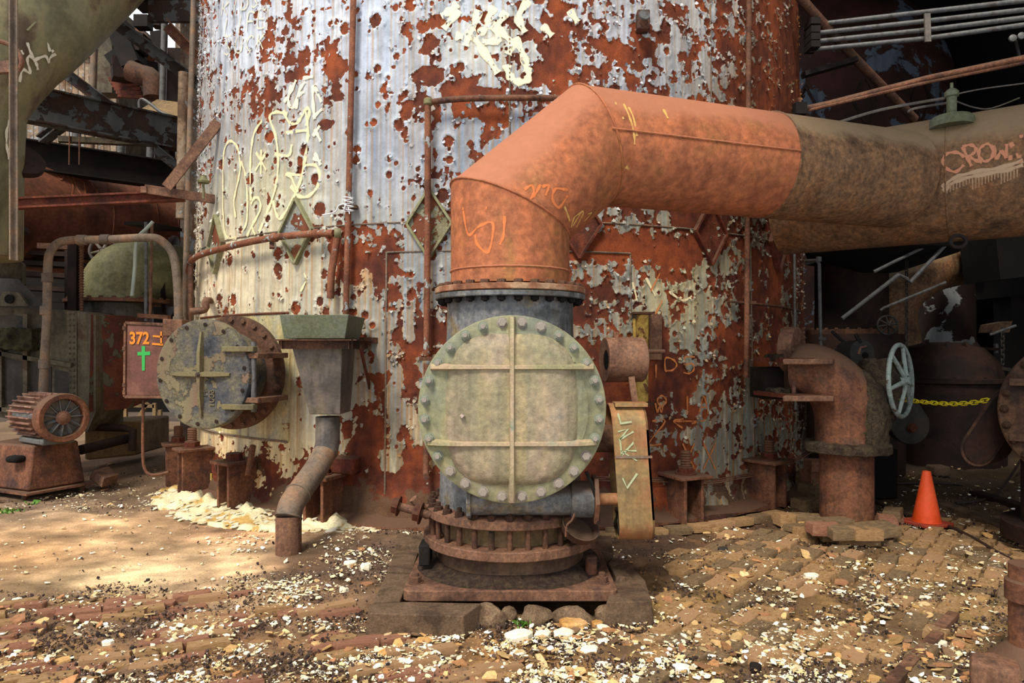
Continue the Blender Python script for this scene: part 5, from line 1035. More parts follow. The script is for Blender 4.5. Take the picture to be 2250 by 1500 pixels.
ribbons('graffiti', z3([[(345, 1120), (400, 1180), (420, 1160)], [(440, 1150), (480, 1220), (470, 1290)], [(480, 1160), (520, 1260), (560, 1280), (550, 1200), (500, 1170)], [(590, 1190), (640, 1260), (640, 1330)]]), drp, drn, .014, spray('spray_dull_orange', '9a5a38', .5), dr)
# clad bin
cb = root('clad_bin', 'weathered rusty sheet-clad bin behind the steelwork at upper left', 'bin', P(200, 400, 13))
for i in range(14):
    x0_, x1_ = 60 + i * 14, 60 + (i + 1) * 14; MB().prism([P(x0_ + .6, 20, 13), P(x1_ - .6, 20, 13), P(x1_ - .6, 560, 13), P(x0_ + .6, 560, 13)][::-1], (0, .06 + .03 * (i % 2), 0)).build('sheet_panel', M_BLK, cb)
MB().prism([P(58, 15, 13.1), P(258, 15, 13.1), P(258, 425, 13.1), P(58, 425, 13.1)][::-1], (0, 2, 0)).build('bin_body', M_DUCT, cb)
for y in (120, 230, 330): MB().bar(P(60, y, 12.96), P(256, y + 6, 12.96), .05, .05).build('girt', M_RMD, cb)
# dark backing steel of the trestle behind
def slab_px(name, x0, y0, x1, y1, Y, th_, mat, label, cat='wall panel', **k): return tag(MB().prism([P(x0, y0, Y), P(x1, y0, Y), P(x1, y1, Y), P(x0, y1, Y)][::-1], (0, th_, 0)).build(name, mat), label, cat, **k)
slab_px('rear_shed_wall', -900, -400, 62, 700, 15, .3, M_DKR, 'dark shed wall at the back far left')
slab_px('rear_shed_wall', -900, 520, 520, 905, 14.5, .3, M_SHADE, 'shade-black shed wall low behind the duct casing')
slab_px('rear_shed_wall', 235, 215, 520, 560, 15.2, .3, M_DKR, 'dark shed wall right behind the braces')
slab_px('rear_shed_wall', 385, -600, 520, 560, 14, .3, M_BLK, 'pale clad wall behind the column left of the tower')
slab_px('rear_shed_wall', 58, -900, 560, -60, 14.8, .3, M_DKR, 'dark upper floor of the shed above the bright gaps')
q = root('tangled_chutes', 'tangle of dark chutes and pipes against the bright gaps at upper left', 'chute', P(270, 220, 12))
for a, b_, wd, ht, mt in (((262, 55, 12), (300, 150, 12), .45, .3, M_DARK), ((245, 150, 12), (345, 165, 12.4), .3, .35, M_DKR), ((285, 90, 12), (320, 100, 12), .3, .3, M_DKR), ((240, 135, 12), (262, 120, 12), .12, .2, M_DARK), ((330, 50, 12), (300, 50, 12), .2, .2, M_DARK), ((345, 70, 12), (352, 115, 12), .2, .1, M_DARK), ((238, 0, 12.5), (238, 210, 12.5), .3, .3, M_DUCT), ((350, 0, 12.6), (346, 60, 12.6), .16, .2, M_DKR), ((290, 120, 13), (330, 90, 13), .3, .5, M_RMD)): MB().bar(P(*a), P(*b_), wd, ht).build('chute', mt, q)
MB().tube([P(285, 155, 11.8), P(310, 165, 11.8), P(335, 175, 11.8), P(340, 215, 11.8)], .17, n=18, smooth=3).build('pipe_bend', M_RDK, q)
for i in range(6): MB().bar(P(240 + i * 4, 175 + i * 7, 12.3), P(300 + i * 3, 168 + i * 9, 12.3), .05, .06).build('slat', M_RED, q)
MB().bar(P(382, 110, 12.5), P(380, 230, 12.5), .34, .2).build('chute', M_DKR, q)
q = root('walkway', 'small walkway with a bent handrail beside the tower in the upper left', 'walkway', P(350, 255, 10.4)); MB().prism([P(300, 245, 10.3), P(345, 218, 10.8), P(398, 225, 10.8), P(392, 262, 10.3)][::-1], (0, 0, -.06)).build('deck', M_CONC, q)
MB().tube([P(308, 246, 10.2), P(306, 225, 10.2), P(314, 218, 10.2), P(335, 232, 10.2), P(360, 250, 10.2), P(398, 260, 10.2)], .022, n=8, smooth=3).build('handrail', M_GALV, q)
q = root('shelf_rack', 'dark steel ledges and pipes stacked behind the arch pipe', 'steelwork', P(120, 640, 9.6))
for y, mt in ((556, M_DKR), (578, M_DARK), (602, M_DKR), (632, M_DKR), (655, M_DARK)): MB().bar(P(40, y, 9.6), P(200, y + 8, 9.6), .4, .06).build('ledge', mt, q)
q = root('post_rail', 'short rusty rail on posts behind the arch pipe', 'rail', P(120, 560, 9)); MB().bar(P(85, 540, 9.0), P(180, 543, 9.0), .07, .07).build('rail', M_RDK, q); MB().bar(P(150, 540, 9.0), P(150, 680, 9.0), .06, .06).build('post', M_DKR, q)
# bright opening low behind the switch box
q = root('pale_trestle', 'pale timber trestle frame seen through the gap beneath the switch box', 'frame', P(330, 925, 13)); 
for a, b_ in (((276, 880), (276, 930)), ((276, 925), (345, 932)), ((300, 925), (325, 885)), ((340, 885), (340, 930)), ((352, 900), (352, 930)), ((280, 890), (340, 892))): MB().bar(P(*a, 13), P(*b_, 13), .06, .06).build('member', M_CONC, q)

# ================================================================ RIGHT SIDE
rp = root('dirt_caked_elbow', 'upright rusty pipe elbow with dirt-caked flange on a broken brick footing at right', 'pipe', G(1860, 1150, 0))
ex = P(1860, 1120, 6.0).x
MB().lathe([(.213, -.02), (.213, .66)], (ex, 6.0, 0), n=44).build('stand_pipe', M_RMD, rp)
MB().lathe([(.20, .655), (.335, .655), (.345, .665), (.345, .72), (.33, .735), (.2, .75)], (ex, 6.0, 0), n=44).build('flange', M_GRIME, rp, subdiv=1, disp=(.03, .06))
e0 = V(ex + .0, 6.0, .73); MB().tube([e0, V(ex - .01, 6.0, 1.0), V(ex - .08, 6.02, 1.2), V(ex - .24, 6.08, 1.33), V(ex - .36, 6.17, 1.345)], [.25, .25, .25, .235, .22], n=36, smooth=5).build('elbow', M_RMD, rp)
mb = MB(); mb.tube([V(ex + .10, 5.93, .72), V(ex + .12, 5.92, .95), V(ex + .10, 5.95, 1.15), V(ex + .0, 5.97, 1.33)], [.19, .19, .17, .08], n=24, smooth=4); mb.build('caked_grime', M_GRIME, rp, subdiv=2, disp=(.07, .10))
for py, sgn in ((795, 1), (872, -1)):
    z = CH - (py - HY) / F * 6.05
    MB().prism([Vector(((x - CXP) / F * Y, Y, z)) for x, Y in ((1655, 6.35), (1745, 5.8), (1790, 5.9), (1730, 6.9))], (0, 0, .035)).build('wall_lug', M_RED, rp)
    MB().prism([Vector(((x - CXP) / F * Y, Y, z - .015)) for x, Y in ((1720, 5.72), (1832, 5.72), (1838, 6.3), (1735, 6.3))], (0, 0, .045)).build('clamp_plate', M_RPK, rp, bevel=.008)
mb = MB(); mb.box(P(1735, 840, 6.15), (.05, .12, .30)).build('spacer', M_RDK, rp); MB().cyl(P(1744, 800, 6.0), P(1744, 872, 6.0), .018, n=10).build('clamp_bolt', M_RPK, rp)
for x, y in ((1725, 790), (1730, 865)): mb = MB(); mb.box(P(x, y - 6, 6.15), (.30, .22, .05)); mb.build('debris', M_GRIME, rp, subdiv=4, disp=(.05, .05))
MB().box(P(1700, 840, 6.45), (.30, .4, .28)).build('cavity_shade', M_DARK, rp)  # solid dark block put in for the shade of the hollow between the plates
fc_ = P(1752, 768, 6.15); fn_ = Vector((.75, -.66, 0)).normalized(); MB().lathe([(.10, -.12), (.19, -.11), (.20, -.10), (.20, .0), (.19, .01), (.0001, .01)], fc_, d=fn_, n=36).build('blank_flange', M_RPK, rp)
for i in range(8): a = 2 * PI * i / 8; inst('flange_bolt', me_fn, MAT(fc_ + frame(fn_) @ V(.155 * math.cos(a), .155 * math.sin(a), .01), d=fn_, s=.02), rp)
# brick footing
M_BRK = [rusty('brick_ochre', ['926e4a', 'ae885c', 'bc9870'], 6, rough=.95, fine=.4, bump=.004), rusty('brick_red_brown', ['865a46', 'a06e56', 'ae7e62'], 6, rough=.95, fine=.35, bump=.004), rusty('brick_olive_brown', ['6c5842', '846c4e', '94795a'], 6, rough=.95, fine=.4, bump=.004), rusty('brick_tan', ['a07c58', 'b8906a', 'b08860'], 6, rough=.95, fine=.35, bump=.004)]
def brick_mesh(n, mat, L=1, B=1, H=1, seed=0, broken=0):
    r = random.Random(seed); mb = MB(); k = 10; base = []
    pts = [(-.5, -.5), (-.17, -.5), (.17, -.5), (.5, -.5), (.5, .0), (.5, .5), (.17, .5), (-.17, .5), (-.5, .5), (-.5, 0)]
    pts = [(x + r.uniform(-.025, .025), y + r.uniform(-.05, .05)) for x, y in pts]
    if broken: pts = [(min(x, .15 + r.uniform(-.12, .12)), y) for x, y in pts]
    lo = [V(x, y, -1) for x, y in pts]; mid = [V(x, y, -.10) for x, y in pts]; hi = [V(x * .965, y * .93, r.uniform(-.03, .03)) for x, y in pts]; mb.loft([lo, mid, hi])
    return mesh_from(n, mb.v, mb.f, [mat], 30)
BM = {(m_, s_): brick_mesh('brick', M_BRK[m_], seed=s_ * 7 + m_, broken=(s_ == 3)) for m_ in range(4) for s_ in range(4)}
def brick(p, yaw, L, B, H, m_, s_, parent, tilt=(0, 0), name='brick'):
    M = Matrix.Translation(p) @ Matrix.Rotation(yaw, 4, 'Z') @ Matrix.Rotation(tilt[0], 4, 'X') @ Matrix.Rotation(tilt[1], 4, 'Y') @ Matrix.Diagonal((L, B, H, 1)); return inst(name, BM[(m_, s_)], M, parent)
foot = root('brick_footing', 'crumbling heap of old bricks under the upright pipe at right', 'footing', G(1860, 1160, 0))
r_ = random.Random(5)
for px, py, z, yaw, L, B, H, mt in ((1880, 1172, .075, -.1, .30, .18, .075, 0), (1835, 1166, .075, -.1, .22, .14, .075, 0), (1925, 1165, .075, .25, .24, .2, .075, 2), (1775, 1160, .06, .2, .20, .12, .06, 0), (1745, 1152, .05, .5, .16, .1, .05, 2), (1952, 1150, .075, 1.0, .24, .13, .075, 2), (1968, 1132, .075, 1.1, .24, .13, .075, 1), (1900, 1150, .07, .1, .3, .3, .07, 2), (1840, 1145, .07, .1, .3, .3, .07, 2),
                                  (1862, 1158, .15, -.05, .28, .16, .08, 2), (1925, 1152, .155, .2, .28, .2, .08, 2), (1805, 1146, .14, .15, .22, .14, .08, 2), (1735, 1128, .10, .15, .24, .13, .10, 0), (1775, 1130, .10, -.1, .22, .13, .08, 2), (1812, 1150, .15, .05, .24, .13, .08, 1), (1835, 1138, .15, .1, .24, .13, .08, 2), (1950, 1136, .15, 1.2, .24, .14, .08, 1), (1960, 1118, .15, 1.0, .24, .14, .08, 2), (1900, 1160, .15, .1, .22, .13, .08, 0), (1780, 1095, .10, .4, .3, .2, .10, 2), (1790, 1060, .16, .6, .3, .2, .12, 2), (1795, 1030, .3, .2, .25, .2, .12, 1), (1800, 1010, .42, .0, .22, .2, .1, 1), (1790, 1045, .22, .2, .25, .3, .2, 2)):
    p = G(px, py, z); brick(p, yaw, L, B, H, mt, r_.choice([0, 1, 2]), foot, (r_.uniform(-.05, .05), r_.uniform(-.05, .05)))
wheel('handwheel', 'large blue-grey six-spoke handwheel beside the upright pipe at right', P(1979, 836, 6.0), (.70, -.71, .04), .305, .02, 6, M_WHEEL, hub=.055)
q = root('valve_yoke', 'dark grime-caked valve yoke carrying the big handwheel', 'valve', P(1930, 900, 6.1))
mb = MB(); mb.tube([P(1935, 800, 6.1), P(1930, 850, 6.05), P(1938, 900, 6.05), P(1925, 945, 6.05)], [.16, .17, .13, .06], n=20, smooth=4).build('caked_body', M_GRIME, q, subdiv=1, disp=(.08, .08)); MB().cyl(P(1940, 838, 6.05), P(1985, 836, 6.0), .022, n=10).build('stem', M_RPK, q)
gc = P(1895, 778, 6.3); gd = Vector((.25, -.95, .05)).normalized(); q = root('gear_drum', 'dark short drum with a keyed face above the dirt-caked elbow', 'drum', gc)
MB().lathe([(.11, -.22), (.125, -.21), (.13, -.20), (.13, 0), (.125, .006), (.0001, .006)], gc, d=gd, n=36).build('drum', M_DUCTD, q); MB().lathe([(.03, .0), (.03, .012), (.02, .012), (.0001, .006)], gc + V(.02, 0, -.01), d=gd, n=16).build('bore', M_SHADE, q)
mb = MB(); mb.tube([gc + gd * .02 + V(-.05, 0, .0), gc + gd * .02 + V(-.03, 0, .06), gc + gd * .02 + V(.02, 0, .07)], .012, n=8).build('key_bar', M_RPK, q); MB().tube([gc + V(-.02, 0, .10), gc + V(-.06, 0, .18)], .02, n=8).build('lug', M_DARK, q)
MB().tube([P(1828, 728, 6.6), P(1880, 775, 6.4)], .016, n=8).build('rod', M_DARK, q)
# traffic cone
cn = root('traffic_cone', 'orange traffic cone standing on the ground at right', 'traffic cone', G(2035, 1160, 0)); cb_ = G(2036, 1160, 0) + V(0, 0, .03)
MB().lathe([(.118, .03), (.112, .035), (.035, .44), (.032, .455), (.022, .458), (.020, .44), (.018, .40)], cb_, n=40).build('body', M_CONE, cn)
mb = MB(); R = Matrix.Rotation(.35, 3, 'Z'); mb.prism([Vector(p) for p in [cb_ + R @ (q_ - V(0, 0, 0)) for q_ in rrect(-.155, .155, -.155, .155, .05, .004)]], (0, 0, .028)); mb.build('base', M_CONEB, cn, bevel=.006)
# yellow chain
ch = root('yellow_plastic_chain', 'yellow plastic chain sagging across the dark opening at right', 'chain', P(2100, 885, 6.2))
cp = spline([P(x, y, Y) for x, y, Y in ((1946, 870, 6.7), (1990, 878, 6.6), (2040, 884, 6.4), (2090, 887, 6.2), (2140, 884, 6.0), (2185, 875, 5.85), (2226, 865, 5.7))], 30)
cum = [0]
for i in range(len(cp) - 1): cum.append(cum[-1] + (cp[i + 1] - cp[i]).length)
nl = int(cum[-1] / .047); mb = MB(); mb.tube([V(.018 * math.cos(t), 0, .018 * math.sin(t) + (.0165 if math.sin(t) > 0 else -.0165)) for t in [2 * PI * i / 16 for i in range(16)]], .0052, n=6, closed=True); me_lk = mesh_from('link', mb.v, mb.f, [M_CHN])
def on_curve(s):
    j = min(max(0, int(np.searchsorted(cum, s)) - 1), len(cp) - 2); return cp[j].lerp(cp[j + 1], (s - cum[j]) / (cum[j + 1] - cum[j])), (cp[j + 1] - cp[j]).normalized()
for i in range(nl):
    p, t = on_curve((i + .5) * .047); inst('link', me_lk, MAT(p, d=t, spin=(PI / 2 if i % 2 else 0) + .35), ch)
MB().tube([cp[-1], cp[-1] + V(.05, -.01, .0), cp[-1] + V(.08, -.02, -.01)], .004, n=6).build('wire_hook', M_WIRE, ch)
M_RV = rusty('rust_dark_round_valve', ['241812', '3a261c', '503828', '42301f'], 3, streak=.3, fine=.6, bump=.004)
# big valve at the right edge
c = P(2395, 905, 4.9); nd = Vector((-.55, -.83, 0)).normalized(); rv = root('round_valve', 'dark rusty round valve casing with ribbed cover cut by the right edge of the photo', 'valve', (c.x, c.y, .1))
MB().lathe([(.45, -.45), (.48, -.10), (.525, -.09), (.53, -.085), (.53, -.04), (.48, -.035), (.525, -.03), (.53, -.025), (.53, .01), (.52, .02), (.40, .02), (.36, .05), (.0001, .10)], c, d=nd, n=72).build('casing', M_RV, rv)
for i in range(26): a = 2 * PI * i / 26; inst('cover_nut', mesh_from('cover_nut', nut_mesh(1, 1, .6).v, nut_mesh(1, 1, .6).f, [M_RV], 30) if i == 0 else me_rn, MAT(c + frame(nd) @ V(.49 * math.cos(a), .49 * math.sin(a), .02), d=nd, s=.024), rv) if i else globals().__setitem__('me_rn', mesh_from('cover_nut', nut_mesh(1, 1, .6).v, nut_mesh(1, 1, .6).f, [M_RV], 30))
R = frame(nd); 
for z in (.2, -.2): MB().bar(c + R @ V(-.46, z, .05), c + R @ V(.46, z, .05), .03, .05, up=(0, 0, 1)).build('rib', M_RV, rv)
MB().bar(c + R @ V(0, -.5, .07), c + R @ V(0, .5, .07), .03, .06, up=tuple(nd)).build('rib', M_RV, rv)
MB().lathe([(.42, 0), (.42, .9)], (c.x + .25, c.y + .3, .1), n=40).build('body', M_DKR, rv); MB().lathe([(.55, 0), (.55, .12)], (c.x + .25, c.y + .3, .1), n=40).build('foot_flange', M_DKR, rv)
# its belt guard
def slot(p0, p1, r, n=14):
    p0, p1 = Vector(p0), Vector(p1); t = (p1 - p0).normalized(); s = Vector((-t.y, t.x)); o = []
    for i in range(n + 1): a = PI * i / n; o.append(p0 + s * (r * math.cos(a)) - t * (r * math.sin(a)))
    for i in range(n + 1): a = PI * i / n; o.append(p1 - s * (r * math.cos(a)) + t * (r * math.sin(a)))
    return o
so = slot((2150, 985), (2210, 895), 40); mb = MB(); mb.prism([P(x, y, 5.35) for x, y in so], (.30, .25, 0)); mb.build('belt_guard', M_RV, rv, bevel=.01)
so = slot((2152, 985), (2212, 895), 33); mb = MB(); mb.prism([P(x, y, 5.34) for x, y in so], (0, .01, 0)); mb.build('guard_face', M_DKR, rv)
# bolt, lower right corner
q = root('foreground_anchor_bolt', 'big rusty hex nut and pipe stub close to the camera in the lower right corner', 'bolt', G(2200, 1530, 0))
p = G(2186, 1545, 0); MB().lathe([(.15, -.02), (.15, .02), (.14, .03)], p, n=32).build('washer', M_RPK, q); MB().lathe([(.098, .03), (.104, .045), (.104, .17), (.095, .185), (.03, .19)], p, n=6).build('hex_nut', M_RPK, q, bevel=.004)
p = G(2262, 1470, 0); MB().lathe([(.085, 0), (.085, .50), (.07, .50)], p, n=32).build('pipe_stub', M_RMD, q); MB().lathe([(.10, .33), (.10, .42), (.09, .43)], p, n=32).build('collar', M_RMD, q); MB().lathe([(.2, 0), (.17, .04), (.085, .12)], p, n=32).build('fillet', M_RMD, q)
# cables on the ground
def gtube(name, pts, r, mat, label, cat='cable'):
    P3 = []
    for a in pts: g = G(a[0], a[1], 0); g.z = gz(g.x, g.y) + r + (a[2] if len(a) > 2 else 0.01); P3.append(g)
    return tag(MB().tube(P3, r, n=8, smooth=6).build(name, mat), label, cat)
gtube('ground_cable', [(1905, 1085), (1935, 1110), (1985, 1135), (2075, 1165), (2130, 1190), (2190, 1222), (2260, 1256)], .014, M_CABLE, 'dark cable snaking past the traffic cone to the right edge')
gtube('ground_cable', [(1940, 1065), (1990, 1067), (2060, 1067), (2115, 1070)], .012, M_CABLE, 'dark cable lying further back behind the cone')
gtube('ground_cable', [(2100, 1112), (2150, 1108), (2190, 1090), (2225, 1060, .1), (2252, 1030, .2)], .014, M_CABLE, 'black hose curling up towards the round valve at right')
# kerb stones right, red edging by the tower
def kerb(a, b_, wd, h, mat, name, label, cat='kerb', grp=None):
    p, q_ = G(*a, 0), G(*b_, 0); return tag(MB().bar(p + V(0, 0, h / 2), q_ + V(0, 0, h / 2), wd, h + .04, up=(0, 0, 1)).build(name, mat, bevel=.012), label, cat, grp)
kerb((2055, 1112), (2275, 1192), .14, .05, M_STONE, 'kerb_beam', 'long grey-brown beam lying on the ground right of the cone')
kerb((2140, 1092), (2290, 1135), .12, .05, M_DKR, 'kerb_beam', 'dark beam behind the first, at the right edge')
tag(MB().bx(G(2040, 1043, 0).x, G(2075, 1043, 0).x, 8.4, 8.6, 0, .12).build('loose_block', M_STONE, bevel=.02), 'loose grey block lying in the dark behind the cone', 'block')
kerb((1330, 1178), (1400, 1180), .10, .05, M_CONC, 'mortar_edge', 'pale mortar edging at the tower foot right of the belt guard')
eg = root('brick_edging', 'short curved row of bricks edging the tower foot at right', 'edging', G(1600, 1168, 0))
for i in range(11):
    t = .10 + i * .052; p = Vector((TX + 4.36 * math.sin(t), TY - 4.36 * math.cos(t), .045)); brick(p, t, .21, .11, .06, [0, 2, 0, 3][i % 4], i % 3, eg, (.03 * (i % 2), .02))
kerb((1495, 1188 + 300), (1495 + 470, 1493), .001, .001, M_RED, 'x', 'x') if False else None
gs = root('iron_strip', 'rusty flat iron strip set between the bricks in the lower right foreground', 'strip', G(2040, 1420, 0))
for a, b_ in (((2096, 1349), (2066, 1380)), ((2062, 1392), (2016, 1440)), ((2010, 1446), (1960, 1500))): MB().bar(G(*a, .02), G(*b_, .02), .055, .03).build('segment', M_RPK, gs)
# ------------------------------------------------ second tower and the dark works behind at right
t2 = root('rear_stove_tower', 'dark rust-red tower with flaking grey-blue patches in the right background', 'tower', (P(1880, 0, 15).x, 15.6, 0))
X2, Y2, R2 = P(1850, 0, 15.6).x, 15.6, 2.15
mb = MB(); prof = [(R2, 0), (R2, 1.5), (R2, 3.0), (R2, 5.2), (R2, 6.8), (R2 * .985, 7.3), (R2 * .90, 7.9), (R2 * .72, 8.5), (R2 * .5, 9.0), (R2 * .4, 12)]
prof = [(R2, z) for z in np.linspace(0, 6.6, 8)] + prof[4:-1] + [(R2 * .4, 9.4)]
mb.lathe(prof, (X2, Y2, 0), n=80).build('shell', rusty('dark_shell_patches', ['1e0f0a', '341a12', '44221a'], 1.2, bump=.006, over=(['4a5260', '5c6472', '3c424c'], 1.0, .555)), t2)
for k in range(4):
    th = -.75 + k * .5; zc = 6.3; o = [V(X2 + (R2 + .01) * math.sin(th + dx), Y2 - (R2 + .01) * math.cos(th + dx), zc + dz_) for dx, dz_ in ((0, .45), (.1, 0), (0, -.45), (-.1, 0))]
    mb = MB()
    for i in range(4): mb.bar(o[i], o[(i + 1) % 4], .03, .05)
    mb.build('diamond_stiffener', M_DKR, t2)
cdt = []
for k, (y0_, y1_) in enumerate(((56, 0), (75, 20), (93, 37), (110, 52))):
    tag(MB().tube([P(1775, y0_, 7.8), P(2035, y0_ - 30 + k * 1.5, 7.4), P(2300, y1_ - 4, 7.0)], .026, n=10).build('conduit', M_GALV), ['topmost of the four parallel conduits at upper right', 'second from the top of the four parallel conduits at upper right', 'third from the top of the four parallel conduits at upper right', 'lowest of the four parallel conduits at upper right'][k], 'conduit', 'four parallel conduits at upper right')
tag(MB().bar(P(2037, 30, 7.3), P(2039, 92, 7.3), .06, .02).build('conduit_spacer', M_HOP), 'pale spacer bar joining the four conduits', 'bracket')
q = root('conduit_clamps', 'stack of four dark clamps where the conduits meet the tower', 'clamp', P(1780, 110, 7.8))
for y in (58, 76, 92, 108): MB().bx(P(1770, 0, 7.8).x, P(1790, 0, 7.8).x, 7.65, 7.85, P(0, y + 7, 7.8).z, P(0, y - 7, 7.8).z).build('clamp', M_DARK, q)
tag(MB().tube([P(1745, -20, 7.6), P(1875, 125, 7.9), P(2010, 262, 8.4)], .05, n=12).build('diagonal_strut', M_RDK), 'brown diagonal tubular strut at upper right of the tower', 'strut')
tag(MB().tube([P(1765, 240, 7.4), P(1820, 228, 7.4), P(2040, 172, 6.9), P(2290, 120, 6.4)], .032, n=10).build('sloping_pipe', M_RMD), 'long thin brown pipe sloping up to the right above the big pipe', 'pipe')
tag(MB().tube([P(1755, 215, 7.4), P(1760, 235, 7.4), P(1775, 243, 7.4), P(2040, 180, 6.9), P(2290, 130, 6.4)], .018, n=8).build('sloping_pipe', M_RMD), 'thinner pipe just under the long sloping pipe', 'pipe')
tag(MB().bar(P(1765, 165, 7.9), P(1880, 132, 7.9), .12, .05).build('strut_bracket', M_DARK), 'dark bracket from the tower to the diagonal strut', 'bracket')
MB_ = MB().box(P(1757, 240, 7.4), (.12, .1, .12)); tag(MB_.build('pipe_shoe', M_DARK), 'dark shoe holding the sloping pipe at the tower edge', 'bracket')
for pts, r, lb in ((((1845, 268), (1940, 240), (2075, 216)), .012, 'thin cable rising to the mast stub, upper'), (((1995, 246), (2010, 238), (2082, 226)), .010, 'thin cable curling to the mast stub, lower'), (((2095, 208), (2160, 195), (2260, 182)), .006, 'thin wire running right from the mast stub'), (((2100, 222), (2140, 236), (2178, 238), (2240, 215)), .006, 'slack wire looping right of the mast stub')):
    tag(MB().tube([P(x, y, 5.6) for x, y in pts], r, n=6, smooth=4).build('overhead_wire', M_HOP), lb, 'wire')
q = root('wall_knobs', 'two round pale knobs on a dark rod at the upper right edge', 'fitting', P(2235, 90, 7)); 
for x, y in ((2224, 85), (2243, 80)): MB().lathe([(.035, 0), (.035, .02), (.015, .03)], P(x, y, 7), d=(-.2, -1, .1), n=16).build('knob', M_GALV, q)
MB().bar(P(2232, 88, 7.05), P(2240, 125, 7.05), .02, .02).build('rod', M_DARK, q)
# pipes under the crown pipe
q = root('rear_elbow_pipe', 'dull brown thick pipe elbow in the dark under the graffiti pipe', 'pipe', P(1960, 690, 9.5))
MB().tube([P(1965, 760, 9.5), P(1955, 690, 9.5), P(1975, 640, 9.5), P(2015, 605, 9.6), P(2060, 585, 9.8), P(2110, 575, 10.0)], .33, n=36, smooth=5).build('elbow', M_CRN, q)
q = root('rear_cylinder', 'dark upright cylinder with riveted base flange behind the gear drum', 'cylinder', P(1870, 740, 8.6))
MB().lathe([(.42, 0), (.42, 1.6)], P(1870, 735, 8.8), n=44).build('barrel', M_DKR, q); MB().lathe([(.52, 0), (.52, .06)], P(1870, 735, 8.8), n=44).build('flange', M_RDK, q)
for i in range(24): a = 2 * PI * i / 24; inst('flange_bolt', me_fn, MAT(P(1870, 735, 8.8) + V(.48 * math.cos(a), .48 * math.sin(a), .06), s=.02), q)
MB().lathe([(.6, -2), (.6, 0)], P(1870, 735, 8.8), n=40).build('lower_barrel', M_DKR, q)
q = root('overhead_drum', 'huge black-brown drum hanging under the graffiti pipe', 'drum', P(1900, 520, 8)); MB().lathe([(.2, -.2), (.8, 0), (.9, .3), (.9, 1.2)], P(1935, 560, 8.3), n=48).build('drum', M_SHADE, q)
wheel('handwheel', 'small dark handwheel in the shadow above the big handwheel', P(1950, 714, 8.0), (-.2, -1, 0), .105, .012, 8, M_DUCTD, hub=.025)
def lchain(name, label, px, py0, py1, Y, s):
    q = root(name, label, 'chain', P(px, py1, Y)); mb = MB(); mb.tube([V(.5 * math.cos(t), 0, .5 * math.sin(t) + (.5 if math.sin(t) > 0 else -.5)) for t in [2 * PI * i / 12 for i in range(12)]], .18, n=5, closed=True); me = mesh_from('link', mb.v, mb.f, [M_DUCTD])
    z0_, z1_ = P(px, py1, Y).z, P(px, py0, Y).z; k = int((z1_ - z0_) / (s * 1.45))
    for i in range(k): inst('link', me, MAT(V(P(px, 0, Y).x, Y, z0_ + (i + .5) * s * 1.45), d=(0, 0, 1), up=(0, 1, 0), s=s, spin=PI / 2 * (i % 2) + .3), q)
lchain('hanging_chain', 'dark chain hanging in front of the dull brown elbow', 1992, 568, 765, 7.8, .032)
lchain('hanging_chain', 'thin dark chain hanging at the far right background', 2203, 715, 800, 9.0, .04)
for pts, r, lb in ((((1850, 700), (1975, 603), (1992, 612), (2000, 620), (2085, 530)), .022, 'grey bent operating rod zigzagging under the graffiti pipe'), (((1920, 597), (2050, 533)), .018, 'thin grey rod above the bent operating rod'), (((1935, 682), (1940, 677), (2078, 620)), .015, 'thin rod crossing the dull brown elbow'), (((2175, 735), (2232, 715)), .014, 'short pale rod at the far right background')):
    tag(MB().tube([P(x, y, 7.6) for x, y in pts], r, n=8).build('operating_rod', M_GALV), lb, 'rod')
q = root('standpipe', 'thin grey standpipe with a tap right beside the tower edge', 'pipe', P(1800, 775, 7.2)); MB().tube([P(1772, 573, 7.4), P(1795, 572, 7.2), P(1800, 580, 7.2), P(1803, 742, 7.2), P(1804, 772, 7.2)], .018, n=8).build('tube', M_GALV, q); MB().lathe([(.028, 0), (.028, .05)], P(1799, 575, 7.2), n=12).build('tee', M_GALV, q); MB().bar(P(1800, 742, 7.2), P(1815, 745, 7.15), .03, .03).build('tap', M_GALV, q)
# domed dark valve far behind
q = root('rear_dome_valve', 'dark domed cast valve body in the right background behind the chain', 'valve', P(2070, 1000, 9.5))
MB().lathe([(.80, -1.2), (.80, .0), (.84, .02), (.84, .07), (.78, .08), (.72, .28), (.55, .48), (.3, .55), (.0001, .56)], P(2060, 840, 9.8), n=52).build('body', M_DKR, q)
for i in range(4): a = -PI / 2 - .8 + i * .5; p = P(2060, 840, 9.8); MB().bar(p + V(.76 * math.cos(a), .76 * math.sin(a), .08), p + V(.45 * math.cos(a), .45 * math.sin(a), .55), .04, .05).build('rib', M_DKR, q)
q = root('rear_belt_guard', 'dark oblong belt guard low in the right background under the big handwheel', 'guard', P(1990, 970, 7.2)); so = slot((1965, 880), (2002, 935), 42); MB().prism([P(x, y, 7.0) for x, y in so], (.05, .22, 0)).build('guard', M_DUCTD, q, bevel=.01); inst('nut', me_nut_big, MAT(P(2004, 940, 6.99), (0, -1, 0), s=.04), q)
MB().lathe([(.5, -.2), (.5, 0)], P(1915, 900, 7.6), d=(.3, -1, 0), n=40).build('disc', M_DKR, q); MB().bx(P(1905, 0, 7.3).x, P(1960, 0, 7.3).x, 7.2, 7.6, 0, .5).build('stand', M_SHADE, q)
q = root('patched_column', 'dark column with white-grey flaking patches in the right background', 'column', P(2070, 960, 11)); MB().lathe([(.42, -1.5), (.42, 1.5)], P(2075, 800, 11), n=40).build('shell', rusty('patched_white', ['1a0e0a', '2c1710'], 1.5, bump=.004, over=(['6c6e70', '888a8a'], 2.0, .56)), q)
tag(MB().tube([P(2112, 780, 10), P(2114, 870, 10)], .04, n=10).build('vertical_pipe', M_RDK), 'short brown pipe in the right background', 'pipe')
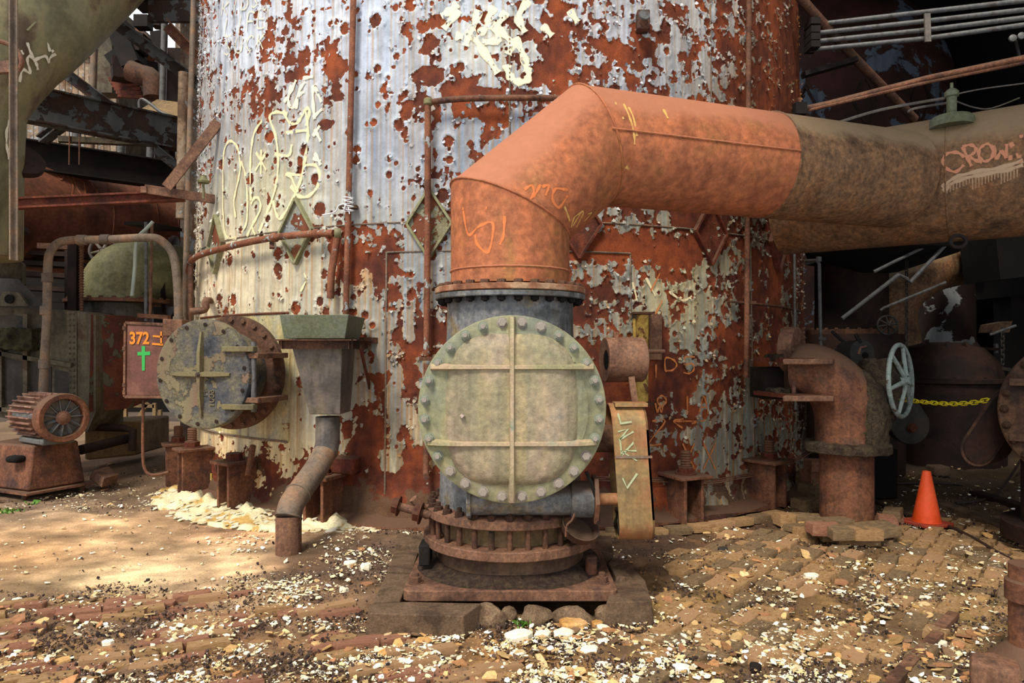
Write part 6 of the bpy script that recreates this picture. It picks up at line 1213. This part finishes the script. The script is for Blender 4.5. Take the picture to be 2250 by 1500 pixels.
q = root('far_fittings', 'dim group of pale brackets at the far right background', 'fitting', P(2190, 800, 10)); MB().prism([P(2185, 712, 10), P(2225, 705, 10), P(2218, 730, 10), P(2180, 730, 10)][::-1], (0, .3, 0)).build('hood', M_CRN, q); MB().bar(P(2150, 800, 10), P(2215, 812, 10), .12, .05).build('arm', M_DUCT, q); MB().tube([P(2188, 755, 10), P(2190, 775, 10)], .03, n=8).build('tap', M_GALV, q); MB().bar(P(2150, 765, 10), P(2205, 768, 10), .1, .04).build('arm', M_DKR, q)
for i, (x0_, y0_, x1_, y1_, Y, w_, h_) in enumerate(((2110, 620, 2300, 600, 11, .5, .6), (2150, 560, 2320, 540, 9, .7, .7), (2050, 690, 2300, 740, 12, .3, .5), (2230, 640, 2232, 1000, 11, .4, .4), (1800, 520, 2130, 560, 11, .8, .8))):
    tag(MB().bar(P(x0_, y0_, Y), P(x1_, y1_, Y), w_, h_).build('rear_girder', M_SHADE), ['shade-black girder across the right background, uppermost right', 'shade-black girder under the right end of the graffiti pipe', 'shade-black girder low behind the rods', 'shade-black upright girder at the far right', 'shade-black girder behind the dull brown elbow'][i], 'girder')
st = lambda o: (o.__setitem__('kind', 'structure'), o)[1]
st(MB().bx(.9, 9.5, 1.0, 4.6, 6.5, 6.7).build('shade_roof', M_SHADE))  # unseen deck added overhead to cast shade on the right side
# cast-house walls and roof, added and extended to shade the right side
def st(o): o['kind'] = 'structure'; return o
st(MB().bx(2.6, 22, 22, 22.4, -.1, 16).build('wall_back', M_SHADE)); st(MB().bx(9.5, 9.9, 2.5, 22, -.1, 9.4).build('wall_right', M_SHADE)); st(MB().bx(4.3, 15.4, 3.4, 22, 9.5, 9.8).build('shade_roof', M_SHADE))

# ================================================================ PAVING, RUBBLE, FLAKES
def presence(x, y, s, q): return float(fbm(np.array(x * 1.3), np.array(y * 2.0), s, 3)) > q
cand = []
def field(yaw, L, B, gap, x0, x1, y0, y1, test, mats, H=.05, zof=.012, seed=0, thr=0., jit=.012):
    r = random.Random(seed); c, s = math.cos(yaw), math.sin(yaw); cx, cy = (x0 + x1) / 2, (y0 + y1) / 2; n = 60
    for j in range(-n, n):
        for i in range(-n, n):
            u = (i + .5 * (j % 2)) * (L + gap); v = j * (B + gap); x, y = cx + u * c - v * s, cy + u * s + v * c
            if not (x0 < x < x1 and y0 < y < y1): continue
            px = CXP + F * x / y; py = HY + F * CH / y
            if px < -60 or px > 2310 or py > 1560 or py < 1130: continue
            if not test(x, y, px, py) or not presence(x, y, seed + 3, thr): continue
            if 780 < px < 1460 and py < 1398: continue
            z = gz(x, y) + .022 + zof + r.uniform(-.022, .010)
            cand.append((y, (V(x + r.uniform(-jit, jit), y + r.uniform(-jit, jit), z), yaw + r.uniform(-.04, .04), L * r.uniform(.93, 1), B * r.uniform(.92, 1), H, r.choice(mats), r.choice([0, 0, 1, 1, 2, 2, 3]), (r.uniform(-.08, .08), r.uniform(-.05, .05)))))
field(math.radians(23.5), .225, .072, .006, -5, .3, 3.0, 5.6, lambda x, y, px, py: py > 1290 + max(0, (600 - px)) * .08 and px < 1130 and not (px > 700 and py < 1300), [1, 1, 3, 3, 0], seed=4, thr=.1)
field(math.radians(50), .20, .115, .007, .4, 5.5, 3.0, 6.2, lambda x, y, px, py: px > 1130 + (1500 - py) * .8 and not (px < 1560 and py < 1210) and not (px > 2130 and py > 1340), [0, 0, 2, 2, 3, 0], seed=8, thr=-.35, jit=.018)
cand.sort(key=lambda t: t[0])
for _, (p, yaw, L, B, H, m_, s_, tl) in cand[:300]: brick(p, yaw, L, B, H, m_, s_, floor, tl)
rest = cand[300:]
if rest:
    for mi in range(4):
        vs, fs = [], []
        for _, (p, yaw, L, B, H, m_, s_, tl) in rest:
            if m_ != mi: continue
            M = Matrix.Translation(p) @ Matrix.Rotation(yaw, 4, 'Z') @ Matrix.Rotation(tl[0], 4, 'X') @ Matrix.Rotation(tl[1], 4, 'Y') @ Matrix.Diagonal((L, B, H, 1)); me = BM[(m_, s_)]; k = len(vs)
            vs += [M @ v.co for v in me.vertices]; fs += [tuple(i + k for i in q_.vertices) for q_ in me.polygons]
        if vs: inst('brick_paving', mesh_from('brick_paving', vs, fs, [M_BRK[mi]], 30), Matrix.Identity(4), floor, kind='stuff')
HG = np.zeros((420, 1200)); hx0, hy0, hs = -6., 2.6, .01                      # height of the brick tops, so chips lie on them
for _, (p, yaw, L, B, H, m_, s_, tl) in cand:
    i0, j0 = int((p.x - hx0) / hs), int((p.y - hy0) / hs); k = 13
    a, b_, c, d = max(j0 - k, 0), min(j0 + k, 420), max(i0 - k, 0), min(i0 + k, 1200)
    if b_ <= a or d <= c: continue
    yy, xx = np.mgrid[a:b_, c:d]; dx = xx * hs + hx0 - p.x; dy = yy * hs + hy0 - p.y; cs, sn = math.cos(yaw), math.sin(yaw)
    m = (abs(dx * cs + dy * sn) < L / 2) & (abs(-dx * sn + dy * cs) < B / 2); HG[a:b_, c:d] = np.where(m, np.maximum(HG[a:b_, c:d], p.z + .002), HG[a:b_, c:d])
# flakes and grit: thin irregular chips, one mesh
def scatter(name, n, dens, smin, smax, cols, cw, seed, thick=.25, flat=.25, label=None, onb=1.):
    r = np.random.default_rng(seed); xs, ys = [], []
    tot = 0
    while tot < n:
        k = 60000; py = r.uniform(1020, 1560, k); y = CH * F / (py - HY); px = r.uniform(-60, 2310, k); x = (px - CXP) / F * y
        d = dens(px, py, x, y) ; d = d * (0.4 + .6 * (py - 1000) / 500)
        d = d * np.clip(.55 + .75 * fbm(x * 2.6, y * 3.4, seed + 9, 3), 0.02, 1.6)
        inr = (x - TX) ** 2 + (y - TY) ** 2 < 4.25 ** 2; d = np.where(inr, 0, d)
        base = (np.abs(x + .01) < .62) & (y > 3.96) & (y < 5.2); d = np.where(base, 0, d)
        sel = r.random(k) < d; xs.append(x[sel]); ys.append(y[sel]); tot += sel.sum()
    x = np.concatenate(xs)[:n]; y = np.concatenate(ys)[:n]
    sz = smin + (smax - smin) * r.random(n) ** 4 ; s_ = slabd(x, y); z = .028 * s_ + .02 * perlin(x * .6, y * .6, 9) + .012 + r.uniform(0, .012, n) * (1 - s_)
    hi = HG[np.clip(((y - hy0) / hs).astype(int), 0, 419), np.clip(((x - hx0) / hs).astype(int), 0, 1199)]; z = np.maximum(z, hi)
    if onb < 1: keep = (hi == 0) | (r.random(n) < onb); z = np.where(keep, z, -.2)
    m = 6; ang = r.uniform(0, 2 * PI, (n, 1)) + np.arange(m)[None] * 2 * PI / m + r.uniform(-.35, .35, (n, m)); rad = sz[:, None] * r.uniform(.55, 1.15, (n, m)); asp = r.uniform(.5, 1, (n, 1)); rot = r.uniform(0, PI, (n, 1))
    ux, uy = rad * np.cos(ang), rad * np.sin(ang) * asp; X_ = ux * np.cos(rot) - uy * np.sin(rot); Y_ = ux * np.sin(rot) + uy * np.cos(rot)
    tx_, ty_ = r.normal(0, flat, (n, 1)), r.normal(0, flat, (n, 1)); zt = X_ * tx_ + Y_ * ty_; th_ = sz[:, None] * thick
    top_ = np.stack([x[:, None] + X_, y[:, None] + Y_, z[:, None] + zt + th_], -1); bot = np.stack([x[:, None] + X_ * 1.05, y[:, None] + Y_ * 1.05, z[:, None] + zt - th_ * .6], -1)
    co = np.concatenate([top_, bot], 1).reshape(-1, 3); b0 = (np.arange(n) * 2 * m)[:, None]
    i_ = np.arange(m); side = np.stack([i_, i_ + m, (i_ + 1) % m + m, (i_ + 1) % m], 1)
    me = bpy.data.meshes.new(name); me.vertices.add(len(co)); me.vertices.foreach_set('co', co.astype(np.float32).ravel())
    topf = (b0 + i_[None]).astype(np.int32); sf = (b0[:, :, None] + side[None]).astype(np.int32)
    L_ = np.concatenate([topf, sf.reshape(n, -1)], 1).ravel(); me.loops.add(len(L_)); me.loops.foreach_set('vertex_index', L_)
    st_ = (np.arange(n)[:, None] * (m + 4 * m) + np.concatenate([[0], m + 4 * np.arange(m)])[None]).ravel(); me.polygons.add(len(st_)); me.polygons.foreach_set('loop_start', st_.astype(np.int32)); me.update(calc_edges=True); me.polygons.foreach_set('use_smooth', np.zeros(len(st_), bool))
    cc_ = np.array([[int(c[i:i + 2], 16) / 255 for i in (0, 2, 4)] for c in cols]); q = cc_[r.choice(len(cols), n, p=np.array(cw) / sum(cw))] * r.uniform(.82, 1.12, (n, 1)); put_col(me, 'c', np.repeat(np.clip(q, 0, 1), 2 * m, 0))
    me.materials.append(M_CHIP); o = inst(name, me, Matrix.Identity(4), None, kind='stuff'); return tag(o, label, 'rubble')
M_CHIP = attr_mat('chips', 'c', .85, 50, .002)
g_ = lambda px, py, cx, cy, rx, ry: np.exp(-((px - cx) / rx) ** 2 - ((py - cy) / ry) ** 2)
def d_white(px, py, x, y):
    s = slabd(x, y); d = .18 * (1 - s) + .05 * s
    d = d + .8 * g_(px, py, 190, 1115, 190, 26) + .9 * g_(px, py, 800, 1250, 90, 60) + .8 * g_(px, py, 650, 1300, 140, 30) + .8 * g_(px, py, 420, 1390, 160, 25) + .5 * g_(px, py, 90, 1460, 130, 40) + .7 * g_(px, py, 440, 1480, 80, 22)
    d = d + .9 * g_(px, py, 1300, 1470, 240, 60) + .9 * g_(px, py, 900, 1430, 120, 50) + .7 * g_(px, py, 2150, 1250, 110, 40) + .5 * g_(px, py, 1770, 1440, 100, 60) + .4 * g_(px, py, 2060, 1130, 120, 40) + .7 * g_(px, py, 560, 1190, 120, 30) + .3 * g_(px, py, 1800, 1300, 300, 60)
    return np.clip(d, 0, 1)
scatter('pale_chips', 15000, d_white, .004, .024, ['f2e8cc', 'e8d8ac', 'd8c08c', 'fbf6e6', 'c8a878'], [4, 4, 2, 3, 2], 21, thick=.14, onb=.45, label='pale flakes of spalled brick and paint strewn over the yard')
def d_ochre(px, py, x, y): return np.clip(.16 * (1 - slabd(x, y)) + .9 * g_(px, py, 1350, 1440, 260, 60) + .6 * g_(px, py, 1700, 1250, 350, 60) + .5 * g_(px, py, 950, 1420, 150, 50) + .5 * g_(px, py, 1850, 1400, 250, 70) + .4 * g_(px, py, 100, 1440, 200, 50), 0, 1)
scatter('ochre_shards', 1500, d_ochre, .008, .05, ['b8905c', 'a87850', 'c8a470', '986c4c', 'd4b888', '80644c'], [3, 3, 3, 2, 2, 2], 22, thick=.14, label='ochre and orange brick shards scattered over the yard')
def d_dark(px, py, x, y): return np.clip(.75 * (1 - slabd(x, y)) + .03, 0, 1)
scatter('dark_grit', 19000, d_dark, .004, .013, ['4a3a34', '5c4a40', '3a2e2a', '6a5448', '2e2828'], [3, 3, 2, 2, 1], 23, thick=.5, flat=.4, onb=.12, label='dark brown grit and cinders between the bricks')
# pale crumbled skirt of old footing at the left foot of the tower; its cream also paints in sunlit brightness
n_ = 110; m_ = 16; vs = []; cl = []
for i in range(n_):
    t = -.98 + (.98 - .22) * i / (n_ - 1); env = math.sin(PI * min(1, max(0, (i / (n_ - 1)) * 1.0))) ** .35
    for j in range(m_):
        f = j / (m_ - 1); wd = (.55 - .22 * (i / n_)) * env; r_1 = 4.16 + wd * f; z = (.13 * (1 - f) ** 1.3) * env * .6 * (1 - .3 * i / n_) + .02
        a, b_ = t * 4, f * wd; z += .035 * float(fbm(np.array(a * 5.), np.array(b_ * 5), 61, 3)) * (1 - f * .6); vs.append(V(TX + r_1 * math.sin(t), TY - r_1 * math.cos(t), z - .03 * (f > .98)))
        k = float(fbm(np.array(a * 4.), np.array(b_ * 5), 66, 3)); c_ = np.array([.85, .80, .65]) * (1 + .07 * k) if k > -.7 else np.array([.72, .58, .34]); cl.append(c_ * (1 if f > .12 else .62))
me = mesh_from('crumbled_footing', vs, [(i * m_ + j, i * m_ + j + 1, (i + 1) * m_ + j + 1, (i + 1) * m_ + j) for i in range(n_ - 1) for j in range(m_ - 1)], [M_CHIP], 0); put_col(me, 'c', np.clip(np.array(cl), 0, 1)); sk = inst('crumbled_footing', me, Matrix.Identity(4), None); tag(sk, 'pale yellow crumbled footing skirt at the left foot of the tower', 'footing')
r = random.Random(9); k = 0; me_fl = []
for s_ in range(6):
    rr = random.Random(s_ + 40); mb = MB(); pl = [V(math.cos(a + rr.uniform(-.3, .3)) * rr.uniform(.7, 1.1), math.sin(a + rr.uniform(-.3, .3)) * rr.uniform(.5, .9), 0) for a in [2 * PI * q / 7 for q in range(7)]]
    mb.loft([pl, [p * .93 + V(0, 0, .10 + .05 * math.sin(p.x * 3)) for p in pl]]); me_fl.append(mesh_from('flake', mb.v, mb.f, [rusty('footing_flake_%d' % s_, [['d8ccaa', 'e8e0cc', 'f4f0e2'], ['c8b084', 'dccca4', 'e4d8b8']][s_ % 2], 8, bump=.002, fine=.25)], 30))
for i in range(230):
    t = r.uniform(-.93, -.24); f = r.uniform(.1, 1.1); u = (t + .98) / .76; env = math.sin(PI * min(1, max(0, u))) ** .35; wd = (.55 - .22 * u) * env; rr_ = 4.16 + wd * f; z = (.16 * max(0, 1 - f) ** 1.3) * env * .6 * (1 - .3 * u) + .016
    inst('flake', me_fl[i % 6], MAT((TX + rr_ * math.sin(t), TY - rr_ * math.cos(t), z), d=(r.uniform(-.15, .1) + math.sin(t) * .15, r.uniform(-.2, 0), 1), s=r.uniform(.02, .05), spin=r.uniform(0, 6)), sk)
# bigger loose stones, each its own
M_WST = rusty('white_stone', ['d8ccb0', 'efe6d0', 'fbf6ea'], 6, rough=.9, fine=.25, bump=.003); M_OST = rusty('ochre_stone', ['b07c40', 'c8985c', 'd8ac74'], 6, rough=.9, fine=.35, bump=.004)
def loose(px, py, w_, mat, label, hgt=.5, nm='loose_stone', seed=0, grp=None):
    rr = random.Random(int(px * 7 + py)); g = G(px, py, 0); y = g.y; s = w_ / F * y / 2; z = gz(g.x, y) + .012; m = 7; pl = []
    for i in range(m): a = 2 * PI * i / m + rr.uniform(-.25, .25); pl.append(V(math.cos(a) * rr.uniform(.85, 1.1), math.sin(a) * rr.uniform(.65, .95), 0))
    mb = MB(); tl = rr.uniform(-.15, .15); mb.loft([[p * s * 1.02 + V(0, 0, -.01) for p in pl], [p * s * 1.02 + V(0, 0, s * hgt * .7 + p.x * s * tl) for p in pl], [p * s * .88 + V(0, 0, s * hgt + p.x * s * tl) for p in pl]])
    mb.v = [v + V(g.x, y, z) for v in mb.v]; o = mb.build(nm, mat, sharp=28); return tag(o, label, 'stone', grp)
LS = [(1137, 1408, 62, 0, 'largest flat white stone just below the valve base', .4), (1193, 1405, 38, 0, 'squarish white stone right of the largest flat one', .4), (1240, 1404, 46, 0, 'white slab stone near the ochre brick below the valve', .4), (1327, 1393, 32, 0, 'white stone right of the ochre brick below the valve', .4), (1137, 1444, 36, 0, 'white stone below the largest flat one', .35), (1296, 1443, 44, 0, 'big pale stone half way to the bottom edge', .4), (1324, 1425, 26, 0, 'pointed white stone right under the valve base corner', .5), (1322, 1474, 30, 0, 'white stone near the bottom edge below the valve', .4),
      (1782, 1268, 34, 0, 'bright white block on the paving right of centre', .5), (1848, 1298, 20, 0, 'small white stone right of the bright block', .5), (2035, 1310, 24, 0, 'white stone lying flat under the traffic cone', .3), (2066, 1415, 28, 0, 'cream stone beside the iron strip', .5), (1897, 1380, 16, 0, 'small upright white chip in the middle right paving', .9), (1565, 1455, 22, 0, 'white pebble near the bottom right of centre', .5), (1498, 1485, 40, 0, 'large white stone at the bottom edge right of centre', .4),
      (770, 1250, 30, 0, 'white stone left of the valve base', .4), (805, 1262, 26, 0, 'upright white stone touching the left slab', .9), (755, 1303, 22, 0, 'white stone in the gravel left of the long slab', .6), (238, 1410, 26, 0, 'white stone among the bricks at lower left', .4), (38, 1332, 22, 0, 'pale stone at the far left edge', .6),
      (1258, 1388, 64, 1, 'thick ochre brick piece right below the valve base', .5), (1312, 1382, 30, 1, 'ochre shard beside the right stone block', .4), (930, 1412, 40, 1, 'orange-brown shard below the long slab', .4), (845, 1435, 36, 1, 'orange shard left of the long slab corner', .35), (1600, 1345, 34, 1, 'flat ochre stone in the middle right paving', .4), (1620, 1280, 40, 1, 'pale ochre stone behind the middle right paving', .5), (2052, 1395, 26, 1, 'orange brick shard next to the iron strip', .5), (1585, 1345, 26, 1, 'reddish stone on the paving right of the valve', .5), (1990, 1435, 24, 1, 'small orange brick end near the lower right', .6)]
for px, py, w_, mt, lb, h in LS: loose(px, py, w_, M_WST if mt == 0 else M_OST, lb, h)
loose(1660, 1482, 24, M_DARK, 'dark grey lump of coal near the bottom edge', 1.1); loose(1588, 1212, 22, M_DUCTD, 'dark pebble on the paving behind', .6)
# weeds
mw = plain('weed_green', '5c8a2c', .6)
for px, py, n_, lb in ((1152, 1378, 16, 'tiny green weed at the foot of the valve stones'), (10, 1128, 60, 'small patch of green grass at the far left edge'), (70, 1110, 24, 'little weed in the gravel at far left')):
    g = G(px, py, .01); mb = MB(); r = random.Random(px)
    for i in range(n_):
        a = r.uniform(0, 6.3); s = r.uniform(.02, .05); o = g + V(r.uniform(-.06, .06), r.uniform(-.05, .05), 0) * (2 if n_ > 50 else .6); d = V(math.cos(a), math.sin(a), 0); e = V(-d.y, d.x, 0) * .006
        mb.add([o - e, o + e, o + d * s * .5 + e * .8 + V(0, 0, s), o + d * s + V(0, 0, s * .9)], [(0, 1, 2), (0, 2, 3)])
    tag(mb.build('weed', mw), lb, 'weed')
